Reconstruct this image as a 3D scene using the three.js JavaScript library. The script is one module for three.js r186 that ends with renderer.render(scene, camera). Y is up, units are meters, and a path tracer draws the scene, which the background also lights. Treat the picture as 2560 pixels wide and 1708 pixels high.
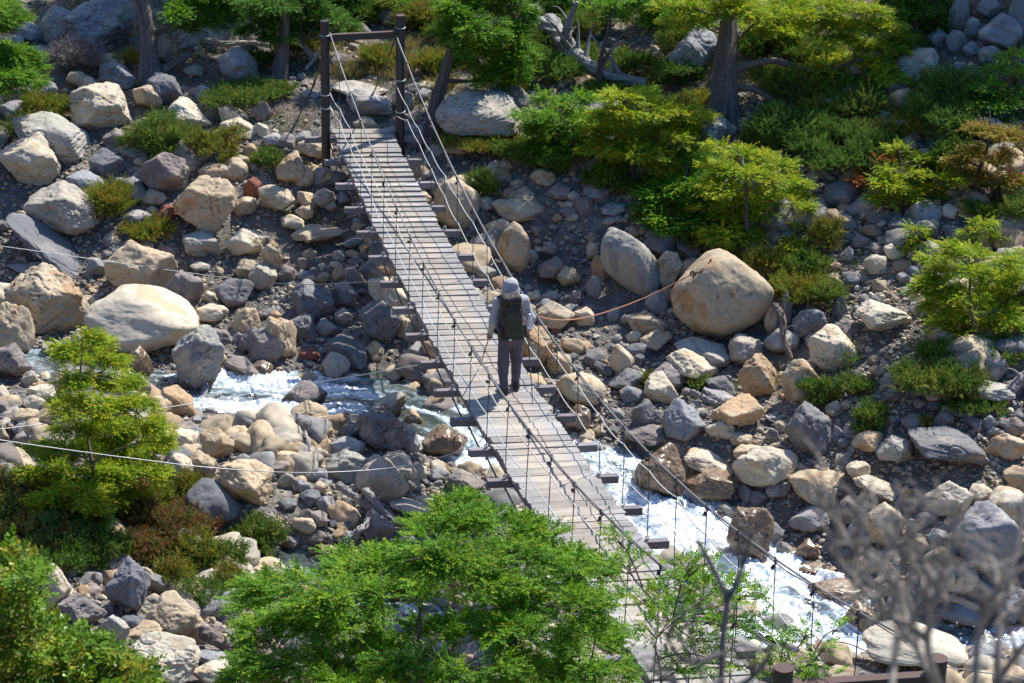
import * as THREE from 'three';
import { ImprovedNoise } from 'three/addons/math/ImprovedNoise.js';
import { mergeGeometries, mergeVertices } from 'three/addons/utils/BufferGeometryUtils.js';
import { Sky } from 'three/addons/objects/Sky.js';

// ---------------------------------------------------------------- camera, sky, sun, exposure
const scene = new THREE.Scene();
const camera = new THREE.PerspectiveCamera(16.537, 1024 / 683, 0.2, 3000);
camera.position.set(0, 15.8, 0);
camera.rotation.order = 'YXZ';
camera.rotation.set(THREE.MathUtils.degToRad(-22.66685), 0, THREE.MathUtils.degToRad(1.28878));
camera.focus = 34;
camera.userData.fStop = 6;
const renderer = new THREE.WebGLRenderer({ antialias: true });
renderer.toneMapping = THREE.LinearToneMapping;
renderer.toneMappingExposure = 1.62;
renderer.shadowMap.enabled = true;
const SUN = new THREE.Vector3(0.388, 0.788, -0.478).normalize();
const sky = new Sky();
sky.name = 'sky'; sky.userData.kind = 'structure';
sky.scale.setScalar(2000);
sky.material.uniforms.sunPosition.value.copy(SUN);
sky.material.uniforms.turbidity.value = 2.2;
sky.material.uniforms.rayleigh.value = 1.6;
sky.material.uniforms.mieCoefficient.value = 0.004;
scene.add(sky);
scene.environment = new THREE.PMREMGenerator(renderer).fromScene(sky).texture;
scene.environmentIntensity = 0.12;
const sun = new THREE.DirectionalLight(new THREE.Color(1, 0.935, 0.83), 4.6);
sun.position.copy(SUN).multiplyScalar(60).add(new THREE.Vector3(0, 0, -34));
sun.target.position.set(0, 0, -34);
sun.castShadow = true;
sun.shadow.mapSize.set(4096, 4096);
Object.assign(sun.shadow.camera, { left: -26, right: 26, top: 30, bottom: -30, near: 1, far: 160 });
sun.name = 'sun';
scene.add(sun, sun.target);

// ---------------------------------------------------------------- helpers
function rng(seed) { let s = (seed * 2654435761) >>> 0; return () => { s = (s + 0x6d2b79f5) | 0; let t = Math.imul(s ^ (s >>> 15), 1 | s); t = (t + Math.imul(t ^ (t >>> 7), 61 | t)) ^ t; return ((t ^ (t >>> 14)) >>> 0) / 4294967296; }; }
const perlin = new ImprovedNoise();
const noise = (x, y, z) => perlin.noise(x + 31.7, y + 17.3, z + 53.1);
function fbm(x, y, z, o = 4) { let a = 0.5, s = 0; for (let i = 0; i < o; i++) { s += a * noise(x, y, z); x *= 2.03; y *= 2.03; z *= 2.03; a *= 0.5; } return s; }
const clamp = (x, a = 0, b = 1) => Math.min(b, Math.max(a, x));
const smooth = (a, b, x) => { const t = clamp((x - a) / (b - a)); return t * t * (3 - 2 * t); };
const V = (x, y, z) => new THREE.Vector3(x, y, z);
const names = {};
function numbered(n) { const k = names[n] = (names[n] ?? -1) + 1; return k ? n + '_' + String(k).padStart(3, '0') : n; }
function shadows(o) { o.traverse((m) => { if (m.isMesh) { m.castShadow = true; m.receiveShadow = true; } }); return o; }
function tag(o, label, category, group) { o.userData.label = label; o.userData.category = category; if (group) o.userData.group = group; return o; }
function thing(name, label, category, pos = [0, 0, 0], turn = 0, group) {
  const o = new THREE.Group(); o.name = numbered(name); o.position.set(...pos); o.rotation.y = turn; scene.add(o);
  return tag(o, label, category, group);
}
function part(name, geometry, material, parent, pos) {
  const m = new THREE.Mesh(geometry, material); m.name = name; m.castShadow = m.receiveShadow = true;
  if (pos) m.position.set(...pos);
  parent.add(m); return m;
}
function structure(name, geometry, material) { const m = part(name, geometry, material, scene); m.userData.kind = 'structure'; return m; }
const std = (r, g, b, roughness = 0.9, more = {}) => new THREE.MeshStandardMaterial({ color: new THREE.Color(r, g, b), roughness, ...more });
const painted = (roughness = 0.9, more = {}) => new THREE.MeshStandardMaterial({ vertexColors: true, roughness, ...more });
function geometryOf(position, index, color, uv) {
  const g = new THREE.BufferGeometry();
  g.setAttribute('position', new THREE.Float32BufferAttribute(position, 3));
  if (color) g.setAttribute('color', new THREE.Float32BufferAttribute(color, 3));
  if (uv) g.setAttribute('uv', new THREE.Float32BufferAttribute(uv, 2));
  if (index) g.setIndex(index);
  g.computeVertexNormals();
  return g;
}
// A tapered, uneven tube through points; radius(t), colour(t, angle, point) and ridge(t, angle) shape it.
function tube(points, radius, { segments = 24, sides = 8, color, ridge, closed = true } = {}) {
  const curve = points.length > 2 ? new THREE.CatmullRomCurve3(points, false, 'centripetal') : new THREE.LineCurve3(points[0], points[1]);
  const pos = [], idx = [], col = [], n = V(0, 0, 0), b = V(0, 0, 0);
  const first = curve.getTangentAt(0); n.set(Math.abs(first.x) < 0.8 ? 1 : 0, 0, Math.abs(first.x) < 0.8 ? 0 : 1).cross(first).normalize();
  for (let i = 0; i <= segments; i++) {
    const t = i / segments, p = curve.getPointAt(t), tan = curve.getTangentAt(t);
    n.addScaledVector(tan, -n.dot(tan)).normalize(); b.crossVectors(tan, n);
    const r = radius(t);
    for (let k = 0; k < sides; k++) {
      const a = k / sides * Math.PI * 2, q = r * (ridge ? ridge(t, a) : 1);
      const x = p.x + q * (n.x * Math.cos(a) + b.x * Math.sin(a)), y = p.y + q * (n.y * Math.cos(a) + b.y * Math.sin(a)), z = p.z + q * (n.z * Math.cos(a) + b.z * Math.sin(a));
      pos.push(x, y, z);
      if (color) col.push(...color(t, a, x, y, z));
      if (i < segments) { const c = i * sides + k, d = i * sides + (k + 1) % sides; idx.push(c, d, c + sides, d, d + sides, c + sides); }
    }
  }
  if (closed) for (const end of [0, segments]) {
    const p = curve.getPointAt(end / segments), c = pos.length / 3; pos.push(p.x, p.y, p.z);
    if (color) col.push(...color(end / segments, 0, p.x, p.y, p.z));
    for (let k = 0; k < sides; k++) { const u = end * sides + k, w = end * sides + (k + 1) % sides; end ? idx.push(c, u, w) : idx.push(c, w, u); }
  }
  return geometryOf(pos, idx, color ? col : null);
}
const GROUND_POINTS = [[0.41,-35.469,0.025246],[1.996,-35.496,-0.0271112],[3.27,-34.191,0.108773],[4.713,-33.981,-0.137502],[5.609,-32.858,0.0413557],[7.241,-32.632,-0.0399663],[7.027,-31.129,-0.0204835],[2.27,-33.413,-0.0330115],[3.592,-32.704,0.0316141],[4.889,-32.125,-0.0945389],[5.369,-30.657,0.026084],[6.49,-29.738,0.0662643],[7.341,-29.343,0.0210693],[-5.152,-32.703,-0.0247705],[-3.742,-32.048,0.0365835],[-2.55,-31.92,-0.0225689],[-3.837,-30.57,-0.0229041],[-2.909,-30.078,0.0770623],[-2.039,-31.119,0.0295181],[-1.075,-31.234,-0.0339003],[-0.11,-31.816,0.0242423],[-7.085,-34.135,0.0248159],[-6.848,-29.877,-0.00899923],[-5.738,-28.504,0.00965762],[-4.439,-29.883,0.0218051],[-4.241,-28.35,-0.0136325],[-6.012,-26.891,0.015492],[-4.861,-26.725,0.0142324],[-3.786,-26.223,0.000297932],[-3.151,-28.705,-0.0599489],[-1.635,-29.66,-0.0348476],[0.549,-30.816,0.00327637],[1.777,-29.178,-0.000661436],[1.635,-26.183,0.00520226],[3.059,-26.413,0.0189299],[6.05,-28.791,-0.109758],[6.635,-27.237,0.0231919],[-10.088,-46.8,-0.0158034],[-9.725,-44.9,0.00531248],[-9.386,-43.1,0.000371888],[-9.003,-41,0.0127408],[-8.707,-39.3,-0.00179463],[-8.441,-37.8,-0.0332899],[-7.677,-46.8,0.0008115],[-7.397,-44.9,0.00376898],[-7.134,-43.1,-0.00238999],[-6.836,-41,0.0107159],[-6.605,-39.3,0.00720128],[-6.397,-37.8,-0.0112523],[-5.268,-46.8,-0.0018571],[-5.07,-44.9,0.00389565],[-4.884,-43.1,0.00141816],[-4.672,-41,0.0138488],[-4.505,-39.3,-0.000801972],[-4.356,-37.8,-0.00471106],[-3.039,-46.8,-0.00765549],[-2.918,-44.9,-0.00200162],[-2.803,-43.1,-0.00116899],[-2.67,-41,0.0270742],[-2.562,-39.3,-0.0104555],[-2.467,-37.8,-0.00619207],[-3.574,-41.8,-0.0132116],[-1.671,-41.95,-0.00161265],[-1.069,-41,-0.0209023],[-0.945,-39.7,-0.0351268],[-0.754,-38.5,0.106909],[-2.05,-37.1,-0.034865],[-0.563,-37.1,0.00160905],[-0.809,-46.6,0.000637616],[-0.764,-44.7,0.0011424],[-0.729,-43.26,0.00398747],[0.963,-46.6,0.0162883],[0.947,-44.7,0.0340567],[0.937,-43.26,0.0132738],[2.735,-46.6,-0.0442881],[2.658,-44.7,-0.0458931],[2.602,-43.26,-0.0914931],[0.371,-40.4,0.0768165],[0.551,-38.8,-0.172475],[0.553,-37.6,0.0368516],[2.088,-39.7,0.0817745],[2.072,-38.4,-0.00123496],[2.046,-37.2,-0.012318],[3.53,-38.9,-0.0575787],[3.448,-37.2,0.00755484],[3.387,-36,-0.0301626],[3.952,-41.4,0.0159252],[4.106,-44,0.0986002],[5.672,-41.3,0.0126128],[5.897,-43.8,-0.00110015],[7.121,-40.3,0.0464752],[7.731,-42.1,-0.0518877],[8.611,-40,0.000657821],[9.008,-42.8,0.0298129],[5.156,-39.5,-0.0206423],[5.016,-37.8,0.084651],[4.926,-36.6,-0.0138449],[4.834,-35.4,-0.0785739],[6.217,-38.7,-0.0700435],[5.97,-36.4,0.0470335],[5.728,-34.2,0.168742],[8.013,-38.3,0.0174612],[7.737,-36.2,-0.0482471],[7.411,-34,0.0267897],[0,0,0.00361778],[-12,0,0.00400734],[12,0,0.00479712],[0,-6,0.00153907],[-10,-6,0.00699061],[10,-6,0.0025984],[-8,-12,-0.0049143],[0,-12,0.00215108],[9,-12,0.00594921],[2.8,-17,-0.0061803],[-5,-18,0.00669654],[8,-18,-0.016437],[-4,-22,-0.0155749],[2,-22,0.00579638],[7,-23,0.00650658],[-11,-20,-0.00690879],[14,-20,0.00315263],[-16,-28,-0.00453413],[-16,-36,0.000909915],[-17,-44,0.00657086],[16,-29,-0.0130462],[17,-35,0.00250487],[19,-44,-0.00093628],[0,-56,0.00114508],[-15,-56,-0.00145839],[15,-56,-0.0019092],[0,-75,0.00154709],[-25,-75,0.00160028],[25,-75,0.0010494],[-28,-30,-0.00352879],[-28,-45,0.000929988],[28,-30,-0.00725504],[28,-45,0.0045005],[0,8,-0.00762183],[-20,8,-0.000624238],[20,8,-0.000491876],[-25,-12,0.00185434],[25,-12,0.00294935]];
const GROUND_PLANE = [-46.88056,0.009488759,-0.07595695];
const CHANNELS = [[[-10.943,-36.162,0.62,0.9,0.3],[-9.54,-35.731,0.52,0.85,0.3],[-7.987,-35.504,0.42,0.45,0.4],[-5.951,-34.823,0.3,0.5,0.45],[-4.616,-34.861,0.2,0.75,0.9],[-3.349,-34.937,0.12,1,0.75],[-2.073,-34.967,0.06,1.05,0.45],[-0.984,-34.306,0,0.95,0.45],[-0.132,-33.502,-0.1,0.85,0.75],[0.833,-33.485,-0.22,0.8,0.7],[1.655,-33.192,-0.4,0.85,0.9],[2.444,-32.386,-0.62,0.98,1.05],[3.198,-31.546,-0.8,1.02,1.1],[4.042,-30.636,-0.95,1.05,1.1],[4.699,-30.127,-1.05,0.95,1.05],[5.647,-29.586,-1.15,0.6,0.9],[7.023,-29.52,-1.22,0.6,0.8],[8.422,-29.52,-1.4,0.8,0.8],[10.315,-29.452,-1.6,0.9,0.8]],
  [[-9.413,-32.369,0.5,0.4,0.25],[-8.404,-32.281,0.42,0.4,0.25],[-7.438,-32.073,0.36,0.35,0.25],[-5.84,-30.768,0.28,0.4,0.25],[-4.289,-29.579,0.12,0.36,0.3],[-3.232,-29.502,0,0.36,0.42],[-2.469,-29.222,-0.06,0.45,0.3],[-1.45,-28.493,-0.15,0.45,0.3],[0.242,-28.047,-0.4,0.5,0.3],[2.059,-28.408,-0.7,0.5,0.5],[3.724,-29.241,-1,0.5,0.7]]];
// x, y, z, half width, half height, half depth, tilt in degrees, colour, cut, mesh size, label
const ROCKS = [
[-8.57,3.34,-46.03,0.82,0.55,0.7,0,"D","a",27,"huge dark lichen-speckled boulder behind the thick shaded trunk"],
[-9.29,3.21,-46.11,0.44,0.41,0.37,0,"D","a",12,"dark boulder leaning under the huge lichen-speckled boulder"],
[-9.92,3.02,-46.11,0.35,0.21,0.29,10,"G","a",12,"smaller grey boulder on the hillside behind the far portal"],
[-10.11,2.94,-45.88,0.18,0.13,0.15,0,"K","a",5,"smaller grey-tan stone on the hillside behind the far portal"],
[-9.54,2.87,-45.31,0.24,0.14,0.21,5,"K","r",8,"smaller grey-tan boulder on the hillside behind the far portal"],
[-8.75,2.98,-45.14,0.45,0.25,0.38,0,"K","r",12,"pale rounded boulder behind the dry grey bush"],
[-8.06,2.86,-44.79,0.31,0.2,0.26,20,"T","r",12,"smaller tan boulder on the hillside behind the far portal"],
[-7.8,2.76,-44.02,0.38,0.26,0.32,25,"S","a",12,"smaller slate-dark boulder on the far bank upstream of the bridge"],
[-8.35,2.67,-43.95,0.18,0.15,0.16,0,"L","r",5,"smaller cream stone on the far bank upstream of the bridge"],
[-6.99,3.04,-45.06,0.24,0.31,0.21,0,"K","a",12,"grey-green upright block against the thick shaded trunk"],
[-6.77,2.74,-43.39,0.36,0.29,0.31,0,"S","r",12,"dark blue-grey boulder behind a tan one below the thick trunk"],
[-7.06,2.67,-43.22,0.32,0.25,0.27,15,"T","r",12,"tan rounded boulder in front of a dark blue-grey one below the thick trunk"],
[-7.86,2.61,-42.54,0.62,0.42,0.53,5,"L","a",18,"big cream blocky boulder above the round green bush"],
[-9.57,2.44,-42.87,0.31,0.18,0.26,0,"G","r",12,"smaller grey boulder on the far bank upstream of the bridge"],
[-9.01,2.61,-43.67,0.15,0.17,0.13,0,"G","a",5,"smaller grey stone on the far bank upstream of the bridge"],
[-9.46,2.56,-43.36,0.23,0.2,0.2,0,"S","a",8,"smaller slate-dark boulder on the far bank upstream of the bridge"],
[-8.68,2.33,-41.66,0.74,0.36,0.63,10,"K","f",27,"wide grey-cream flat boulder with grass on its upper end"],
[-8.92,2.09,-40.8,0.6,0.52,0.51,10,"L","a",18,"huge pale cream boulder with a smooth sunlit top on the far bank"],
[-7.49,2.21,-41.81,0.24,0.22,0.21,0,"B","a",8,"smaller brown-grey boulder on the far bank upstream of the bridge"],
[-7.5,2.02,-41.02,0.33,0.26,0.28,0,"S","a",12,"angular dark grey stone below the cream blocky boulder"],
[-6.16,2.52,-42.54,0.44,0.22,0.37,22,"L","f",18,"cream flat-topped boulder beside the round green bush"],
[-5.36,2.5,-42.72,0.34,0.16,0.29,15,"L","a",12,"smaller cream boulder on the far bank upstream of the bridge"],
[-5.21,2.38,-42.21,0.38,0.17,0.33,15,"L","a",12,"smaller cream boulder on the far bank upstream of the bridge"],
[-5.49,2.27,-41.94,0.26,0.14,0.22,10,"L","f",8,"smaller cream boulder on the far bank upstream of the bridge"],
[-6.39,1.98,-40.54,0.45,0.44,0.38,0,"B","a",18,"big dark diamond-shaped boulder under the round green bush"],
[-7.83,1.76,-40.43,0.4,0.24,0.34,12,"G","f",12,"smooth slate-grey boulder beside the narrow green bush"],
[-8.11,1.58,-39.74,0.67,0.41,0.57,15,"K","a",18,"large grey-cream boulder resting on the long slate slab"],
[-8.25,1.16,-39,0.89,0.17,0.63,38,"S","f",27,"long slate slab lying diagonally, its end under a cream boulder"],
[-7.02,1.72,-40.43,0.33,0.23,0.28,35,"G","r",12,"smaller grey boulder on the far bank upstream of the bridge"],
[-6.54,1.63,-40.25,0.23,0.17,0.2,0,"T","r",8,"smaller tan boulder on the far bank upstream of the bridge"],
[-6.56,1.48,-40,0.12,0.09,0.1,0,"T","r",5,"smaller tan stone on the far bank upstream of the bridge"],
[-6.28,1.5,-39.88,0.25,0.14,0.21,-18,"R","r",8,"rusty red-brown stone wedged beside the large pyramid boulder"],
[-5.53,1.73,-39.8,0.59,0.51,0.5,0,"T","a",18,"large tan pyramid-shaped boulder on the far bank"],
[-5.52,1.91,-40.78,0.29,0.22,0.25,0,"T","r",12,"smaller tan boulder on the far bank upstream of the bridge"],
[-5.11,1.97,-40.9,0.22,0.26,0.19,0,"T","r",8,"smaller tan boulder on the far bank upstream of the bridge"],
[-4.89,1.59,-40.07,0.22,0.18,0.19,0,"T","r",8,"smaller tan boulder on the far bank upstream of the bridge"],
[-4.77,1.79,-40.48,0.18,0.22,0.16,0,"R","r",8,"smaller rusty red boulder on the far bank upstream of the bridge"],
[-5.96,1.99,-41.09,0.16,0.19,0.13,0,"B","a",8,"smaller brown-grey stone on the far bank upstream of the bridge"],
[-4.9,2.14,-41.47,0.16,0.18,0.13,0,"O","a",5,"smaller orange stone on the far bank upstream of the bridge"],
[-6.04,2.66,-43.53,0.19,0.17,0.17,0,"G","r",8,"smaller grey stone on the far bank upstream of the bridge"],
[-6.36,2.81,-44.47,0.2,0.13,0.17,0,"K","a",8,"smaller grey-tan stone on the far bank upstream of the bridge"],
[-5.44,3,-44.21,0.4,0.39,0.34,0,"D","a",12,"dark angular boulder upstream of the bridge portal"],
[-6.76,1.4,-39.72,0.28,0.17,0.24,0,"G","r",12,"smaller grey boulder on the far bank upstream of the bridge"],
[-5.86,2.08,-41.37,0.19,0.16,0.16,0,"T","a",8,"smaller tan stone on the far bank upstream of the bridge"],
[-9.84,2.58,-43.49,0.16,0.23,0.13,0,"K","r",8,"smaller grey-tan boulder on the far bank upstream of the bridge"],
[-2.56,3.33,-46.92,0.32,0.2,0.27,0,"D","r",12,"smaller dark grey boulder on the hillside behind the far portal"],
[-1.8,3.31,-46.52,0.17,0.21,0.15,0,"D","a",8,"smaller dark grey stone on the hillside behind the far portal"],
[-3.52,2.95,-44.8,0.21,0.18,0.18,0,"B","r",8,"smaller brown-grey boulder on the hillside behind the far portal"],
[-3.18,3.18,-46.42,0.2,0.14,0.17,20,"B","a",8,"smaller brown-grey stone on the hillside behind the far portal"],
[-3.11,2.78,-43.59,0.64,0.1,0.43,5,"K","f",18,"broad flat bedrock slab behind the bridge portal"],
[-2.81,2.67,-42.98,0.47,0.25,0.4,10,"G","f",18,"smaller grey boulder on the gully floor below the rim of beeches"],
[-2.19,2.71,-43.17,0.22,0.23,0.19,0,"G","a",8,"smaller grey boulder on the gully floor below the rim of beeches"],
[-1.8,2.82,-43.8,0.24,0.09,0.2,0,"L","f",8,"smaller cream boulder on the gully floor below the rim of beeches"],
[-1.81,2.75,-43.42,0.16,0.12,0.14,0,"G","a",5,"smaller grey stone on the gully floor below the rim of beeches"],
[-2.84,2.46,-42.45,0.26,0.12,0.22,0,"T","f",8,"smaller tan boulder on the gully floor below the rim of beeches"],
[-0.72,2.77,-42.05,0.81,0.46,0.69,0,"K","f",27,"huge flat-topped tan slab beneath the leaning tree by the portal"],
[-1.93,2.41,-41.82,0.2,0.26,0.17,0,"G","r",8,"grey rounded boulder against the downstream foot of the far portal"],
[-1.08,2.28,-41.59,0.25,0.1,0.21,0,"T","f",8,"smaller tan boulder on the gully floor below the rim of beeches"],
[-1.51,2.23,-41.54,0.19,0.12,0.16,0,"K","a",8,"smaller grey-tan stone on the gully floor below the rim of beeches"],
[-4.84,2.53,-42.76,0.19,0.23,0.16,0,"B","a",8,"smaller brown-grey boulder on the far bank upstream of the bridge"],
[-4.81,2.35,-42.19,0.15,0.16,0.12,0,"L","r",5,"smaller cream stone on the far bank upstream of the bridge"],
[-4.56,2.26,-41.91,0.21,0.12,0.18,0,"G","a",8,"smaller grey boulder on the far bank upstream of the bridge"],
[-4.28,2.25,-41.78,0.19,0.19,0.16,0,"B","a",8,"smaller brown-grey stone on the far bank upstream of the bridge"],
[-3.75,2.22,-41.61,0.35,0.19,0.3,0,"T","r",12,"smaller tan boulder on the far bank upstream of the bridge"],
[-4,2.28,-41.94,0.16,0.15,0.13,0,"K","r",5,"smaller grey-tan stone on the far bank upstream of the bridge"],
[-4.13,2.02,-40.9,0.31,0.34,0.27,10,"T","a",12,"smaller tan boulder on the far bank upstream of the bridge"],
[-3.88,1.91,-40.79,0.19,0.19,0.16,0,"T","r",8,"smaller tan boulder on the far bank upstream of the bridge"],
[-4.31,1.73,-40.13,0.35,0.25,0.3,5,"T","a",12,"tan boulder with one sunlit side, below the small leafy shrub"],
[-3.71,1.66,-40.19,0.28,0.14,0.24,32,"T","f",12,"smaller tan boulder on the far bank upstream of the bridge"],
[-3.47,1.73,-40.25,0.26,0.17,0.22,0,"K","r",8,"pale grey-cream stone lying beside the upstream ends of the bridge beams"],
[-3.12,1.69,-40.31,0.11,0.11,0.1,0,"G","r",5,"smaller grey stone on the far bank upstream of the bridge"],
[-3.8,1.55,-39.96,0.18,0.15,0.15,0,"T","r",8,"smaller tan stone on the far bank upstream of the bridge"],
[-3.99,1.44,-39.72,0.22,0.13,0.19,0,"L","r",8,"smaller cream boulder on the far bank upstream of the bridge"],
[-3.58,1.92,-40.83,0.14,0.16,0.12,0,"G","a",5,"smaller grey stone on the far bank upstream of the bridge"],
[-3.71,1.99,-41.14,0.09,0.07,0.08,0,"O","r",5,"smaller orange stone on the far bank upstream of the bridge"],
[-3.32,1.61,-40.14,0.12,0.09,0.1,0,"K","a",5,"smaller grey-tan stone on the far bank upstream of the bridge"],
[-2.84,1.44,-39.77,0.08,0.08,0.07,0,"G","r",5,"smaller grey stone on the far bank upstream of the bridge"],
[-1.06,1.81,-39.79,0.42,0.51,0.35,0,"T","s",18,"tall smooth tan boulder rising beside the bridge deck"],
[3.33,3.61,-43.69,0.47,0.52,0.4,0,"D","r",18,"huge dark boulder beside the thick trunk with the long low limb"],
[1.38,3.32,-46.07,0.27,0.2,0.23,0,"D","a",8,"smaller dark grey boulder on the hillside behind the far portal"],
[1.55,3.53,-47.35,0.21,0.14,0.18,0,"D","a",8,"smaller dark grey stone on the hillside behind the far portal"],
[3.54,2.85,-40.97,0.45,0.32,0.38,0,"D","a",18,"dark blue-grey boulder below the thick trunk with the long low limb"],
[3.87,2.84,-41.11,0.15,0.19,0.13,0,"G","a",8,"smaller grey stone beside the gravel path"],
[4.39,2.74,-40.68,0.18,0.14,0.16,0,"S","a",8,"smaller slate-dark stone beside the gravel path"],
[0.51,2.13,-40.51,0.26,0.18,0.22,0,"T","a",8,"smaller tan boulder on the gully floor below the rim of beeches"],
[0.18,1.9,-40.22,0.19,0.13,0.17,0,"T","r",8,"smaller tan boulder on the gully floor below the rim of beeches"],
[0.78,1.97,-40.17,0.24,0.19,0.2,0,"B","r",8,"smaller brown-grey boulder on the gully floor below the rim of beeches"],
[0.91,1.79,-39.96,0.12,0.06,0.1,0,"O","r",5,"smaller orange stone on the gully floor below the rim of beeches"],
[1.25,1.81,-39.8,0.18,0.24,0.15,-20,"B","r",8,"smaller brown-grey boulder on the gully floor below the rim of beeches"],
[1.78,1.83,-39.69,0.24,0.12,0.2,-5,"G","r",8,"smaller grey boulder on the gully floor below the rim of beeches"],
[1.67,1.67,-39.52,0.13,0.08,0.11,-15,"K","r",5,"smaller grey-tan stone on the gully floor below the rim of beeches"],
[0.22,1.67,-39.91,0.09,0.08,0.07,0,"K","r",5,"smaller grey-tan stone on the gully floor below the rim of beeches"],
[1.95,1.7,-39.49,0.08,0.06,0.07,0,"K","r",5,"smaller grey-tan stone on the gully floor below the rim of beeches"],
[0.98,1.71,-39.79,0.18,0.11,0.15,0,"B","r",8,"smaller brown-grey stone on the gully floor below the rim of beeches"],
[1.46,2,-40.05,0.24,0.18,0.2,0,"D","r",8,"smaller dark grey boulder on the gully floor below the rim of beeches"],
[8.24,4.64,-43.13,0.24,0.42,0.2,0,"D","a",12,"smaller dark grey boulder in the heap on the steep slope"],
[8.45,4.46,-42.68,0.18,0.25,0.15,0,"D","r",8,"smaller dark grey boulder in the heap on the steep slope"],
[8.88,4.54,-42.27,0.42,0.33,0.35,0,"D","r",12,"biggest of the dark boulders heaped on the steep slope"],
[8.85,4.73,-43.26,0.25,0.19,0.21,0,"D","r",8,"smaller dark grey boulder in the heap on the steep slope"],
[8.12,4.28,-42.4,0.22,0.27,0.18,0,"D","r",8,"smaller dark grey boulder in the heap on the steep slope"],
[8.64,4.21,-41.81,0.22,0.2,0.19,0,"D","r",8,"round dark boulder below the biggest one of the dark heap"],
[8.37,4.23,-42.24,0.19,0.15,0.16,0,"D","a",8,"smaller dark grey stone in the heap on the steep slope"],
[9.27,4.72,-42.71,0.19,0.4,0.16,0,"D","a",12,"smaller dark grey boulder in the heap on the steep slope"],
[7.33,4.41,-43.18,0.32,0.28,0.27,0,"D","a",12,"smaller dark grey boulder in the heap on the steep slope"],
[7.81,4.27,-42.62,0.22,0.22,0.19,0,"D","a",8,"smaller dark grey boulder in the heap on the steep slope"],
[8.07,3.98,-41.79,0.16,0.11,0.13,0,"G","r",5,"smaller grey stone in the heap on the steep slope"],
[7.63,3.27,-39.96,0.25,0.18,0.21,0,"D","r",8,"smaller dark grey boulder in the heap on the steep slope"],
[7.35,3.28,-40.14,0.12,0.18,0.1,0,"D","r",8,"smaller dark grey stone in the heap on the steep slope"],
[7.41,3.09,-39.74,0.15,0.15,0.13,0,"S","r",5,"smaller slate-dark stone beside the gravel path"],
[6.95,3.88,-42.05,0.16,0.13,0.13,0,"K","a",5,"smaller grey-tan stone in the heap on the steep slope"],
[5.4,2.21,-39.18,0.18,0.1,0.15,0,"K","r",8,"smaller grey-tan stone beside the gravel path"],
[5.38,2.28,-39.4,0.07,0.08,0.06,0,"K","r",5,"smaller grey-tan stone beside the gravel path"],
[5.78,2.16,-38.88,0.15,0.08,0.13,0,"B","a",5,"smaller brown-grey stone beside the gravel path"],
[6.45,2.19,-38.46,0.15,0.14,0.12,0,"B","a",5,"smaller brown-grey stone beside the gravel path"],
[6.59,2.24,-38.59,0.07,0.06,0.06,0,"K","r",5,"smaller grey-tan stone beside the gravel path"],
[6.27,2.16,-38.59,0.18,0.07,0.15,0,"G","a",8,"smaller grey stone beside the gravel path"],
[5.61,2.3,-39.3,0.12,0.09,0.1,0,"G","a",5,"smaller grey stone beside the gravel path"],
[5.08,2.56,-40.04,0.18,0.1,0.15,0,"G","a",8,"smaller grey stone beside the gravel path"],
[6.63,2.14,-38.27,0.15,0.05,0.12,0,"K","a",5,"smaller grey-tan stone beside the gravel path"],
[-6.49,1.08,-38.38,0.62,0.46,0.53,0,"T","a",18,"tan cubic boulder resting above the big cream overhanging boulder"],
[-6.21,0.81,-36.53,0.97,0.49,0.82,4,"L","s",27,"huge cream overhanging boulder with a smooth sloping top above the water"],
[-7.93,0.85,-37.07,0.74,0.6,0.63,5,"T","a",27,"huge tan boulder with a rust-red stained top beside the overhanging boulder"],
[-8.33,0.78,-35.98,0.4,0.48,0.34,0,"T","r",18,"tan rounded boulder standing in the water beside the rust-stained boulder"],
[-8.41,0.86,-38.64,0.55,0.08,0.29,0,"G","f",18,"smaller grey boulder on the far bank upstream of the bridge"],
[-7.36,0.89,-38.66,0.18,0.18,0.15,0,"G","a",8,"smaller grey stone on the far bank upstream of the bridge"],
[-7.2,1,-38.98,0.12,0.1,0.1,0,"B","a",5,"smaller brown-grey stone on the far bank upstream of the bridge"],
[-5.67,0.78,-37.87,0.32,0.39,0.27,0,"B","a",12,"smaller brown-grey boulder on the far bank upstream of the bridge"],
[-4.8,0.79,-37.76,0.34,0.28,0.29,-15,"S","a",12,"dark slate boulder between tan stones on the far bank"],
[-5.27,0.68,-37.88,0.13,0.13,0.11,0,"L","a",5,"smaller cream stone on the far bank upstream of the bridge"],
[-5.18,0.59,-37.39,0.31,0.17,0.27,0,"L","f",12,"smaller cream boulder on the far bank upstream of the bridge"],
[-4.55,0.56,-37.13,0.26,0.24,0.22,0,"T","a",12,"smaller tan boulder on the far bank upstream of the bridge"],
[-5.21,0.46,-36.82,0.17,0.14,0.15,0,"K","r",8,"smaller grey-tan stone on the far bank upstream of the bridge"],
[-4.9,0.45,-36.66,0.26,0.14,0.22,38,"B","f",12,"smaller brown-grey boulder on the far bank upstream of the bridge"],
[-4.36,0.46,-36.44,0.26,0.27,0.22,0,"B","a",12,"smaller brown-grey boulder on the far bank upstream of the bridge"],
[-4.6,0.43,-36.62,0.12,0.13,0.1,0,"G","a",5,"smaller grey stone on the far bank upstream of the bridge"],
[-5.09,0.64,-35.15,0.44,0.6,0.37,0,"D","a",18,"dark wet boulder propping up the huge cream overhanging boulder"],
[-6.1,0.52,-35.25,0.23,0.31,0.19,0,"W","a",12,"dark wet pillar stone under the huge cream overhanging boulder"],
[-4.88,0.36,-35.88,0.15,0.13,0.13,0,"T","r",5,"smaller tan stone among the boulders between the path and the cascade"],
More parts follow.
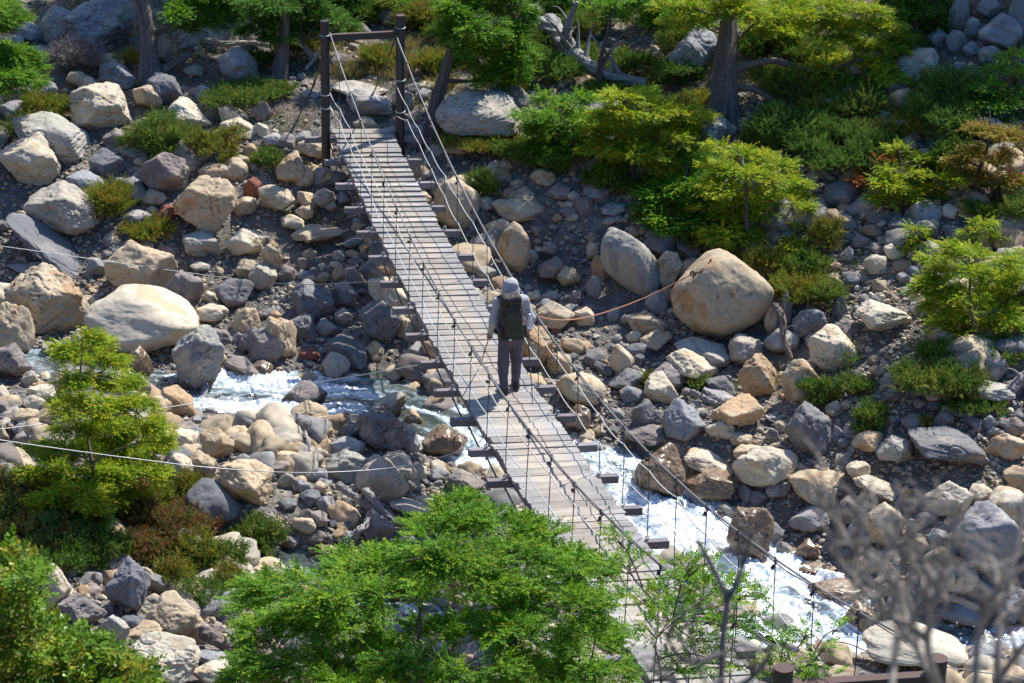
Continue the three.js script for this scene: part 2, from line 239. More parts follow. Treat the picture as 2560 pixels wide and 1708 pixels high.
[-4.46,0.29,-35.79,0.31,0.12,0.26,12,"B","f",12,"smaller brown-grey boulder among the boulders between the path and the cascade"],
[-5.54,1.2,-39.14,0.36,0.2,0.31,0,"K","a",12,"smaller grey-tan boulder on the far bank upstream of the bridge"],
[-4.79,1.25,-39.11,0.34,0.23,0.29,0,"L","a",12,"cream angular boulder with branching shadows on it"],
[-5.52,0.94,-38.69,0.19,0.08,0.16,0,"K","f",8,"smaller grey-tan boulder on the far bank upstream of the bridge"],
[-4.68,0.94,-38.52,0.21,0.21,0.18,0,"T","a",8,"smaller tan boulder on the far bank upstream of the bridge"],
[-8.05,0.73,-34.72,0.33,0.31,0.28,25,"B","a",12,"dark grey-brown boulder at the water behind the young beech"],
[-7.73,0.55,-34.51,0.13,0.14,0.11,0,"L","a",5,"smaller cream stone on the gravel bar upstream of the bridge"],
[-7.32,0.63,-33.71,0.29,0.18,0.25,20,"L","r",12,"smaller cream boulder on the gravel bar upstream of the bridge"],
[-7.42,0.61,-33.45,0.19,0.13,0.16,0,"L","r",8,"smaller cream boulder on the gravel bar upstream of the bridge"],
[-7.81,0.6,-33.32,0.13,0.11,0.11,0,"S","a",5,"smaller slate-dark stone on the gravel bar upstream of the bridge"],
[-7.18,0.59,-33.19,0.13,0.11,0.11,0,"S","a",5,"smaller slate-dark stone on the gravel bar upstream of the bridge"],
[-6.36,0.43,-34.92,0.29,0.24,0.25,30,"K","r",12,"smaller grey-tan boulder on the gravel bar upstream of the bridge"],
[-5.98,0.36,-34.76,0.22,0.16,0.19,20,"B","a",8,"smaller brown-grey boulder on the gravel bar upstream of the bridge"],
[-5.24,0.56,-33.75,0.32,0.2,0.27,40,"O","r",12,"orange-tan smooth boulder beside the weathered board"],
[-5.48,0.54,-33.48,0.24,0.21,0.21,0,"T","r",12,"smaller tan boulder on the gravel bar upstream of the bridge"],
[-7.27,0.51,-32.5,0.14,0.16,0.12,0,"O","r",8,"smaller orange stone on the gravel bar upstream of the bridge"],
[-7.71,0.47,-32.36,0.09,0.23,0.07,0,"T","r",8,"smaller tan boulder on the gravel bar upstream of the bridge"],
[-4.97,0.5,-32.89,0.23,0.07,0.2,0,"B","a",12,"smaller brown-grey boulder on the gravel bar upstream of the bridge"],
[-4.81,0.52,-32.6,0.15,0.08,0.13,15,"G","a",8,"smaller grey stone on the gravel bar upstream of the bridge"],
[-4.5,0.47,-32.89,0.15,0.04,0.12,0,"O","r",5,"smaller orange stone on the gravel bar upstream of the bridge"],
[-4.4,0.71,-31.89,0.28,0.23,0.24,20,"T","r",12,"tan domed boulder on the gravel bar beside driftwood roots"],
[-4.98,0.61,-32.16,0.21,0.19,0.18,0,"L","a",8,"smaller cream boulder on the gravel bar upstream of the bridge"],
[-6.58,0.6,-32.73,0.15,0.12,0.13,0,"K","r",8,"smaller grey-tan stone on the gravel bar upstream of the bridge"],
[-3.52,1.34,-39.4,0.48,0.12,0.41,-5,"T","a",18,"smaller tan boulder on the far bank upstream of the bridge"],
[-4.25,1.12,-38.62,0.2,0.38,0.17,0,"T","a",12,"upright tan wedge-shaped stone on the far bank"],
[-4.55,1.23,-39.27,0.16,0.15,0.14,0,"L","r",5,"smaller cream stone on the far bank upstream of the bridge"],
[-3.97,0.92,-38.49,0.19,0.15,0.16,0,"B","a",8,"smaller brown-grey boulder on the far bank upstream of the bridge"],
[-3.67,1,-38.72,0.15,0.14,0.13,0,"B","a",5,"smaller brown-grey stone on the far bank upstream of the bridge"],
[-3.63,1.1,-38.97,0.14,0.12,0.12,0,"T","a",5,"smaller tan stone on the far bank upstream of the bridge"],
[-3.7,0.89,-38.46,0.12,0.12,0.1,0,"G","a",5,"smaller grey stone on the far bank upstream of the bridge"],
[-3.1,1.09,-38.91,0.14,0.13,0.12,30,"K","r",5,"smaller grey-tan stone on the far bank upstream of the bridge"],
[-2.87,1.12,-39.01,0.14,0.07,0.12,0,"T","r",5,"smaller tan stone on the far bank upstream of the bridge"],
[-2.66,1.17,-39.08,0.1,0.11,0.09,0,"O","a",5,"smaller orange stone on the far bank upstream of the bridge"],
[-2.47,1.22,-39.13,0.15,0.15,0.13,0,"G","a",5,"smaller grey stone on the far bank upstream of the bridge"],
[-2.86,1.25,-39.26,0.21,0.09,0.18,-10,"S","a",8,"smaller slate-dark boulder on the far bank upstream of the bridge"],
[-2.78,1.03,-38.76,0.15,0.08,0.13,10,"B","a",5,"smaller brown-grey stone on the far bank upstream of the bridge"],
[-3.37,0.97,-38.69,0.08,0.07,0.07,0,"L","r",5,"smaller cream stone on the far bank upstream of the bridge"],
[-3.16,0.99,-38.74,0.06,0.08,0.05,0,"B","r",5,"smaller brown-grey stone on the far bank upstream of the bridge"],
[-4.37,0.89,-38.29,0.26,0.27,0.22,0,"K","a",12,"smaller grey-tan boulder on the far bank upstream of the bridge"],
[-3.44,0.78,-37.52,0.4,0.35,0.34,5,"S","a",18,"big dark slate boulder upstream of the bridge beams"],
[-2.94,0.77,-37.79,0.27,0.31,0.23,0,"S","r",12,"smaller slate-dark boulder on the far bank upstream of the bridge"],
[-2.76,0.91,-38.21,0.18,0.31,0.15,-30,"B","a",12,"smaller brown-grey boulder on the far bank upstream of the bridge"],
[-2.16,0.87,-37.85,0.39,0.23,0.33,15,"L","a",12,"cream boulder with a shadowed edge close under the bridge beams"],
[-2.41,1.01,-38.59,0.24,0.1,0.21,0,"T","a",8,"smaller tan boulder on the far bank upstream of the bridge"],
[-3.57,0.56,-36.86,0.25,0.27,0.21,0,"S","a",12,"slate block standing beside an upright tan stone near the water"],
[-3.16,0.49,-37.06,0.2,0.14,0.17,0,"D","r",8,"smaller dark grey boulder on the far bank upstream of the bridge"],
[-2.9,0.57,-37.34,0.18,0.16,0.16,20,"K","r",8,"smaller grey-tan boulder on the far bank upstream of the bridge"],
[-2.26,0.66,-36.93,0.37,0.42,0.32,0,"S","a",18,"big dark rugged boulder with pale glints beside the bridge"],
[-1.84,0.53,-36.98,0.18,0.24,0.16,0,"T","a",8,"smaller tan boulder on the far bank upstream of the bridge"],
[-1.6,0.62,-37.17,0.14,0.21,0.12,0,"B","a",8,"smaller brown-grey boulder on the far bank upstream of the bridge"],
[-3.89,0.55,-36.36,0.29,0.42,0.25,-15,"T","a",18,"tall tan angular stone at the water's edge"],
[-4.14,0.44,-36.23,0.33,0.35,0.28,25,"B","a",12,"smaller brown-grey boulder on the far bank upstream of the bridge"],
[-3.39,0.29,-36.34,0.18,0.1,0.15,5,"R","r",8,"red wet stone at the water's edge"],
[-2.78,0.36,-36.38,0.39,0.22,0.33,15,"S","a",18,"wet dark slate boulder with thin sun streaks beside the red stone"],
[-2.33,0.3,-36.48,0.18,0.2,0.15,0,"T","a",8,"smaller tan boulder on the far bank upstream of the bridge"],
[-3.12,0.3,-36.56,0.1,0.08,0.08,0,"K","r",5,"smaller grey-tan stone on the far bank upstream of the bridge"],
[-2.94,0.27,-35.87,0.23,0.26,0.2,20,"K","r",12,"grey half-sunk boulder with an orange wet foot beside the red stone"],
[-4.15,0.24,-35.86,0.2,0.13,0.17,0,"W","r",8,"smaller wet brown boulder among the boulders between the path and the cascade"],
[-1.57,0.34,-36.53,0.23,0.14,0.2,0,"G","a",8,"smaller grey boulder on the far bank upstream of the bridge"],
[-1.3,0.18,-35.96,0.21,0.17,0.18,20,"W","r",8,"smaller wet brown boulder among the boulders between the path and the cascade"],
[-3.34,0.25,-34.9,0.37,0.16,0.31,0,"B","a",12,"brown flat-topped boulder standing in the white water"],
[-3.18,0.28,-33.97,0.31,0.17,0.26,0,"T","a",12,"tan angular boulder standing in the shallow edge of the stream"],
[-1.96,0.13,-34.69,0.34,0.19,0.29,-35,"K","r",12,"smaller grey-tan boulder on the gravel bar upstream of the bridge"],
[-1.56,0.08,-34.29,0.16,0.17,0.14,0,"O","r",8,"smaller orange stone on the gravel bar upstream of the bridge"],
[-1.97,0.47,-32.98,0.44,0.33,0.37,10,"S","a",18,"large dark slate boulder striped by the bridge's shadow"],
[-1.57,0.25,-33.11,0.18,0.33,0.16,-10,"G","a",12,"smaller grey boulder on the gravel bar upstream of the bridge"],
[-2.48,0.35,-33.17,0.22,0.15,0.18,-10,"S","a",8,"smaller slate-dark boulder on the gravel bar upstream of the bridge"],
[-1.02,0.14,-33.32,0.36,0.25,0.31,0,"W","r",18,"round wet brown boulder in the stream below the bridge beams"],
[-2.49,0.37,-32.59,0.28,0.13,0.24,0,"G","r",12,"smaller grey boulder on the gravel bar upstream of the bridge"],
[-3.85,0.34,-33.54,0.17,0.1,0.14,0,"G","r",8,"smaller grey boulder on the gravel bar upstream of the bridge"],
[-3.52,0.53,-32.04,0.21,0.08,0.18,0,"T","r",8,"smaller tan boulder on the gravel bar upstream of the bridge"],
[-2.83,0.41,-32.49,0.15,0.13,0.13,0,"T","r",8,"smaller tan stone on the gravel bar upstream of the bridge"],
[0.01,1.33,-38.84,0.29,0.5,0.24,-6,"T","s",18,"tall tan boulder standing near the smooth one by the bridge"],
[2.03,1.35,-38.2,0.42,0.72,0.35,-38,"K","s",27,"big leaning grey-tan boulder between the smooth tall ones and the giant round boulder"],
[2.7,1.23,-38.14,0.23,0.38,0.2,0,"T","r",12,"tan boulder with a rusty lower half between two giants"],
[3.52,1.28,-37.02,0.86,0.75,0.73,0,"T","s",27,"giant round tan boulder with an eyebolt near its top"],
[1.53,1.1,-38.55,0.17,0.29,0.15,-10,"O","r",12,"smaller orange boulder on the gully floor below the rim of beeches"],
[1.39,1.27,-38.99,0.12,0.18,0.1,0,"T","a",8,"smaller tan stone on the gully floor below the rim of beeches"],
[0.69,1.05,-38.7,0.27,0.23,0.23,15,"B","a",12,"dark purple-grey angular stone on the shaded gully floor"],
[0.98,0.95,-38.51,0.21,0.2,0.17,-20,"T","a",8,"smaller tan boulder on the gully floor below the rim of beeches"],
[0.33,1.13,-39.04,0.12,0.14,0.1,0,"K","r",5,"smaller grey-tan stone on the gully floor below the rim of beeches"],
[0.44,1.2,-39.2,0.08,0.07,0.07,0,"K","r",5,"smaller grey-tan stone on the gully floor below the rim of beeches"],
[0.63,1.22,-39.18,0.15,0.15,0.13,0,"B","a",5,"smaller brown-grey stone on the gully floor below the rim of beeches"],
[1.4,0.89,-38.16,0.15,0.24,0.13,0,"D","a",8,"smaller dark grey boulder on the gully floor below the rim of beeches"],
[1.09,0.77,-38.02,0.12,0.13,0.1,0,"B","r",5,"smaller brown-grey stone on the gully floor below the rim of beeches"],
[0.68,0.76,-38.09,0.16,0.07,0.14,0,"G","r",5,"smaller grey stone on the gully floor below the rim of beeches"],
[0.56,0.75,-38.06,0.07,0.06,0.06,0,"G","r",5,"smaller grey stone on the gully floor below the rim of beeches"],
[0.58,0.72,-37.66,0.19,0.14,0.16,0,"S","r",8,"smaller slate-dark boulder on the gully floor below the rim of beeches"],
[0.74,0.69,-37.28,0.35,0.26,0.3,0,"T","f",12,"smaller tan boulder on the gully floor below the rim of beeches"],
[1.21,0.65,-37.39,0.21,0.2,0.18,10,"L","a",8,"smaller cream boulder on the gully floor below the rim of beeches"],
[1.75,0.67,-37.51,0.13,0.16,0.11,0,"G","r",5,"smaller grey stone on the gully floor below the rim of beeches"],
[1.93,0.62,-37.43,0.09,0.09,0.08,0,"K","r",5,"smaller grey-tan stone on the gully floor below the rim of beeches"],
[2.24,0.65,-37.19,0.35,0.22,0.3,15,"T","f",12,"smaller tan boulder on the gully floor below the rim of beeches"],
[0.75,0.53,-37.01,0.11,0.08,0.09,0,"R","a",5,"smaller rusty red stone among the boulders between the path and the cascade"],
[2.07,0.5,-36.93,0.14,0.13,0.12,0,"L","r",5,"smaller cream stone among the boulders between the path and the cascade"],
[2.44,0.51,-36.75,0.28,0.17,0.24,5,"T","a",12,"smaller tan boulder among the boulders between the path and the cascade"],
[2.14,0.41,-36.53,0.23,0.15,0.19,0,"S","r",8,"smaller slate-dark boulder among the boulders between the path and the cascade"],
[1.84,0.43,-36.05,0.21,0.3,0.18,-6,"L","s",12,"cream upright barrel-shaped stone below the giant round boulder"],
[2.13,0.33,-36.24,0.1,0.15,0.08,0,"S","r",5,"smaller slate-dark stone among the boulders between the path and the cascade"],
[2.49,0.84,-37.6,0.22,0.26,0.19,0,"D","r",8,"smaller dark grey boulder beside the gravel path"],
[2.72,0.75,-37.44,0.1,0.1,0.09,0,"K","r",5,"smaller grey-tan stone beside the gravel path"],
[3.19,0.57,-36.26,0.49,0.19,0.41,12,"K","r",18,"grey-tan long boulder with an orange streak under the giant round boulder"],
[2.99,0.46,-35.76,0.47,0.26,0.4,18,"L","a",18,"cream long boulder with leaf shadows on one flank"],
[3.9,0.63,-36.1,0.3,0.27,0.26,0,"K","r",12,"smaller grey-tan boulder among the boulders between the path and the cascade"],
[2.58,0.35,-35.53,0.34,0.24,0.29,10,"B","r",12,"dark brown-grey boulder behind a cream slanting stone"],
[2.44,0.3,-35.19,0.28,0.24,0.24,35,"L","a",12,"cream slanting stone in front of a dark brown-grey boulder"],
[1.89,0.25,-35.61,0.34,0.15,0.29,-18,"S","a",12,"smaller slate-dark boulder among the boulders between the path and the cascade"],
[2,0.19,-35.22,0.23,0.16,0.19,0,"D","a",8,"smaller dark grey boulder among the boulders between the path and the cascade"],
[3.43,0.33,-35.34,0.28,0.18,0.24,20,"S","r",12,"smaller slate-dark boulder among the boulders between the path and the cascade"],
[3.43,0.27,-35.06,0.3,0.08,0.25,15,"G","f",12,"smaller grey boulder among the boulders between the path and the cascade"],
[0.39,0.61,-36.11,0.4,0.37,0.34,20,"O","a",18,"orange-tan boulder beside the hiker on the downstream side of the deck"],
[1.16,0.32,-35.07,0.42,0.25,0.35,15,"T","s",18,"flat tan boulder next to the deck's downstream edge"],
[0.81,0.4,-35.94,0.23,0.23,0.2,0,"T","r",8,"smaller tan boulder among the boulders between the path and the cascade"],
[2.21,0.11,-34.63,0.28,0.28,0.24,0,"S","a",12,"smaller slate-dark boulder among the boulders between the path and the cascade"],
[2.78,0.14,-34.25,0.36,0.34,0.31,0,"G","a",12,"big rugged dark grey boulder below the dead root"],
[3.63,0.31,-34.26,0.45,0.21,0.39,-14,"O","a",18,"orange flat-faced boulder beside the curved dead root"],
[3.35,0.12,-34.07,0.25,0.17,0.22,0,"L","r",12,"smaller cream boulder among the boulders between the path and the cascade"],
[2.14,-0.11,-34.31,0.38,0.17,0.32,8,"B","r",18,"smaller brown-grey boulder among the boulders between the path and the cascade"],
[3.68,0.06,-33.9,0.2,0.1,0.17,0,"T","r",8,"smaller tan boulder among the boulders between the path and the cascade"],
[3.8,-0.05,-33.62,0.27,0.1,0.23,0,"T","r",12,"smaller tan boulder among the boulders between the path and the cascade"],
[4.02,0.56,-35.14,0.33,0.41,0.28,0,"O","r",18,"round orange-tan boulder with leaf shadows on its top"],
[1.09,0.02,-34.57,0.22,0.25,0.19,0,"W","r",12,"smaller wet brown boulder among the boulders between the path and the cascade"],
[4.36,0.96,-36.57,0.14,0.31,0.12,0,"T","r",12,"smaller tan boulder beside the gravel path"],
[4.59,1.14,-36.72,0.12,0.38,0.1,0,"G","r",12,"smaller grey boulder beside the gravel path"],
[4.95,1.11,-36.25,0.3,0.25,0.26,-15,"S","a",12,"dark grey overhanging boulder at the foot of the bushes"],
[4.5,0.81,-36.13,0.31,0.21,0.27,0,"K","r",12,"smaller grey-tan boulder among the boulders between the path and the cascade"],
[5.2,1.01,-35.36,0.42,0.37,0.35,25,"L","f",18,"cream ridged boulder beside the gravel path"],
[4.99,0.91,-35.99,0.14,0.14,0.12,0,"K","r",5,"smaller grey-tan stone among the boulders between the path and the cascade"],
[4.69,0.64,-34.83,0.32,0.39,0.28,0,"T","r",18,"egg-shaped tan boulder beside the round orange-tan one"],
[6.11,1.82,-37.2,0.2,0.19,0.17,0,"L","r",8,"cream rounded stone on the bare path slope, lower of two"],
[6.46,1.93,-37.47,0.2,0.15,0.17,10,"L","r",8,"cream rounded stone on the bare path slope, upper of two"],
[5.95,1.94,-37.95,0.17,0.15,0.15,0,"B","r",8,"smaller brown-grey stone beside the gravel path"],
[5.68,1.8,-37.66,0.13,0.16,0.11,0,"K","r",5,"smaller grey-tan stone beside the gravel path"],
[6.22,1.9,-37.71,0.15,0.11,0.13,0,"B","r",5,"smaller brown-grey stone beside the gravel path"],
[5.8,1.93,-38.15,0.09,0.09,0.08,0,"S","r",5,"smaller slate-dark stone beside the gravel path"],
[5.72,1.6,-37.01,0.15,0.14,0.13,0,"S","a",5,"smaller slate-dark stone beside the gravel path"],
[6.09,1.45,-35.77,0.49,0.22,0.42,5,"L","a",18,"large cream block lying across the gravel path"],
[5.56,1.16,-35.89,0.26,0.16,0.22,0,"B","a",12,"smaller brown-grey boulder beside the gravel path"],
[5.44,1.31,-36.41,0.14,0.23,0.12,-20,"S","a",8,"smaller slate-dark boulder beside the gravel path"],
[6.54,1.71,-36.89,0.11,0.1,0.1,0,"G","a",5,"smaller grey stone beside the gravel path"],
[6.73,1.78,-37.02,0.13,0.1,0.11,0,"G","a",5,"smaller grey stone beside the gravel path"],
[7,1.87,-37.09,0.13,0.18,0.11,0,"B","a",8,"smaller brown-grey stone beside the gravel path"],
[7.54,2.2,-37.72,0.26,0.13,0.22,15,"S","r",12,"smaller slate-dark boulder beside the gravel path"],
[8.35,2.18,-37.39,0.2,0.13,0.17,0,"B","r",8,"smaller brown-grey boulder beside the gravel path"],
[8.59,2.24,-37.45,0.13,0.16,0.11,0,"K","r",5,"smaller grey-tan stone beside the gravel path"],
[6.97,1.35,-35.18,0.24,0.17,0.21,0,"L","r",12,"smaller cream boulder among the boulders between the path and the cascade"],
[7.72,1.13,-34.45,0.13,0.1,0.11,0,"G","a",5,"smaller grey stone among the boulders between the path and the cascade"],
[7.51,1.12,-34.49,0.07,0.05,0.06,0,"T","r",5,"smaller tan stone among the boulders between the path and the cascade"],
[7.11,1.27,-35.03,0.11,0.08,0.09,0,"G","a",5,"smaller grey stone among the boulders between the path and the cascade"],
[6.99,1.17,-34.67,0.09,0.07,0.08,0,"G","a",5,"smaller grey stone among the boulders between the path and the cascade"],
[7.61,0.97,-33.89,0.35,0.13,0.29,8,"K","r",12,"smaller grey-tan boulder among the boulders between the path and the cascade"],
[6.66,0.86,-33.86,0.14,0.07,0.12,0,"L","r",5,"smaller cream stone among the boulders between the path and the cascade"],
[6.97,0.77,-33.6,0.27,0.07,0.2,15,"S","f",12,"smaller slate-dark boulder among the boulders between the path and the cascade"],
[6.64,0.78,-33.7,0.13,0.07,0.11,0,"S","a",5,"smaller slate-dark stone among the boulders between the path and the cascade"],
[6.76,0.67,-33.41,0.17,0.16,0.15,0,"B","r",8,"smaller brown-grey boulder among the boulders between the path and the cascade"],
[7.23,0.66,-33.38,0.19,0.08,0.16,20,"S","f",8,"smaller slate-dark boulder among the boulders between the path and the cascade"],
[7.46,0.66,-33.35,0.12,0.13,0.1,0,"G","r",5,"smaller grey stone among the boulders between the path and the cascade"],
[6.32,0.63,-33.46,0.22,0.1,0.18,0,"B","a",8,"smaller brown-grey boulder among the boulders between the path and the cascade"],
[7.92,0.72,-33.46,0.11,0.11,0.09,0,"S","r",5,"smaller slate-dark stone among the boulders between the path and the cascade"],
[7.83,0.77,-33.62,0.08,0.06,0.07,0,"L","a",5,"smaller cream stone among the boulders between the path and the cascade"],
[4.71,0.34,-33.62,0.39,0.45,0.33,0,"S","a",18,"dark grey peaked boulder above the cascade's far bank"],
[5.97,0.58,-33.55,0.09,0.09,0.08,0,"B","r",5,"smaller brown-grey stone among the boulders between the path and the cascade"],
[5.32,0.34,-33.55,0.1,0.17,0.08,0,"G","a",8,"smaller grey stone among the boulders between the path and the cascade"],
[5.58,0.35,-33.22,0.26,0.16,0.22,-22,"O","r",12,"orange-tan stone beside the dark grey peaked boulder"],
[5.96,0.34,-33.01,0.29,0.2,0.25,-5,"K","r",12,"smaller grey-tan boulder among the boulders between the path and the cascade"],
[5.16,0.28,-33.6,0.12,0.17,0.1,0,"G","a",8,"smaller grey stone among the boulders between the path and the cascade"],
[6.75,0.51,-32.84,0.62,0.21,0.52,8,"S","f",27,"broad slate boulder with wavy ridges"],
[7.55,0.49,-32.93,0.16,0.23,0.13,35,"O","r",8,"smaller orange boulder among the boulders between the path and the cascade"],
[7.77,0.48,-32.87,0.25,0.21,0.21,-15,"T","r",12,"smaller tan boulder among the boulders between the path and the cascade"],
[4.17,0.09,-33.91,0.11,0.17,0.09,0,"S","a",8,"smaller slate-dark stone among the boulders between the path and the cascade"],
[4.33,0.14,-34.14,0.09,0.13,0.08,0,"T","r",5,"smaller tan stone among the boulders between the path and the cascade"],
[4.26,0.2,-34.4,0.17,0.06,0.15,10,"G","a",8,"smaller grey boulder among the boulders between the path and the cascade"],
[-5.8,1.22,-26.37,0.25,0.35,0.21,10,"L","r",18,"pale grey-cream boulder behind the glossy broad-leaved bush"],
[-5.39,1.03,-26.2,0.32,0.18,0.27,15,"B","a",18,"smaller brown-grey boulder on the near bank below the shrubs"],
[-4.88,1.05,-26.71,0.28,0.39,0.24,0,"S","a",18,"tall slate boulder with a sharp ridge at the foot of the reddish shrubs"],
[-4.77,0.75,-27.5,0.14,0.24,0.12,0,"T","r",12,"smaller tan boulder on the near bank below the shrubs"],
[-4.23,0.88,-26.33,0.37,0.28,0.32,0,"T","r",18,"tan-brown rounded boulder beside the tall sharp-ridged slate boulder"],
[-3.93,0.69,-26.3,0.18,0.24,0.15,0,"T","r",12,"smaller tan boulder on the near bank below the shrubs"],
[-4.92,0.95,-25.87,0.19,0.2,0.16,0,"K","r",12,"smaller grey-tan boulder on the near bank below the shrubs"],
[-4.59,0.83,-26.07,0.26,0.08,0.19,-12,"T","r",12,"smaller tan boulder on the near bank below the shrubs"],
[-4.76,0.84,-26.24,0.16,0.09,0.13,0,"S","a",8,"smaller slate-dark boulder on the near bank below the shrubs"],
[-5.11,0.88,-26.47,0.08,0.08,0.07,0,"S","a",5,"smaller slate-dark stone on the near bank below the shrubs"],
[-4.2,1.1,-24.91,0.47,0.29,0.4,10,"L","r",27,"large cream boulder beside the glossy broad-leaved bush"],
[-4.43,0.61,-27.78,0.11,0.22,0.1,0,"K","r",12,"smaller grey-tan boulder on the near bank below the shrubs"],
[-3.68,0.68,-25.7,0.24,0.07,0.17,0,"G","r",12,"smaller grey boulder on the near bank below the shrubs"],
[-3.57,0.79,-25.12,0.3,0.13,0.26,0,"L","f",18,"smaller cream boulder on the near bank below the shrubs"],
[-5.39,0.88,-27.23,0.1,0.13,0.09,0,"S","r",5,"smaller slate-dark stone on the near bank below the shrubs"],
[-5.21,0.29,-30.24,0.2,0.23,0.17,0,"T","a",12,"smaller tan boulder on the gravel bar upstream of the bridge"],
[-5.29,0.75,-28.54,0.07,0.19,0.06,0,"G","r",8,"smaller grey boulder on the gravel bar upstream of the bridge"],
[-4.85,0.71,-30.92,0.27,0.28,0.23,0,"L","r",12,"smaller cream boulder on the gravel bar upstream of the bridge"],
[-4.5,0.7,-31.03,0.22,0.25,0.19,0,"T","r",12,"smaller tan boulder on the gravel bar upstream of the bridge"],
[-4.06,0.65,-30.53,0.26,0.22,0.22,15,"T","r",12,"smaller tan boulder on the gravel bar upstream of the bridge"],
[-3.8,0.75,-30.53,0.44,0.3,0.38,25,"T","r",18,"big tan rounded boulder on the gravel bar below the side cable"],
[-4.25,0.55,-30.17,0.41,0.3,0.35,20,"S","s",18,"smooth dark grey boulder at the edge of the reddish shrubs"],
[-5.24,0.62,-31.24,0.12,0.11,0.11,0,"G","r",5,"smaller grey stone on the gravel bar upstream of the bridge"],
[-3.35,0.32,-30.07,0.15,0.15,0.13,0,"T","r",8,"smaller tan boulder on the gravel bar upstream of the bridge"],
[-3.27,0.53,-31.07,0.13,0.14,0.11,0,"K","r",5,"smaller grey-tan stone on the gravel bar upstream of the bridge"],
[-3.11,0.49,-30.99,0.1,0.12,0.09,0,"B","a",5,"smaller brown-grey stone on the gravel bar upstream of the bridge"],
[-2.99,0.49,-30.88,0.11,0.16,0.09,-30,"G","r",8,"smaller grey stone on the gravel bar upstream of the bridge"],
[-2.78,0.43,-31.06,0.15,0.09,0.13,0,"T","a",8,"smaller tan stone on the gravel bar upstream of the bridge"],
[-3.12,0.47,-31.56,0.18,0.05,0.14,5,"L","r",8,"smaller cream boulder on the gravel bar upstream of the bridge"],
[-2.83,0.45,-31.39,0.15,0.13,0.13,0,"G","r",8,"smaller grey stone on the gravel bar upstream of the bridge"],
[-2.88,0.46,-30.59,0.17,0.14,0.14,0,"S","r",8,"smaller slate-dark boulder on the gravel bar upstream of the bridge"],
[-2.6,0.36,-30.54,0.12,0.08,0.1,0,"K","a",5,"smaller grey-tan stone on the gravel bar upstream of the bridge"],
[-3.2,0.48,-30.39,0.15,0.08,0.12,0,"S","a",8,"smaller slate-dark stone on the gravel bar upstream of the bridge"],
[-2.9,0.4,-30.25,0.1,0.08,0.08,0,"B","r",5,"smaller brown-grey stone on the gravel bar upstream of the bridge"],
[-2.7,0.34,-30.22,0.15,0.04,0.12,0,"S","r",8,"smaller slate-dark stone on the gravel bar upstream of the bridge"],
[-2.95,0.33,-30.14,0.07,0.06,0.06,0,"G","r",5,"smaller grey stone on the gravel bar upstream of the bridge"],
[-2.73,0.17,-29.97,0.15,0.11,0.13,0,"B","a",8,"smaller brown-grey boulder on the gravel bar upstream of the bridge"],
[-2.52,0.28,-30.18,0.08,0.07,0.07,0,"S","a",5,"smaller slate-dark stone on the gravel bar upstream of the bridge"],
[-2.39,0.28,-30.52,0.09,0.05,0.07,0,"K","r",5,"smaller grey-tan stone on the gravel bar upstream of the bridge"],
[-2.27,0.15,-29.9,0.11,0.13,0.09,0,"S","a",5,"smaller slate-dark stone on the gravel bar upstream of the bridge"],
[-2.28,0.29,-30.67,0.06,0.14,0.05,0,"G","a",5,"smaller grey stone on the gravel bar upstream of the bridge"],
[-2.4,0.43,-31.73,0.33,0.27,0.28,0,"K","a",12,"smaller grey-tan boulder on the gravel bar upstream of the bridge"],
[-1.89,0.42,-31.34,0.35,0.33,0.29,40,"K","s",18,"sloping tan-grey slab striped by the bridge's shadow"],
[-1.38,0.12,-31.06,0.41,0.08,0.22,15,"K","s",18,"low tan slab striped by the bridge's shadow"],
[-1.19,0.06,-31.37,0.25,0.07,0.2,0,"T","f",12,"smaller tan boulder on the gravel bar upstream of the bridge"],
[-1.87,0.2,-30.22,0.25,0.3,0.21,0,"B","a",12,"smaller brown-grey boulder on the gravel bar upstream of the bridge"],
[-1.49,0.01,-30.23,0.18,0.1,0.15,-10,"G","r",8,"smaller grey boulder on the gravel bar upstream of the bridge"],
[-1.08,0.13,-32.17,0.19,0.12,0.16,0,"D","r",8,"smaller dark grey boulder on the gravel bar upstream of the bridge"],
[-0.66,0.1,-31.96,0.28,0.16,0.24,20,"B","r",12,"smaller brown-grey boulder on the gravel bar upstream of the bridge"],
[-0.17,-0.04,-31.73,0.12,0.1,0.1,0,"T","r",5,"smaller tan stone among the boulders between the path and the cascade"],
[0.02,-0.04,-31.73,0.09,0.18,0.08,0,"T","r",8,"smaller tan boulder among the boulders between the path and the cascade"],
[-0.2,0.07,-32.28,0.21,0.15,0.18,0,"T","a",8,"smaller tan boulder among the boulders between the path and the cascade"],
[-2.52,0.07,-29.75,0.2,0.06,0.16,18,"W","r",8,"smaller wet brown boulder on the gravel bar upstream of the bridge"],
[-3.1,0.11,-29.92,0.14,0.09,0.12,0,"B","a",8,"smaller brown-grey stone on the gravel bar upstream of the bridge"],
[-2.74,0.02,-29.84,0.06,0.06,0.05,0,"O","r",5,"smaller orange stone on the gravel bar upstream of the bridge"],
[2.41,-0.2,-33.2,0.43,0.43,0.37,25,"W","r",18,"big wet brown boulder above the cascade"],
[3.16,-0.41,-33.11,0.38,0.23,0.32,0,"W","a",18,"orange-brown wet boulder washed by the cascade"],
[3.17,-0.25,-33.59,0.43,0.17,0.36,15,"L","r",18,"cream boulder behind the wet brown ones above the cascade"],
[4.03,-0.09,-33.26,0.54,0.34,0.46,10,"L","r",18,"smaller cream boulder among the boulders between the path and the cascade"],
[3.73,-0.5,-32.99,0.16,0.16,0.13,0,"S","a",8,"smaller slate-dark stone among the boulders between the path and the cascade"],
[3.9,-0.49,-32.87,0.16,0.14,0.13,0,"S","a",8,"smaller slate-dark stone among the boulders between the path and the cascade"],
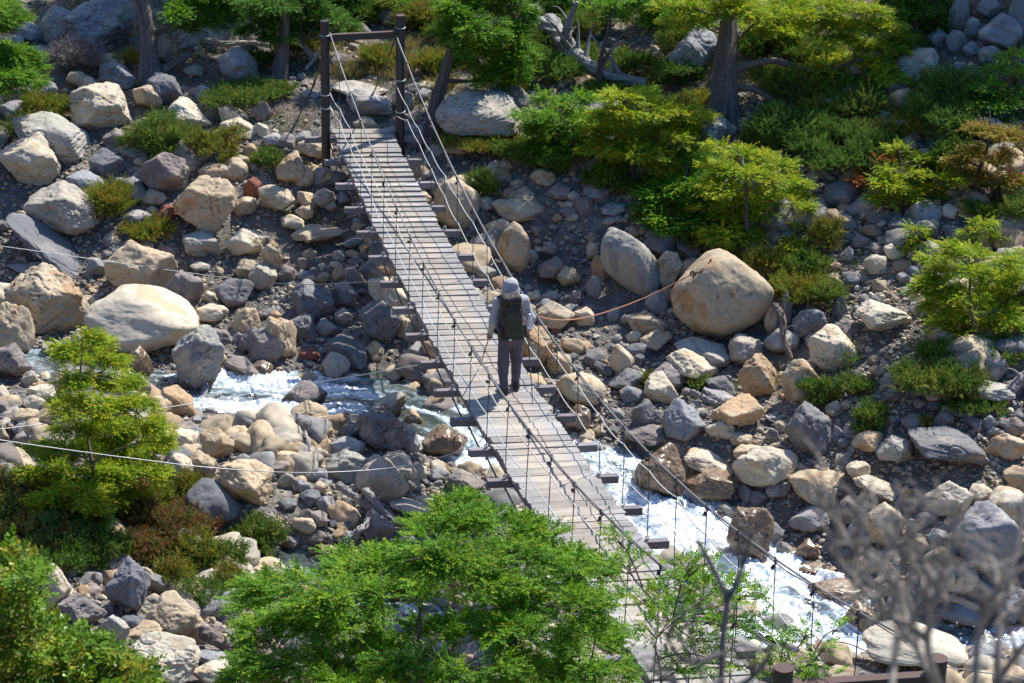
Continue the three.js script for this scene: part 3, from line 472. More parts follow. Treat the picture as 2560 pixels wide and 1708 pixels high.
[3.42,-0.65,-32.68,0.24,0.14,0.2,0,"D","a",12,"smaller dark grey boulder on the stony bank beside the cascade"],
[3.69,-0.54,-31.64,0.38,0.46,0.33,-15,"W","a",18,"large glossy wet brown boulder beside the cascade"],
[4.76,-0.2,-32.71,0.45,0.23,0.38,5,"T","a",18,"smaller tan boulder among the boulders between the path and the cascade"],
[5.4,0.04,-32.81,0.19,0.17,0.16,-10,"L","a",8,"smaller cream boulder among the boulders between the path and the cascade"],
[5.64,-0.03,-32.43,0.41,0.14,0.35,22,"L","a",18,"smaller cream boulder among the boulders between the path and the cascade"],
[4.62,-0.53,-32.3,0.33,0.19,0.28,0,"D","r",12,"smaller dark grey boulder on the stony bank beside the cascade"],
[4.21,-0.35,-32.94,0.22,0.15,0.18,0,"D","a",8,"smaller dark grey boulder among the boulders between the path and the cascade"],
[4.56,-0.76,-31.71,0.19,0.16,0.16,0,"W","r",8,"round wet brown stone below the large glossy one"],
[4.52,-0.9,-31.34,0.26,0.08,0.21,-5,"W","f",12,"smaller wet brown boulder on the stony bank beside the cascade"],
[5.67,-0.3,-31.66,0.34,0.35,0.29,0,"L","r",12,"cream round boulder half behind the bare grey twigs"],
[5.25,-0.33,-32.17,0.28,0.27,0.24,-20,"B","r",12,"smaller brown-grey boulder on the stony bank beside the cascade"],
[5.35,-0.52,-31.73,0.2,0.3,0.17,0,"G","a",12,"smaller grey boulder on the stony bank beside the cascade"],
[6.66,0.02,-31.97,0.37,0.27,0.31,-12,"L","a",18,"smaller cream boulder among the boulders between the path and the cascade"],
[7.18,0.07,-32.11,0.19,0.16,0.16,-20,"L","a",8,"smaller cream boulder among the boulders between the path and the cascade"],
[7.46,0.09,-31.6,0.35,0.29,0.3,0,"L","s",18,"pale smooth boulder behind the big grey angular boulder"],
[7.03,-0.04,-30.83,0.5,0.49,0.43,15,"G","a",18,"big grey angular boulder seen past the bare grey twigs"],
[6.67,-0.25,-31.09,0.13,0.22,0.11,15,"L","a",8,"smaller cream boulder on the stony bank beside the cascade"],
[6.43,-0.38,-30.88,0.16,0.14,0.14,0,"L","r",8,"smaller cream boulder on the stony bank beside the cascade"],
[6.33,-0.53,-30.53,0.25,0.26,0.21,0,"L","r",12,"smaller cream boulder on the stony bank beside the cascade"],
[6.71,-0.55,-30.53,0.21,0.22,0.18,0,"L","r",8,"smaller cream boulder on the stony bank beside the cascade"],
[6.99,-0.76,-30.44,0.23,0.21,0.2,0,"S","r",12,"smaller slate-dark boulder on the stony bank beside the cascade"],
[7.34,-0.93,-30.41,0.35,0.29,0.29,0,"S","a",18,"smaller slate-dark boulder on the stony bank beside the cascade"],
[6.66,-0.98,-30.24,0.37,0.12,0.29,0,"D","a",18,"smaller dark grey boulder on the stony bank beside the cascade"],
[5.44,-0.73,-31.29,0.22,0.23,0.19,0,"T","r",12,"smaller tan boulder on the stony bank beside the cascade"],
[7.73,0.24,-32.34,0.21,0.19,0.18,0,"T","r",8,"smaller tan boulder among the boulders between the path and the cascade"],
[5.61,-0.38,-28.23,0.74,0.23,0.54,8,"L","s",27,"huge smooth cream boulder at the foot of the near portal"],
[5.18,-0.98,-30.01,0.3,0.26,0.25,0,"W","r",12,"smaller wet brown boulder on the stony bank beside the cascade"],
[4.93,-0.93,-30.78,0.47,0.11,0.28,5,"W","f",18,"smaller wet brown boulder on the stony bank beside the cascade"],
[6.08,-0.05,-32.33,0.1,0.09,0.09,0,"T","a",5,"smaller tan stone among the boulders between the path and the cascade"],
[6.48,-0.95,-30.31,0.15,0.07,0.13,-10,"B","a",8,"smaller brown-grey stone on the stony bank beside the cascade"],
[6.81,-0.89,-30.37,0.18,0.06,0.15,0,"G","a",8,"smaller grey boulder on the stony bank beside the cascade"],
[6.57,-0.42,-28.04,0.26,0.17,0.22,0,"G","r",12,"smaller grey boulder on the stony bank beside the cascade"],
[4.49,-0.91,-29,0.26,0.1,0.22,15,"W","f",12,"smaller wet brown boulder on the stony bank beside the cascade"],
[4.47,-0.23,-27.19,0.21,0.08,0.18,0,"T","r",12,"smaller tan boulder on the stony bank beside the cascade"],
[6.45,-0.28,-31.31,0.18,0.12,0.16,0,"G","a",8,"smaller grey boulder on the stony bank beside the cascade"],
[6.31,-0.2,-31.73,0.15,0.13,0.13,0,"S","r",8,"smaller slate-dark stone on the stony bank beside the cascade"]];
const TREES = [
{name:"beech_tree",label:"large bright green beech standing in front of the near deck",category:"tree",group:"",leaf:"beech",r0:0.085,dens:1.25,lr:0.05,
  trunk:[[-0.71,2.31,-19.26],[-0.74,4.33,-19.49],[-0.77,4.79,-19.68],[-0.74,5.06,-19.79]],
  limbs:[],
  pads:[[-0.49,5.6,-20.25,0.31,0.11,0.28],[-0.7,5.32,-20.37,0.3,0.09,0.22],[-0.07,5.27,-20.45,0.45,0.12,0.31],[0.32,5.12,-20.68,0.24,0.09,0.21],[-1.2,5,-20.23,0.55,0.13,0.32],[-1.52,4.76,-20.49,0.34,0.1,0.25],[-0.58,5.69,-19.13,0.6,0.12,0.31],[-0.01,5.26,-19.8,0.5,0.13,0.32],[0.46,4.86,-20.57,0.34,0.12,0.29],[-2.19,4.84,-19.99,0.4,0.12,0.3],[-2.45,4.48,-20.33,0.26,0.09,0.23],[-1.7,5.26,-19.12,0.4,0.11,0.27],[-1.21,4.92,-19.67,0.46,0.12,0.29],[-0.33,5.21,-19.36,0.49,0.11,0.27],[0.28,4.89,-19.8,0.5,0.13,0.31],[0.78,5.14,-19.97,0.27,0.08,0.2],[0.71,5.29,-18.94,0.36,0.12,0.3],[-1.87,4.91,-19.17,0.49,0.12,0.28],[-2.28,4.77,-19.24,0.29,0.12,0.26],[-1.29,4.21,-20.25,0.47,0.12,0.28],[-0.51,4.4,-20.03,0.47,0.12,0.29],[0.12,4.89,-19.05,0.53,0.13,0.29],[0.72,4.28,-20.05,0.43,0.12,0.27],[-2.09,4.64,-18.91,0.44,0.11,0.25],[-1.54,4.25,-19.68,0.5,0.12,0.28],[-0.84,4.67,-18.9,0.44,0.12,0.27],[-0.19,4.76,-18.69,0.52,0.12,0.26],[0.48,3.94,-20.04,0.51,0.12,0.27],[0.94,4.56,-19.01,0.24,0.08,0.19],[-1.85,4.35,-18.94,0.57,0.11,0.24],[-1.11,3.6,-20.12,0.65,0.11,0.25],[-0.16,3.69,-19.94,0.64,0.11,0.25],[0.71,4.25,-19.04,0.49,0.11,0.24],[-2.53,3.71,-20.13,0.22,0.14,0.19]]},
{name:"beech_sapling",label:"thin open-crowned beech sapling beside the near deck",category:"tree",group:"",leaf:"beech",r0:0.035,dens:0.42,lr:0.05,
  trunk:[[1.37,2.95,-17.8],[1.34,5.26,-17.92],[1.35,5.44,-18],[1.43,5.61,-18.07]],
  limbs:[],
  pads:[[0.98,6.27,-18.4,0.11,0.08,0.1],[1.03,6,-18.46,0.23,0.06,0.16],[1.6,6.28,-17.96,0.23,0.07,0.17],[1.56,5.68,-18.67,0.31,0.08,0.2],[1.88,5.83,-18.41,0.27,0.07,0.18],[1.25,5.55,-18.65,0.31,0.07,0.17],[1.75,5.53,-18.55,0.35,0.08,0.19],[2.03,5.99,-17.97,0.23,0.07,0.18],[1.44,5.73,-17.94,0.3,0.07,0.17],[1.87,5.82,-17.72,0.3,0.07,0.17],[1.16,5.78,-17.68,0.22,0.05,0.12],[2.12,5.92,-17.63,0.15,0.07,0.13],[1.66,5.6,-17.81,0.26,0.07,0.16],[1.54,5.2,-18.03,0.23,0.06,0.15],[1.82,5.61,-17.42,0.22,0.06,0.14]]},
{name:"beech_seedling",label:"small feathery beech seedling behind the near portal post",category:"tree",group:"",leaf:"beech",r0:0.012,dens:0.38,lr:0.05,
  trunk:[[2.53,3.15,-17.28],[2.54,5.56,-17.4],[2.52,5.76,-17.48]],
  limbs:[],
  pads:[[2.39,5.74,-17.59,0.09,0.1,0.08],[2.55,5.91,-17.44,0.09,0.1,0.08],[2.69,5.82,-17.38,0.11,0.09,0.1],[2.84,5.81,-17.71,0.07,0.05,0.07],[2.34,5.66,-17.43,0.11,0.1,0.1],[2.55,5.68,-17.33,0.15,0.09,0.13],[2.23,5.56,-17.38,0.11,0.1,0.1],[2.69,5.46,-17.49,0.15,0.07,0.13]]},
{name:"young_beech",label:"young upright beech with yellow-tipped sprays on the stony bank",category:"tree",group:"",leaf:"beechY",r0:0.045,dens:1.7,lr:0.05,
  trunk:[[-5.57,0.58,-28.4],[-5.63,1.34,-28.65],[-5.73,2.16,-28.99],[-5.8,2.82,-29.27],[-5.76,3.48,-29.54]],
  limbs:[],
  pads:[[-5.64,3.66,-28.95,0.15,0.11,0.14],[-5.69,3.06,-30.09,0.15,0.1,0.13],[-5.95,3.49,-28.82,0.21,0.08,0.19],[-5.9,3.01,-29.73,0.33,0.09,0.27],[-5.56,2.88,-29.82,0.24,0.09,0.22],[-5.88,3.14,-28.67,0.26,0.08,0.23],[-5.69,2.66,-29.64,0.36,0.09,0.29],[-5.21,2.91,-29.1,0.21,0.08,0.19],[-6.08,2.49,-29.25,0.24,0.09,0.21],[-5.47,2.83,-28.53,0.44,0.1,0.3],[-5.01,2.82,-28.58,0.26,0.09,0.24],[-5.79,2.46,-28.63,0.35,0.09,0.27],[-5.45,1.98,-29.61,0.48,0.1,0.3],[-4.83,2.47,-28.66,0.25,0.08,0.22],[-6.24,1.83,-29.25,0.3,0.09,0.25],[-5.74,1.71,-29.46,0.45,0.11,0.32],[-5.14,1.75,-29.49,0.42,0.1,0.3],[-4.71,2.22,-28.78,0.18,0.07,0.16],[-6.24,1.8,-28.62,0.35,0.1,0.28],[-5.75,1.65,-28.82,0.48,0.12,0.33],[-5.21,1.57,-29.16,0.48,0.11,0.31],[-5.87,1.64,-28.18,0.52,0.12,0.34],[-5.44,1.25,-28.99,0.48,0.12,0.33],[-4.92,1.56,-29.19,0.24,0.1,0.22]]},
{name:"leafy_bush",label:"glossy broad-leaved bush on the steep slope above the near bank",category:"bush",group:"",leaf:"broad",r0:0.04,dens:1,lr:0.05,
  trunk:[[-3.15,6.26,-13.12],[-3.16,7.28,-13.35],[-3.12,7.65,-13.5]],
  limbs:[],
  pads:[[-3.41,8.17,-14.11,0.15,0.11,0.13],[-3.12,8.46,-13.34,0.17,0.12,0.15],[-3.39,7.85,-14.07,0.21,0.13,0.19],[-3.1,8.18,-13.28,0.17,0.1,0.15],[-3.41,8.26,-13.58,0.17,0.18,0.15],[-3.29,7.75,-13.67,0.23,0.12,0.21],[-3.06,7.68,-13.97,0.18,0.07,0.16],[-2.8,7.9,-13.43,0.2,0.07,0.17],[-2.73,7.55,-13.92,0.18,0.07,0.16],[-2.49,7.67,-13.56,0.15,0.08,0.13],[-2.99,7.8,-13.36,0.26,0.09,0.2],[-2.71,7.73,-13.34,0.26,0.08,0.18],[-3.19,7.79,-13.21,0.25,0.09,0.2],[-3.37,8.1,-13.23,0.2,0.17,0.18],[-2.42,7.74,-13.16,0.2,0.07,0.16]]},
{name:"beech_tree",label:"small bright beech with twin dark stems on the gully rim",category:"tree",group:"beeches along the gully rim",leaf:"beech",r0:0.05,dens:1,lr:0.05,
  trunk:[[0.92,1.97,-40.61],[0.91,2.45,-40.75],[0.99,2.81,-40.9],[0.9,3.18,-41.06]],
  limbs:[],
  pads:[[0.42,3.37,-41.34,0.18,0.12,0.16],[0.82,3.21,-41.61,0.36,0.09,0.32],[1.2,3.54,-40.84,0.3,0.08,0.27],[0.38,3.26,-40.6,0.39,0.09,0.35],[0.91,2.96,-41.49,0.48,0.09,0.39],[0.59,2.87,-40.96,0.52,0.1,0.42],[1.22,2.99,-40.88,0.43,0.11,0.39],[0.27,3.06,-40.72,0.3,0.08,0.27],[0.83,2.63,-40.93,0.48,0.12,0.43],[0.44,2.56,-41.15,0.32,0.1,0.29],[1.27,2.65,-40.79,0.36,0.13,0.32],[0.83,2.51,-40.69,0.4,0.09,0.36]]},
{name:"beech_tree",label:"flat-topped golden-green beech in the middle of the gully rim",category:"tree",group:"beeches along the gully rim",leaf:"beechY",r0:0.06,dens:1,lr:0.05,
  trunk:[[2.09,1.81,-39.94],[2.16,2.36,-40.11],[2.07,2.72,-40.26],[1.91,3.22,-40.47]],
  limbs:[],
  pads:[[1.87,3.77,-40.21,0.39,0.07,0.32],[2.31,3.58,-41.07,0.28,0.07,0.25],[2.19,3.58,-40.11,0.58,0.09,0.38],[2.92,3.42,-40.54,0.51,0.08,0.34],[3.34,3.22,-40.83,0.22,0.06,0.2],[1.65,3.43,-40.15,0.43,0.09,0.38],[2.7,3.13,-40.68,0.55,0.09,0.38],[3.19,2.97,-40.85,0.3,0.08,0.27],[1.91,3.04,-40.53,0.67,0.11,0.46],[2.48,2.89,-40.64,0.47,0.1,0.42],[2.9,3.07,-39.98,0.31,0.1,0.28],[1.6,2.84,-40.23,0.43,0.11,0.39],[2.21,2.87,-39.94,0.58,0.11,0.44],[1.86,2.39,-40.49,0.47,0.12,0.43],[2.53,2.65,-40,0.39,0.09,0.35],[1.59,3.3,-40.45,0.31,0.1,0.28]]},
{name:"beech_tree",label:"dense dark green beech thicket tree beside the golden-green one",category:"tree",group:"beeches along the gully rim",leaf:"beech",r0:0.06,dens:1.1,lr:0.05,
  trunk:[[3.01,1.52,-39.31],[3.03,2.17,-39.52],[2.98,2.67,-39.73]],
  limbs:[],
  pads:[[2.94,2.65,-40.26,0.39,0.12,0.35],[3.24,2.56,-40.06,0.35,0.13,0.32],[2.63,2.44,-40.15,0.35,0.13,0.32],[3.06,2.44,-39.58,0.5,0.12,0.45],[2.61,2.24,-39.53,0.46,0.13,0.42],[3.32,2.17,-39.77,0.39,0.16,0.35],[2.92,2.03,-39.44,0.54,0.13,0.49],[2.45,2.01,-39.23,0.31,0.17,0.28],[3.3,1.92,-39.31,0.39,0.15,0.35],[2.79,1.89,-39.02,0.46,0.13,0.41]]},
{name:"beech_tree",label:"tiered yellow-green beech growing above the giant round boulder",category:"tree",group:"beeches along the gully rim",leaf:"beechY",r0:0.06,dens:1,lr:0.05,
  trunk:[[4.1,1.28,-38.27],[4.04,2.12,-38.57],[3.99,2.68,-38.8],[3.9,3.24,-39.03]],
  limbs:[],
  pads:[[3.51,3.31,-38.9,0.21,0.07,0.19],[3.88,2.99,-39.56,0.31,0.07,0.28],[4.26,2.93,-39.5,0.42,0.08,0.32],[4.68,2.96,-39.08,0.3,0.06,0.24],[3.6,2.92,-38.9,0.38,0.08,0.31],[4.04,2.88,-38.67,0.6,0.09,0.34],[4.69,2.86,-38.34,0.37,0.07,0.26],[3.44,2.69,-38.51,0.38,0.09,0.34],[4.03,2.4,-39.05,0.61,0.1,0.38],[4.73,2.31,-39.12,0.46,0.08,0.3],[4.96,2.41,-38.5,0.23,0.07,0.2],[3.65,2.14,-38.95,0.46,0.1,0.37],[4.34,2.09,-38.91,0.65,0.11,0.41],[4.94,1.99,-38.76,0.3,0.11,0.27],[3.87,1.84,-38.66,0.53,0.11,0.4],[4.65,1.75,-38.75,0.53,0.11,0.4],[3.54,1.89,-38.29,0.3,0.13,0.27],[4.27,1.52,-38.58,0.61,0.12,0.42],[4.89,1.74,-38.12,0.38,0.13,0.34],[4.7,1.37,-38.23,0.45,0.12,0.41],[5.13,1.12,-38.5,0.34,0.16,0.31],[4.97,0.87,-38.29,0.38,0.14,0.34]]},
{name:"beech_tree",label:"leaning beech with a bare pale scar on its trunk beside the far portal",category:"tree",group:"",leaf:"beech",r0:0.12,dens:1.15,lr:0.05,
  trunk:[[-1.56,2.23,-42.21],[-1.53,2.8,-42.39],[-1.42,3.25,-42.58],[-1.27,3.78,-42.8],[-1.08,4.39,-43.05],[-0.93,5.15,-43.37]],
  limbs:[],
  pads:[[-1.07,4.6,-42.87,0.49,0.17,0.44],[-0.52,4.49,-43.68,0.58,0.18,0.52],[-0.02,4.44,-43.27,0.37,0.2,0.33],[-1.16,4.21,-43.08,0.37,0.16,0.33],[-0.66,4.4,-42.42,0.48,0.18,0.44],[-0.17,4.17,-43.02,0.45,0.19,0.41],[-0.9,4.02,-42.57,0.49,0.18,0.44],[-0.33,3.82,-43.04,0.49,0.2,0.44],[0.08,3.78,-42.75,0.23,0.16,0.21],[-1.07,3.53,-43.11,0.29,0.15,0.26],[-0.57,3.52,-42.88,0.41,0.2,0.37],[-0.07,3.33,-43,0.33,0.17,0.3],[-0.72,3.39,-42.44,0.29,0.11,0.26],[-0.36,4.89,-43.45,0.74,0.14,0.67],[-1.1,4.92,-43.58,0.66,0.16,0.59]]},
{name:"beech_tree",label:"dark-crowned beech with a thick furrowed trunk upstream of the far portal",category:"tree",group:"",leaf:"beechD",r0:0.15,dens:1.1,lr:0.05,
  trunk:[[-4.65,2.57,-44.14],[-4.6,3.19,-44.34],[-4.57,3.66,-44.53],[-4.61,4.36,-44.83]],
  limbs:[],
  pads:[[-5.42,3.91,-45.14,0.43,0.15,0.39],[-4.83,4.17,-44.52,0.59,0.13,0.53],[-4.3,3.93,-45.17,0.51,0.15,0.46],[-3.79,3.77,-45.15,0.39,0.15,0.35],[-5.05,3.77,-44.87,0.51,0.15,0.46],[-4.49,3.6,-45.23,0.6,0.13,0.54],[-3.97,3.46,-45.15,0.43,0.12,0.39],[-5.27,3.67,-44.57,0.25,0.11,0.23],[-4.68,3.53,-44.52,0.42,0.07,0.36],[-3.37,3.96,-44.15,0.24,0.11,0.21],[-4.23,4.25,-45.29,0.77,0.13,0.67],[-5.44,4.19,-45.42,0.69,0.14,0.62]]},
{name:"old_tree",label:"thick shaded old trunk with a torn top among dark boulders",category:"tree",group:"",leaf:"beech",r0:0.21,dens:1.1,lr:0.05,
  trunk:[[-7.17,2.53,-44.23],[-7.21,3.19,-44.44],[-7.28,3.73,-44.67],[-7.42,4.2,-44.86],[-7.6,4.67,-45.06]],
  limbs:[],
  pads:[[-6.56,4.03,-44.76,0.38,0.13,0.34],[-6.17,3.89,-44.98,0.38,0.15,0.35],[-5.91,3.69,-44.94,0.24,0.15,0.22],[-6.43,3.68,-44.94,0.34,0.14,0.31],[-6.67,3.93,-44.32,0.21,0.11,0.19],[-6.28,4.22,-45.24,0.6,0.14,0.54],[-7.1,4.58,-45.13,0.68,0.15,0.61]]},
{name:"beech_tree",label:"bright beech whose sprays reach in beside the blocky cream boulders",category:"tree",group:"",leaf:"beech",r0:0.08,dens:1.2,lr:0.05,
  trunk:[[-10.04,1.74,-41.46],[-9.98,2.95,-41.78],[-9.91,3.7,-42.09],[-9.93,4.52,-42.43]],
  limbs:[],
  pads:[[-9.57,4.52,-42.61,0.36,0.08,0.33],[-9.35,4.4,-42.29,0.32,0.06,0.29],[-9.63,4.19,-42.43,0.32,0.06,0.29],[-9.57,3.78,-42.42,0.41,0.09,0.37],[-9.3,3.67,-42.23,0.36,0.1,0.33],[-9.15,3.47,-42.23,0.36,0.12,0.33],[-9.24,3.51,-41.5,0.4,0.11,0.36],[-8.95,3.41,-41.6,0.28,0.09,0.25],[-9.4,3.17,-41.8,0.32,0.06,0.27],[-9.78,3.51,-42.17,0.4,0.13,0.36],[-9.79,4.52,-42.12,0.4,0.14,0.36]]},
{name:"old_tree",label:"huge old beech with a furrowed trunk and a long low limb",category:"tree",group:"",leaf:"beechY",r0:0.27,dens:1,lr:0.085,
  trunk:[[3.8,2.74,-41.52],[3.83,3.52,-41.79],[3.84,4.12,-42.03],[3.85,4.71,-42.28],[3.82,5.45,-42.59]],
  limbs:[[[3.88,3.78,-41.89],[4.25,3.92,-41.89],[4.72,4.02,-41.86],[5.28,3.9,-41.75],[5.75,3.93,-41.69],[6.14,4.1,-41.7]],[[3.88,3.52,-41.79],[4.33,3.54,-41.63],[4.8,3.33,-41.38]],[[5.38,3.85,-41.92],[5.69,3.68,-41.69],[5.8,3.43,-41.42]]],
  pads:[[2.97,4.8,-42.64,0.48,0.12,0.44],[3.45,4.72,-42.51,0.48,0.12,0.44],[4.01,5.05,-41.63,0.55,0.13,0.5],[4.55,4.77,-42.26,0.4,0.14,0.36],[5.22,5,-41.93,0.48,0.1,0.43],[5.74,5.11,-41.68,0.47,0.1,0.43],[6.31,5.02,-41.78,0.36,0.08,0.32],[5.49,4.71,-41.96,0.44,0.08,0.39],[6.02,4.74,-41.74,0.48,0.08,0.4],[6.57,4.78,-41.78,0.4,0.07,0.35],[5.59,4.54,-41.4,0.43,0.08,0.39],[6.25,4.33,-42.06,0.48,0.08,0.39],[6.79,4.3,-41.9,0.32,0.09,0.29],[7,4.43,-42.36,0.24,0.06,0.22],[5.96,3.97,-42.13,0.48,0.09,0.43],[6.52,4.1,-41.57,0.36,0.07,0.32],[6.28,3.54,-42.49,0.45,0.1,0.4],[6.7,3.96,-41.1,0.32,0.06,0.28],[5.69,3.68,-41.69,0.36,0.09,0.32],[6.22,3.53,-41.4,0.48,0.09,0.41],[6.9,3.44,-41.6,0.28,0.07,0.25],[5.88,3.41,-41.07,0.4,0.08,0.35],[6.6,2.94,-42.12,0.41,0.08,0.36],[5.6,3.99,-41.76,0.32,0.11,0.29],[3.06,4.81,-41.52,0.39,0.07,0.35],[4.34,4.45,-42.37,0.32,0.09,0.29],[3.37,5.38,-41.86,0.71,0.11,0.58]]},
{name:"slender_tree",label:"slender bare-stemmed tree forking beside the fallen dead trunk",category:"tree",group:"",leaf:"beech",r0:0.07,dens:0.9,lr:0.035,
  trunk:[[1.61,2.61,-43.45],[1.64,3.34,-43.69],[1.75,3.96,-43.95],[1.83,4.66,-44.24]],
  limbs:[[[1.64,3.42,-43.72],[1.91,3.85,-43.74],[2.31,4.2,-43.73]]],
  pads:[[2.49,4.39,-44.17,0.38,0.11,0.34],[2.9,4.36,-43.98,0.42,0.1,0.38],[2.25,4.19,-44.12,0.34,0.09,0.3],[2.69,4,-44.37,0.38,0.08,0.34],[3.18,4.08,-44.28,0.29,0.08,0.26],[2.31,4.61,-44.15,0.5,0.08,0.44]]},
{name:"orange_sapling",label:"small orange-leaved sapling beside the golden beeches",category:"tree",group:"",leaf:"rust",r0:0.025,dens:1,lr:0.05,
  trunk:[[6.12,2.01,-38.82],[6.09,2.51,-38.97],[6.18,2.8,-39.09],[6.36,3.01,-39.18]],
  limbs:[],
  pads:[[6.16,2.76,-39.21,0.18,0.08,0.16],[6.3,2.89,-39.19,0.17,0.08,0.15],[6.02,2.7,-38.99,0.14,0.06,0.12],[6.38,3.09,-39.06,0.09,0.07,0.08],[6.23,2.61,-39.05,0.12,0.05,0.11]]},
{name:"beech_tree",label:"golden beech behind the orange sapling",category:"tree",group:"",leaf:"beechY",r0:0.05,dens:0.95,lr:0.05,
  trunk:[[6.59,2.1,-38.71],[6.65,2.64,-38.87],[6.68,3.06,-39.05],[6.71,3.34,-39.17]],
  limbs:[],
  pads:[[6.69,3.25,-39.2,0.18,0.08,0.16],[6.91,3.03,-39.53,0.27,0.06,0.24],[6.57,2.95,-39.51,0.23,0.07,0.21],[7.12,3.07,-39.17,0.23,0.05,0.2],[6.62,2.97,-38.85,0.38,0.08,0.31],[7.17,2.74,-39.34,0.42,0.07,0.28],[7.47,2.96,-38.46,0.3,0.06,0.23],[6.36,2.83,-38.53,0.34,0.08,0.3],[6.89,2.66,-38.95,0.46,0.09,0.35],[7.36,2.58,-38.97,0.42,0.08,0.31],[6.6,2.58,-38.46,0.41,0.09,0.34],[7.67,2.41,-38.92,0.23,0.07,0.21],[7.18,2.28,-39.15,0.46,0.08,0.3],[7.4,2.31,-38.6,0.38,0.06,0.22]]},
{name:"beech_tree",label:"tangled beech with orange-yellow sprays and dead twigs",category:"tree",group:"",leaf:"beechO",r0:0.06,dens:0.9,lr:0.05,
  trunk:[[7.95,2.36,-38.41],[7.98,3,-38.62],[8.08,3.55,-38.85],[8.18,4.04,-39.05]],
  limbs:[],
  pads:[[7.99,3.75,-38.86,0.23,0.07,0.2],[8.25,3.75,-38.63,0.34,0.07,0.29],[8.56,3.63,-38.65,0.26,0.08,0.24],[7.87,3.23,-39.23,0.27,0.05,0.2],[8.14,3.38,-38.65,0.45,0.08,0.32],[8.71,3.08,-39.15,0.34,0.08,0.31],[7.79,2.97,-39.05,0.3,0.06,0.24],[8.11,2.97,-38.71,0.41,0.09,0.35],[8.5,2.95,-38.34,0.37,0.09,0.34],[7.97,2.56,-38.96,0.38,0.08,0.31],[8.4,2.59,-38.44,0.38,0.08,0.3],[7.62,3.22,-38.62,0.23,0.05,0.2]]},
{name:"beech_tree",label:"pale green beech climbing past the heap of dark shaded boulders",category:"tree",group:"",leaf:"beech",r0:0.05,dens:0.75,lr:0.05,
  trunk:[[8.93,3.17,-39.93],[8.83,3.06,-40.2],[8.74,3.71,-40.46],[8.88,4.5,-40.8]],
  limbs:[],
  pads:[[8.77,4.54,-40.65,0.31,0.06,0.28],[8.65,4.13,-41.06,0.28,0.07,0.25],[9,4.25,-40.69,0.31,0.08,0.28],[8.39,4.03,-40.42,0.31,0.06,0.27],[8.81,3.93,-40.54,0.39,0.07,0.32],[8.44,3.79,-40.17,0.39,0.07,0.31],[9.03,3.65,-40.55,0.31,0.08,0.28],[8.66,3.47,-40.32,0.39,0.07,0.3]]},
{name:"beech_tree",label:"broad golden-green beech beside the gravel path",category:"tree",group:"",leaf:"beechY",r0:0.06,dens:1.1,lr:0.05,
  trunk:[[7.49,1.08,-35.02],[7.44,1.62,-35.19],[7.4,2.08,-35.37],[7.28,2.59,-35.59]],
  limbs:[],
  pads:[[6.99,2.8,-35.41,0.31,0.06,0.23],[6.88,2.43,-35.89,0.25,0.05,0.2],[7.46,2.52,-35.99,0.28,0.06,0.23],[7.76,2.74,-35.02,0.31,0.06,0.23],[8.17,2.6,-35.63,0.25,0.07,0.22],[7.13,2.49,-35.25,0.45,0.08,0.29],[7.85,2.12,-35.96,0.46,0.08,0.29],[8.24,2.17,-35.78,0.28,0.1,0.26],[6.78,2.3,-35.14,0.35,0.08,0.28],[6.58,2.16,-35.11,0.2,0.05,0.16],[7.25,2.22,-34.99,0.52,0.1,0.34],[8.01,1.81,-35.9,0.46,0.1,0.35],[6.87,1.93,-35.04,0.35,0.09,0.31],[7.5,1.71,-35.36,0.53,0.11,0.37],[8.03,1.71,-35.19,0.39,0.12,0.35],[7.09,1.48,-35.32,0.39,0.1,0.34],[7.65,1.38,-35.22,0.46,0.11,0.36],[8.18,1.2,-35.33,0.32,0.1,0.29]]},
{name:"beech_sapling",label:"thin beech sapling on the bare slope above the golden-green beech",category:"tree",group:"",leaf:"beechY",r0:0.02,dens:0.8,lr:0.05,
  trunk:[[7.38,1.66,-37.04],[7.59,2.16,-37.19],[7.77,2.5,-37.33],[7.83,2.77,-37.44]],
  limbs:[],
  pads:[[7.81,2.62,-37.21,0.2,0.05,0.16],[8.16,2.3,-37.36,0.18,0.05,0.12],[7.64,2.42,-37.21,0.18,0.05,0.14],[7.93,2.43,-37.32,0.19,0.05,0.14],[7.54,2.25,-37.15,0.18,0.05,0.14]]},
{name:"beech_sapling",label:"tiny beech sapling at the top of the bare path slope",category:"tree",group:"",leaf:"beechY",r0:0.015,dens:0.9,lr:0.05,
  trunk:[[6.86,1.7,-37.34],[6.84,2.12,-37.45],[6.82,2.39,-37.57]],
  limbs:[],
  pads:[[6.81,2.38,-37.47,0.15,0.08,0.13],[6.75,2.18,-37.49,0.13,0.07,0.12],[6.92,2.19,-37.47,0.15,0.06,0.13],[6.82,2.04,-37.36,0.16,0.06,0.15]]},
{name:"hillside_beech",label:"bushy beech at the top of the hillside above the fallen trunk",category:"tree",group:"",leaf:"beech",r0:0.07,dens:1,lr:0.05,
  trunk:[[1.36,3.18,-46.75],[1.38,3.7,-46.91],[1.33,4.07,-47.06],[1.34,4.4,-47.2]],
  limbs:[],
  pads:[[0.96,3.58,-47.17,0.4,0.14,0.36],[1.4,3.76,-47.05,0.53,0.14,0.48],[1.83,3.77,-46.33,0.4,0.13,0.36],[1.22,3.57,-46.53,0.4,0.09,0.36],[0.77,3.91,-46.94,0.53,0.14,0.48],[1.77,3.83,-47.5,0.54,0.14,0.48]]},
{name:"hillside_beech",label:"bushy beech between the slender tree and the huge old beech",category:"tree",group:"",leaf:"beechD",r0:0.07,dens:1,lr:0.05,
  trunk:[[3.23,3.28,-46.04],[3.25,3.79,-46.19],[3.2,4.16,-46.34],[3.21,4.48,-46.48]],
  limbs:[],
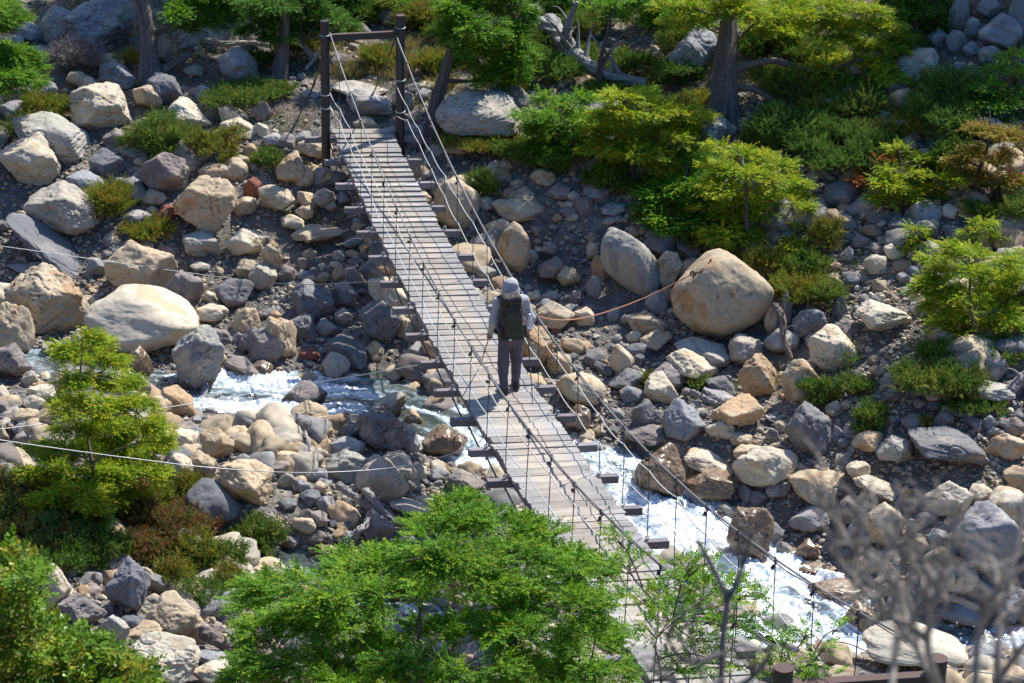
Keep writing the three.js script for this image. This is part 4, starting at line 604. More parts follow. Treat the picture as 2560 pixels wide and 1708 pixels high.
  pads:[[2.9,3.71,-46.66,0.44,0.13,0.4],[3.4,3.91,-46.3,0.53,0.13,0.47],[3.53,3.79,-45.56,0.39,0.11,0.35],[3.07,3.5,-46.43,0.44,0.08,0.39],[3.21,4.18,-46.26,0.7,0.12,0.63],[2.7,4,-46.38,0.44,0.13,0.39]]},
{name:"hillside_beech",label:"bushy beech on the skyline between the posts of the far portal",category:"tree",group:"",leaf:"beechD",r0:0.07,dens:0.9,lr:0.05,
  trunk:[[-3.52,3.08,-47.22],[-3.5,3.6,-47.38],[-3.55,3.98,-47.53],[-3.54,4.31,-47.67]],
  limbs:[],
  pads:[[-3.81,3.45,-47.58,0.41,0.12,0.37],[-3.26,3.53,-47.52,0.45,0.11,0.41],[-3.61,3.36,-47.25,0.4,0.07,0.34],[-4.1,3.3,-47.79,0.36,0.1,0.33],[-3.52,3.8,-47.31,0.63,0.1,0.53]]},
{name:"hillside_beech",label:"bushy beech on the hillside beside the leaning scarred beech",category:"tree",group:"",leaf:"beech",r0:0.07,dens:0.9,lr:0.05,
  trunk:[[-2.25,3.13,-47.15],[-2.24,3.65,-47.31],[-2.29,4.02,-47.46],[-2.28,4.35,-47.6]],
  limbs:[],
  pads:[[-2.52,3.6,-47.14,0.4,0.11,0.36],[-2.1,3.55,-47.72,0.5,0.12,0.45],[-1.84,3.55,-46.87,0.36,0.1,0.32],[-2.25,3.47,-46.96,0.4,0.07,0.34],[-1.74,3.6,-47.72,0.45,0.13,0.41]]},
{name:"hillside_beech",label:"bushy beech above the glossy dark shrub",category:"tree",group:"",leaf:"beechD",r0:0.07,dens:1,lr:0.05,
  trunk:[[7.7,4.17,-43.13],[7.71,4.66,-43.27],[7.66,5,-43.41],[7.67,5.3,-43.54]],
  limbs:[],
  pads:[[7.27,4.82,-42.78,0.41,0.12,0.36],[7.84,4.75,-43.75,0.5,0.13,0.45],[8.06,4.49,-43.46,0.37,0.13,0.33],[7.6,4.49,-43.11,0.41,0.1,0.37],[7.39,5.06,-43.16,0.49,0.13,0.44]]},
{name:"hillside_beech",label:"golden beech on the slope right behind the huge old trunk",category:"tree",group:"",leaf:"beechY",r0:0.07,dens:1,lr:0.05,
  trunk:[[4.88,3.7,-43.38],[4.9,4.19,-43.52],[4.85,4.54,-43.66],[4.85,4.84,-43.79]],
  limbs:[],
  pads:[[4.57,4.29,-43.93,0.42,0.12,0.38],[5.08,4.34,-44.11,0.46,0.11,0.41],[5.23,4.27,-43.09,0.37,0.1,0.33],[4.79,4.12,-43.46,0.41,0.09,0.37],[4.95,4.71,-43.8,0.58,0.11,0.52]]}];
const SHRUBS = [
[-6.6,2.34,-41.61,0.72,0.49,0.62,1.2,"heath","round fine-leaved green bush hanging over the diamond-shaped boulder",""],
[-7.27,1.61,-39.94,0.46,0.48,0.39,1,"heathY","narrow yellow-green bush beside the smooth slate-grey boulder",""],
[-6.52,1.28,-39.42,0.43,0.15,0.36,1,"heathY","low green bush on top of the tan cubic boulder",""],
[-8.69,2.93,-44.54,0.52,0.43,0.44,1.2,"dry","dry grey leafless bush in front of a pale rounded boulder",""],
[-8.81,2.52,-42.73,0.57,0.34,0.49,1,"shrubY","yellow-green ground-hugging bush above the flat grey-cream boulder",""],
[-5.54,2.24,-41.31,0.56,0.46,0.47,0.8,"shrubY","small yellow-brown shrub beside the round green bush",""],
[-4.56,2.11,-41.08,0.31,0.35,0.26,0.9,"shrub","small leafy shrub below the cream slabs",""],
[-4.61,2.72,-43.53,0.34,0.21,0.29,1,"shrub","small leafy shrub at the foot of the furrowed trunk",""],
[-5.35,2.68,-43.19,0.79,0.18,0.67,0.9,"heath","dark grassy shrub in the shade below the boulders",""],
[-0.61,2.4,-41.56,0.86,0.15,0.61,1,"shrubY","olive shrub on the flat ground downstream of the far portal","olive shrubs beside the far portal"],
[-0.04,2.36,-41.15,0.54,0.26,0.46,1,"shrub","olive shrub on the flat ground downstream of the far portal","olive shrubs beside the far portal"],
[-0.58,1.99,-40.38,0.35,0.43,0.3,1,"shrub","green shrub crowning the tall smooth boulder by the deck",""],
[0.52,2.32,-40.73,0.53,0.33,0.45,1,"shrubD","dark shrub under the twin-stemmed beech",""],
[2.69,1.82,-39.33,0.48,0.3,0.4,1,"shrub","dark shrub below the thicket tree",""],
[5.15,3.55,-41.67,0.43,0.43,0.37,1,"heath","pale feathery bush under the long low limb",""],
[5.05,3.04,-40.5,0.7,0.58,0.6,1.2,"heathD","large dark feathery bush below the long low limb",""],
[5.88,2.93,-39.89,0.87,0.49,0.74,1.2,"heathD","broad dark feathery bush beside the stony slope",""],
[6.41,3.11,-40.13,0.52,0.3,0.44,0.9,"heath","pale feathery bush behind the dark feathery ones",""],
[3.2,1.55,-38.83,0.28,0.26,0.23,1,"heath","grey-green shrub beside the leaning boulder",""],
[5.35,2,-38,0.31,0.47,0.27,1,"shrubY","yellow-green shrub at the foot of the tiered beech",""],
[4.87,1.39,-36.96,0.52,0.3,0.44,1.1,"heathY","soft grass-like bush hanging over the dark overhanging boulder",""],
[5.24,1.37,-36.63,0.26,0.33,0.22,1,"heath","soft bright bush beside the gravel path slope",""],
[6.75,1.25,-34.72,0.32,0.21,0.27,1.1,"shrubB","bright green dome-shaped shrub below the golden-green beech",""],
[6.57,1.07,-34.02,0.58,0.31,0.5,1,"heath","wide grey-green shrub beside the gravel path","grey-green shrubs on the downstream bank"],
[7.07,1.04,-33.87,0.41,0.39,0.35,1,"heath","wide grey-green shrub beside the gravel path","grey-green shrubs on the downstream bank"],
[7.25,0.82,-33.62,0.51,0.1,0.3,0.9,"shrub","low green mat of shrub above the ridged slate boulder",""],
[5.35,0.91,-35.19,0.2,0.27,0.17,1,"heath","upright shrub growing against the cream ridged boulder",""],
[4.98,0.59,-34.52,0.34,0.3,0.29,1,"shrub","shrub hiding the egg-shaped boulder","shrubs around the egg-shaped boulder"],
[5.5,0.81,-34.31,0.29,0.23,0.25,1,"shrub","shrub hiding the egg-shaped boulder","shrubs around the egg-shaped boulder"],
[5.67,0.62,-33.65,0.29,0.26,0.24,1,"shrub","low leafy shrub below the egg-shaped boulder",""],
[5.61,0.45,-33.52,0.22,0.09,0.19,1,"shrub","low leafy shrub beside the peaked dark boulder",""],
[6.47,0.61,-33.43,0.12,0.09,0.1,1,"shrubY","small yellow shrub among the stones of the gravel",""],
[3.06,0.27,-35.46,0.17,0.14,0.15,1,"heath","tuft of fern-like green beside the curved dead root",""],
[2.29,0.25,-35.71,0.22,0.15,0.18,0.8,"shrubY","mossy green tuft between the cream stones",""],
[-6.37,1.16,-28.65,0.8,0.55,0.68,1.1,"shrubO","dark leafy shrub with orange leaves under the young beech","mixed shrubs on the near-side stony bank"],
[-6.39,1.17,-27.73,0.64,0.41,0.54,1.1,"shrubO","dark leafy shrub with orange leaves under the young beech","mixed shrubs on the near-side stony bank"],
[-5.53,1.04,-27.89,0.47,0.47,0.4,1.1,"shrub","dark green shrub overhanging a pale boulder",""],
[-4.78,0.82,-28.86,0.59,0.44,0.5,1,"rustshrub","reddish-brown flowering shrub between the slate boulders",""],
[-4.92,0.8,-28.25,0.42,0.33,0.36,1,"rustshrub","reddish-green shrub above the tall sharp-ridged slate boulder",""],
[-4.67,0.49,-30.4,0.43,0.46,0.37,1,"shrubY","yellow-green shrub next to the smooth dark grey boulder",""],
[-4.25,0.64,-28.46,0.41,0.42,0.35,1,"shrubY","mixed green shrub behind the tan-brown boulder",""],
[-3.6,0.24,-29.79,0.44,0.35,0.37,1,"shrub","light green shrub beside the white side channel",""],
[-3.79,0.53,-27.83,0.33,0.39,0.28,0.8,"shrubY","twiggy green shrub beside the big green beech",""],
[7.52,4.59,-43.21,0.78,0.48,0.66,1,"shrubD","glossy dark shrub spreading over the shaded heap of boulders",""],
[7.55,3.77,-40.84,0.48,0.48,0.41,0.8,"heathD","shaded shrub below the heap of dark boulders",""],
[7.73,3.39,-39.85,0.52,0.46,0.44,0.8,"heathD","shaded shrub between the dark boulders and the tangled beech",""],
[-4.15,3.28,-46.31,0.49,0.38,0.42,1,"shrub","green shrub on the hillside behind the far portal","shrubs on the hillside behind the far portal"],
[-3.52,3.23,-46.15,0.32,0.32,0.27,1,"shrubB","green shrub on the hillside behind the far portal","shrubs on the hillside behind the far portal"],
[-3.24,3.4,-47.13,0.6,0.28,0.51,1,"shrub","green shrub on the hillside behind the far portal","shrubs on the hillside behind the far portal"],
[-2.05,3.42,-46.47,0.54,0.42,0.46,1,"shrubY","green shrub on the hillside behind the far portal","shrubs on the hillside behind the far portal"],
[-1.71,3.47,-46.84,0.5,0.36,0.42,1,"shrubB","green shrub on the hillside behind the far portal","shrubs on the hillside behind the far portal"],
[-1.41,3.33,-45.85,0.44,0.36,0.37,1,"shrub","green shrub on the hillside behind the far portal","shrubs on the hillside behind the far portal"],
[0.68,3.12,-43.93,0.57,0.4,0.48,0.9,"heathD","grey-green shrub under the fallen dead trunk",""],
[2.22,3.14,-44.45,0.57,0.29,0.49,0.9,"shrub","olive shrub beside the fallen dead trunk","olive shrubs round the dead trunk"],
[1.2,3.21,-44.72,0.43,0.35,0.37,0.9,"shrub","olive shrub beside the fallen dead trunk","olive shrubs round the dead trunk"],
[3.09,3.28,-43.43,0.56,0.39,0.48,0.9,"shrubD","olive shrub beside the fallen dead trunk","olive shrubs round the dead trunk"],
[-7.64,2.89,-44.84,0.35,0.2,0.29,0.6,"shrubY","small shrub with orange tips in front of the thick old trunk",""],
[-9.17,2.28,-42.09,0.41,0.24,0.35,0.45,"heath","thin green shrub on the flat grey-cream boulder",""],
[7.83,1.26,-34.62,0.42,0.21,0.36,0.8,"shrub","green shrub below the broad golden-green beech",""],
[5.38,3.97,-42.68,0.55,0.39,0.47,1,"shrub","leafy shrub on the slope round the huge old beech","leafy shrubs on the slope round the huge old beech"],
[5.91,3.64,-41.54,0.54,0.33,0.46,1,"shrubB","leafy shrub on the slope round the huge old beech","leafy shrubs on the slope round the huge old beech"],
[3.14,3.48,-44.57,0.48,0.36,0.41,1,"heath","leafy shrub on the slope round the huge old beech","leafy shrubs on the slope round the huge old beech"],
[3.35,3.08,-42.1,0.45,0.28,0.39,1,"shrubY","leafy shrub on the slope round the huge old beech","leafy shrubs on the slope round the huge old beech"],
[4.53,3.89,-43.21,0.42,0.36,0.35,1,"shrub","leafy shrub on the slope round the huge old beech","leafy shrubs on the slope round the huge old beech"],
[6.77,3.77,-41.46,0.45,0.34,0.38,1,"shrubB","leafy shrub on the slope round the huge old beech","leafy shrubs on the slope round the huge old beech"],
[7.18,4.13,-42.27,0.45,0.39,0.38,1,"shrub","leafy shrub on the slope round the huge old beech","leafy shrubs on the slope round the huge old beech"],
[4.87,3.17,-41.11,0.44,0.32,0.38,1,"shrubY","leafy shrub on the slope round the huge old beech","leafy shrubs on the slope round the huge old beech"],
[2.72,2.9,-42.38,0.37,0.23,0.31,1,"heath","leafy shrub on the slope round the huge old beech","leafy shrubs on the slope round the huge old beech"],
[-4.44,3.1,-45.61,0.49,0.23,0.41,1,"shrubY","low scrub bush on the hillside beyond the far portal","scrub on the hillside beyond the portal"],
[-2.62,3.45,-47.18,0.5,0.31,0.43,1,"shrubY","low scrub bush on the hillside beyond the far portal","scrub on the hillside beyond the portal"],
[-0.86,3.19,-44.96,0.43,0.26,0.37,1,"heathY","low scrub bush on the hillside beyond the far portal","scrub on the hillside beyond the portal"],
[0.25,3.35,-45.44,0.49,0.35,0.41,1,"shrub","low scrub bush on the hillside beyond the far portal","scrub on the hillside beyond the portal"],
[-0.07,2.92,-43.53,0.38,0.16,0.32,1,"shrubY","low scrub bush on the hillside beyond the far portal","scrub on the hillside beyond the portal"],
[-5.15,2.95,-44.83,0.38,0.19,0.33,1,"shrub","low scrub bush on the hillside beyond the far portal","scrub on the hillside beyond the portal"],
[-1.61,3.04,-44.47,0.43,0.23,0.37,1,"heathY","low scrub bush on the hillside beyond the far portal","scrub on the hillside beyond the portal"],
[-6.15,3.38,-47.49,0.51,0.24,0.43,1,"shrub","low scrub bush on the hillside beyond the far portal","scrub on the hillside beyond the portal"],
[0.62,3.31,-44.96,0.43,0.42,0.37,1,"shrub","scrubby bush hiding the root end of the fallen trunk",""],
[1.77,2.9,-43.57,0.56,0.15,0.48,1,"shrubB","low bush growing through the fallen trunk",""],
[1.3,3.42,-45.91,0.39,0.43,0.33,1,"heath","bush behind the fallen trunk",""],
[-0.16,3.13,-44.29,0.48,0.3,0.4,1,"shrubB","bright bush above the big flat slab by the leaning beech",""],
[-6.16,1.04,-29.24,0.74,0.45,0.63,1.1,"shrubO","grey-green mass of leaves beside the glossy broad-leaved bush",""],
[-5.27,0.47,-30.41,0.54,0.42,0.46,1,"rustshrub","green-brown shrub between the young beech and the dark smooth boulder",""],
[-3.99,0.62,-27.35,0.35,0.32,0.3,1,"shrub","low green shrub at the back of the large cream boulder",""],
[4.81,3.57,-41.99,0.52,0.38,0.45,1,"heath","pale feathery bush beside the huge old furrowed trunk",""],
[5.56,3.34,-41.03,0.53,0.35,0.45,1,"shrubY","yellowish shrub under the hanging sprays of the huge old beech",""],
[6.35,3.46,-40.83,0.49,0.37,0.41,1,"heath","pale bush between the long low limb and the shaded slope",""],
[6.87,3.26,-40.17,0.44,0.31,0.37,1,"heathY","straw-green bush above the golden beech",""],
[7.3,3.51,-40.34,0.44,0.43,0.37,1,"heathD","shaded bush at the foot of the heap of dark boulders",""],
[8.04,3.8,-40.75,0.48,0.43,0.41,1,"heathD","shaded bush in the middle of the heap of dark boulders",""],
[7.66,3.06,-39.23,0.47,0.46,0.4,1,"shrubD","dark bush behind the tangled orange-yellow beech",""],
[8.11,2.5,-38.02,0.5,0.2,0.43,1,"shrub","green bush beneath the tangled orange-yellow beech",""],
[4.49,2.89,-40.67,0.49,0.38,0.41,1,"shrub","green bush between the huge old trunk and the dark feathery ones",""],
[8.55,2.51,-37.77,0.33,0.42,0.28,1,"heath","grey-green bush at the foot of the tangled beech",""],
[-2.74,3.04,-44.84,0.43,0.26,0.37,0.8,"heathY","straw-coloured bush between the posts of the far portal",""],
[-6.89,1.13,-29.01,0.51,0.6,0.44,1.1,"shrubO","dark leafy shrub with orange leaves behind the glossy broad-leaved bush",""],
[-5.91,1.08,-28.38,0.58,0.48,0.49,1.1,"shrubD","dark shrub under the trunk of the young beech",""],
[-5.24,0.87,-29.14,0.59,0.34,0.5,1.1,"shrubY","yellow-green shrub spreading from the foot of the young beech",""],
[-4.52,0.37,-29.76,0.45,0.41,0.39,1,"rustshrub","reddish shrub leaning over the smooth dark grey boulder",""],
[-3.93,0.52,-28.52,0.44,0.33,0.37,1,"shrub","green shrub behind the light green one at the side channel",""],
[-4.47,0.71,-27.71,0.27,0.33,0.23,1,"shrubY","yellow-green shrub beside the tall sharp-ridged slate boulder",""],
[-5.92,1.1,-27.33,0.49,0.32,0.42,1.1,"shrubD","dark shrub over the pale boulder by the glossy broad-leaved bush",""],
[4.42,1.54,-37.79,0.45,0.25,0.38,1,"heathY","grassy bush draped over the giant round boulder",""],
[4.98,1.66,-37.49,0.41,0.32,0.35,1.1,"shrub","soft green bush under the tiered beech",""],
[1.7,2.17,-40.14,0.53,0.3,0.45,1,"shrub","green shrub under the flat-topped golden-green beech",""],
[3.45,1.76,-39.09,0.34,0.31,0.29,1,"shrubD","dark green shrub under the thicket tree",""]];
const DRY_GRASS = [[-2.46,-44.48,0.51,0.61],[-1.97,-44.82,0.34,0.74],[-3.32,-44.52,0.34,0.61],[-1.5,-43.84,0.34,0.48],[-2.18,-45.66,0.44,0.75],[-3.93,-45.75,0.44,0.62],[2.63,-43.92,0.34,0.48]];
const WOOD = [
["driftwood_log","pale driftwood log lying across the rubble behind the far portal",[[-6.29,3.06,-45.83],[-5.84,3.06,-45.63],[-5.42,3.06,-45.74],[-4.95,3.03,-45.63]],0.06,0.04,"pale"],
["driftwood_log","dark forked log leaning beside the thick old trunk",[[-6.96,2.81,-44.37],[-6.72,2.98,-44.43],[-6.41,3.12,-44.66]],0.08,0.06,"dark"],
["driftwood_log","grey forked root beside the furrowed trunk",[[-4.43,3.28,-45.44],[-4.23,3.14,-45.15],[-4.02,2.96,-44.89]],0.07,0.04,"pale"],
["driftwood_log","slanting grey stick behind the crossbar of the far portal",[[-4.18,2.86,-44.59],[-3.95,3.07,-44.97],[-3.76,3.27,-44.9]],0.035,0.02,"pale"],
["fallen_trunk","twisted silver fallen trunk lying on the hillside",[[0.57,3.7,-45.46],[0.83,3.54,-44.71],[1.08,3.39,-44.26],[1.35,3.26,-43.93],[1.69,3.14,-43.74],[2.11,3.06,-43.68],[2.48,3.03,-43.6]],0.2,0.08,"silver"],
["dead_branch","upright splintered dead branch at the root end of the fallen trunk",[[0.9,3.55,-44.45],[0.92,3.86,-44.27],[1.01,4.16,-44.28],[1.11,4.44,-44.21]],0.1,0.03,"silver"],
["weathered_board","weathered grey board standing in the white water",[[-4.88,0.43,-33.27],[-4.97,0.24,-34.42],[-4.93,0.37,-34.82]],0.085,0.06,"silver"],
["driftwood_root","bleached driftwood root on the gravel bar",[[-3.44,0.51,-32.66],[-3.23,0.6,-32.16],[-3.08,0.57,-32.02],[-2.92,0.46,-32.02]],0.045,0.025,"silver"],
["driftwood_root","bleached driftwood branch crossing the root on the gravel bar",[[-3.12,0.51,-31.76],[-3.04,0.6,-32.04],[-3.14,0.52,-32.81],[-3.07,0.38,-33.37]],0.035,0.02,"silver"],
["driftwood_log","bleached driftwood log in the pile by the shadowed slabs",[[-2.51,0.51,-31],[-2.2,0.44,-30.7],[-1.93,0.34,-30.55],[-1.74,0.28,-30.62]],0.055,0.035,"silver"],
["driftwood_log","crooked bleached driftwood limb on top of the pile",[[-2.09,0.54,-30.76],[-1.93,0.53,-30.46],[-1.8,0.43,-30.33],[-1.64,0.3,-30.3],[-1.45,0.21,-30.35]],0.06,0.035,"silver"],
["driftwood_log","short bleached driftwood stub at the foot of the pile",[[-1.99,0.37,-30.39],[-2.03,0.33,-30.09],[-2.14,0.34,-29.87],[-2.18,0.16,-29.96]],0.05,0.045,"silver"],
["hanging_root","dark dead root hanging down beside the giant round boulder",[[4.37,1.34,-36.46],[4.48,1.22,-36.2],[4.49,0.98,-36],[4.56,0.79,-35.81],[4.63,0.64,-35.72]],0.06,0.04,"brown"],
["driftwood_root","curved grey dead root lying above the rugged dark boulder",[[2.83,0.3,-35.17],[3.03,0.35,-34.94],[3.2,0.32,-34.79],[3.38,0.24,-34.77]],0.055,0.04,"silver"],
["driftwood_log","short grey log lying against the barrel-shaped stone",[[2.27,0.18,-35.29],[2.43,0.23,-35.35],[2.6,0.28,-35.49]],0.05,0.03,"brown"],
["driftwood_log","split silver log leaning in from the bushes below the golden-green beech",[[7.81,0.95,-33.85],[8.05,1.13,-34.05],[8.38,1.35,-34.26]],0.09,0.07,"silver"],
["driftwood_log","brown half-buried log beside the large cream boulder",[[-3.84,0.78,-26.16],[-3.57,0.77,-25.88],[-3.36,0.63,-25.94],[-3.01,0.44,-26.22]],0.1,0.05,"brown"],
["weathered_post","pale square post lying among the upper boulders",[[-10.34,3.28,-46.8],[-10.05,3.21,-46.46],[-9.74,3.11,-46.17]],0.06,0.06,"pale"]];
const SIDE_CABLES = {upper:[[-2.105,2.322,-34.6],[-4.393,0.87,-38.197],[-8.638,1.879,-36.992],[-9.543,2.147,-36.563]],
  middle:[[-1.326,2.297,-31.376],[-3.306,2.197,-30.623],[-5.167,2.463,-29.109],[-6.616,2.86,-27.649],[-7.284,2.969,-27.152]],
  lower:[[-0.547,2.488,-28.152],[-1.335,2.102,-28.416],[-2.575,2.203,-27.917],[-3.791,2.405,-27.567],[-4.831,2.763,-27.066],[-6.288,3.372,-26.237],[-6.946,3.651,-25.92]],
  rope:[[-0.154,2.219,-33.934],[0.808,1.378,-35.483],[1.471,1.228,-36.179],[2.355,1.4,-36.684],[2.989,1.802,-36.635]],
  near:[[3.221,3.338,-19.964],[3.158,4.235,-20.095],[3.92,3.643,-20.932],[4.827,3.053,-21.769],[6.084,2.41,-22.584]]};
const BARE_STEMS = [[[[0.906,13.486,-3.611],[0.887,13.63,-3.671],[0.905,13.713,-3.778],[0.945,13.794,-3.883],[0.977,13.862,-3.983]],[[0.791,13.602,-3.373],[0.736,13.736,-3.43],[0.702,13.784,-3.521],[0.685,13.834,-3.613],[0.682,13.894,-3.71]],[[0.736,13.736,-3.43],[0.688,13.89,-3.351],[0.689,14,-3.325],[0.722,14.072,-3.355]],[[0.702,13.784,-3.521],[0.638,13.87,-3.485],[0.585,13.916,-3.505],[0.544,13.963,-3.524]],[[0.685,13.834,-3.613],[0.642,13.882,-3.634],[0.605,13.879,-3.704],[0.577,13.928,-3.724]],[[0.673,13.526,-3.485],[0.674,13.666,-3.543],[0.694,13.738,-3.645],[0.715,13.817,-3.678],[0.709,13.888,-3.708]],[[0.737,13.812,-3.175],[0.741,13.9,-3.212],[0.746,13.976,-3.244],[0.779,14.047,-3.273]],[[0.689,14,-3.325],[0.66,14.038,-3.341],[0.625,14.05,-3.346]],[[0.688,13.89,-3.351],[0.62,13.954,-3.306],[0.578,13.946,-3.303]],[[0.887,13.63,-3.671],[0.918,13.722,-3.638],[0.955,13.779,-3.662]]],
  [[[0.469,13,-4.292],[0.465,13.191,-4.372],[0.467,13.293,-4.415],[0.473,13.354,-4.44],[0.445,13.413,-4.465],[0.407,13.473,-4.49]],[[0.473,13.354,-4.44],[0.493,13.388,-4.455],[0.522,13.45,-4.519]],[[0.465,13.25,-4.397],[0.388,13.267,-4.328],[0.351,13.292,-4.338]],[[0.466,13.198,-4.375],[0.408,13.208,-4.303],[0.292,13.292,-4.263]],[[0.466,13.172,-4.364],[0.525,13.199,-4.376],[0.571,13.252,-4.398]]]];

// ---------------------------------------------------------------- lie of the land
function channelOf(points) {
  const out = [];
  for (let i = 0; i + 1 < points.length; i++) {
    const p = [points[Math.max(i - 1, 0)], points[i], points[i + 1], points[Math.min(i + 2, points.length - 1)]];
    const m = Math.max(2, Math.floor(Math.hypot(p[2][0] - p[1][0], p[2][1] - p[1][1]) / 0.2));
    for (let k = 0; k < m; k++) { const t = k / m; out.push(p[1].map((_, c) => 0.5 * (2 * p[1][c] + (p[2][c] - p[0][c]) * t + (2 * p[0][c] - 5 * p[1][c] + 4 * p[2][c] - p[3][c]) * t * t + (3 * p[1][c] - p[0][c] - 3 * p[2][c] + p[3][c]) * t ** 3))); }
  }
  out.push(points[points.length - 1]); return out;
}
const channels = CHANNELS.map(channelOf);
function water(x, z) {
  let best = 9, level = 0;
  for (const c of channels) for (const p of c) { const q = Math.hypot(p[0] - x, p[1] - z) / p[3]; if (q < best) { best = q; level = p[2]; } }
  return [best, level];
}
function land(x, z) {
  let h = GROUND_PLANE[0] + GROUND_PLANE[1] * x + GROUND_PLANE[2] * z;
  for (const [a, b, w] of GROUND_POINTS) { const d = (x - a) ** 2 + (z - b) ** 2; if (d > 1e-12) h += w * 0.5 * d * Math.log(d); }
  return h;
}
function groundRaw(x, z) {
  // beyond the surveyed valley the hillsides go on at a steady slope
  const cx = clamp(x, -30, 30), cz = clamp(z, -72, 8);
  let h = land(cx, cz) + Math.abs(x - cx) * 0.35 + Math.max(0, cz - z) * 0.42;
  if (x > -20 && x < 22 && z < -24 && z > -44) {
    const [q, level] = water(x, z); wetness = q;
    if (q < 2.2) { const bed = q < 1 ? level - 0.34 * (1 - q * q) : level + 0.22 * (q - 1); let t = clamp((2.2 - q) / 1.1); t = t * t * (3 - 2 * t); h = h * (1 - t) + bed * t; }
  }
  return h;
}
// one sheet, fine where it is near the stream and wide towards the hills
const GX = 330, GZ = 400;
const gridX = (i) => { const u = i / GX * 2 - 1; return 17.5 * u + 380 * u ** 15; };
const gridZ = (j) => { const v = j / GZ * 2 - 1; return -34 - 17.5 * v - (v > 0 ? 500 : -75) * Math.abs(v) ** 15; };
const heights = new Float32Array((GX + 1) * (GZ + 1)), wet = new Float32Array(heights.length).fill(9), xs = [], zs = [];
let wetness = 9;
for (let i = 0; i <= GX; i++) xs.push(gridX(i));
for (let j = 0; j <= GZ; j++) zs.push(gridZ(j));
{
  const pos = [], col = [], idx = [], uv = [];
  for (let j = 0; j <= GZ; j++) for (let i = 0; i <= GX; i++) {
    const x = xs[i], z = zs[j];
    wetness = 9; let h = groundRaw(x, z); wet[j * (GX + 1) + i] = wetness;
    const near = Math.abs(x) < 18 && z < -16 && z > -52;
    if (near) h += 0.16 * fbm(x * 0.55, 3.1, z * 0.55, 4) + 0.07 * fbm(x * 3, 7.7, z * 3, 3);
    heights[j * (GX + 1) + i] = h;
    pos.push(x, h, z); uv.push(x * 0.5, z * 0.5);
    // silt, sand and humus: patches with their own outline
    const a = fbm(x * 0.8 + 4, 1.2, z * 0.8, 4), b = fbm(x * 2.7, 9.2, z * 2.7, 3), hill = smooth(-41, -45, z + 0.35 * (x > 6 ? x - 6 : 0) * 0) * 0.8 + (near ? 0 : 0.2);
    const humus = smooth(-0.02, 0.16, a + 0.10 * hill);
    const sand = smooth(0.05, 0.22, b - a * 0.4);
    const grit = 0.85 + 0.5 * noise(x * 17, 2.2, z * 17) + 0.25 * noise(x * 41, 8.2, z * 41);
    let r = 0.165, g = 0.152, bl = 0.14;
    r += (0.29 - r) * sand; g += (0.255 - g) * sand; bl += (0.21 - bl) * sand;
    const m = humus * (0.25 + 0.5 * hill);
    r += (0.17 - r) * m; g += (0.115 - g) * m; bl += (0.065 - bl) * m;
    col.push(r * grit, g * grit, bl * grit);
    if (i < GX && j < GZ) { const c = j * (GX + 1) + i; idx.push(c, c + 1, c + GX + 1, c + 1, c + GX + 2, c + GX + 1); }
  }
  // z falls with j, so the triangles above face up
  const N = 512, data = new Uint8Array(N * N * 4), r = rng(4), cell = new Float32Array(64 * 64 * 2);
  for (let k = 0; k < cell.length; k++) cell[k] = r();
  for (let y = 0; y < N; y++) for (let x = 0; x < N; x++) {
    let d1 = 9; const fx = x / 8, fy = y / 8, ix = Math.floor(fx), iy = Math.floor(fy);
    for (let a = -1; a <= 1; a++) for (let b = -1; b <= 1; b++) { const k = (((iy + b + 64) % 64) * 64 + (ix + a + 64) % 64) * 2; d1 = Math.min(d1, Math.hypot(ix + a + cell[k] - fx, iy + b + cell[k + 1] - fy)); }
    const v = clamp(1 - d1 * 1.1) * 255; data.set([v, v, v, 255], (y * N + x) * 4);
  }
  const bump = new THREE.DataTexture(data, N, N); bump.wrapS = bump.wrapT = THREE.RepeatWrapping; bump.magFilter = THREE.LinearFilter; bump.needsUpdate = true;
  structure('ground', geometryOf(pos, idx, col, uv), painted(0.95, { bumpMap: bump, bumpScale: 0.025 }));
}
function find(list, v, falls) { let a = 0, b = list.length - 1; while (b - a > 1) { const m = (a + b) >> 1; if (falls ? list[m] > v : list[m] < v) a = m; else b = m; } return a; }
function ground(x, z) {
  const i = find(xs, x, false), j = find(zs, z, true), u = clamp((x - xs[i]) / (xs[i + 1] - xs[i])), v = clamp((z - zs[j]) / (zs[j + 1] - zs[j])), c = j * (GX + 1) + i;
  return (heights[c] * (1 - u) + heights[c + 1] * u) * (1 - v) + (heights[c + GX + 1] * (1 - u) + heights[c + GX + 2] * u) * v;
}

function wetAt(x, z) { return wet[find(zs, z, true) * (GX + 1) + find(xs, x, false)]; }

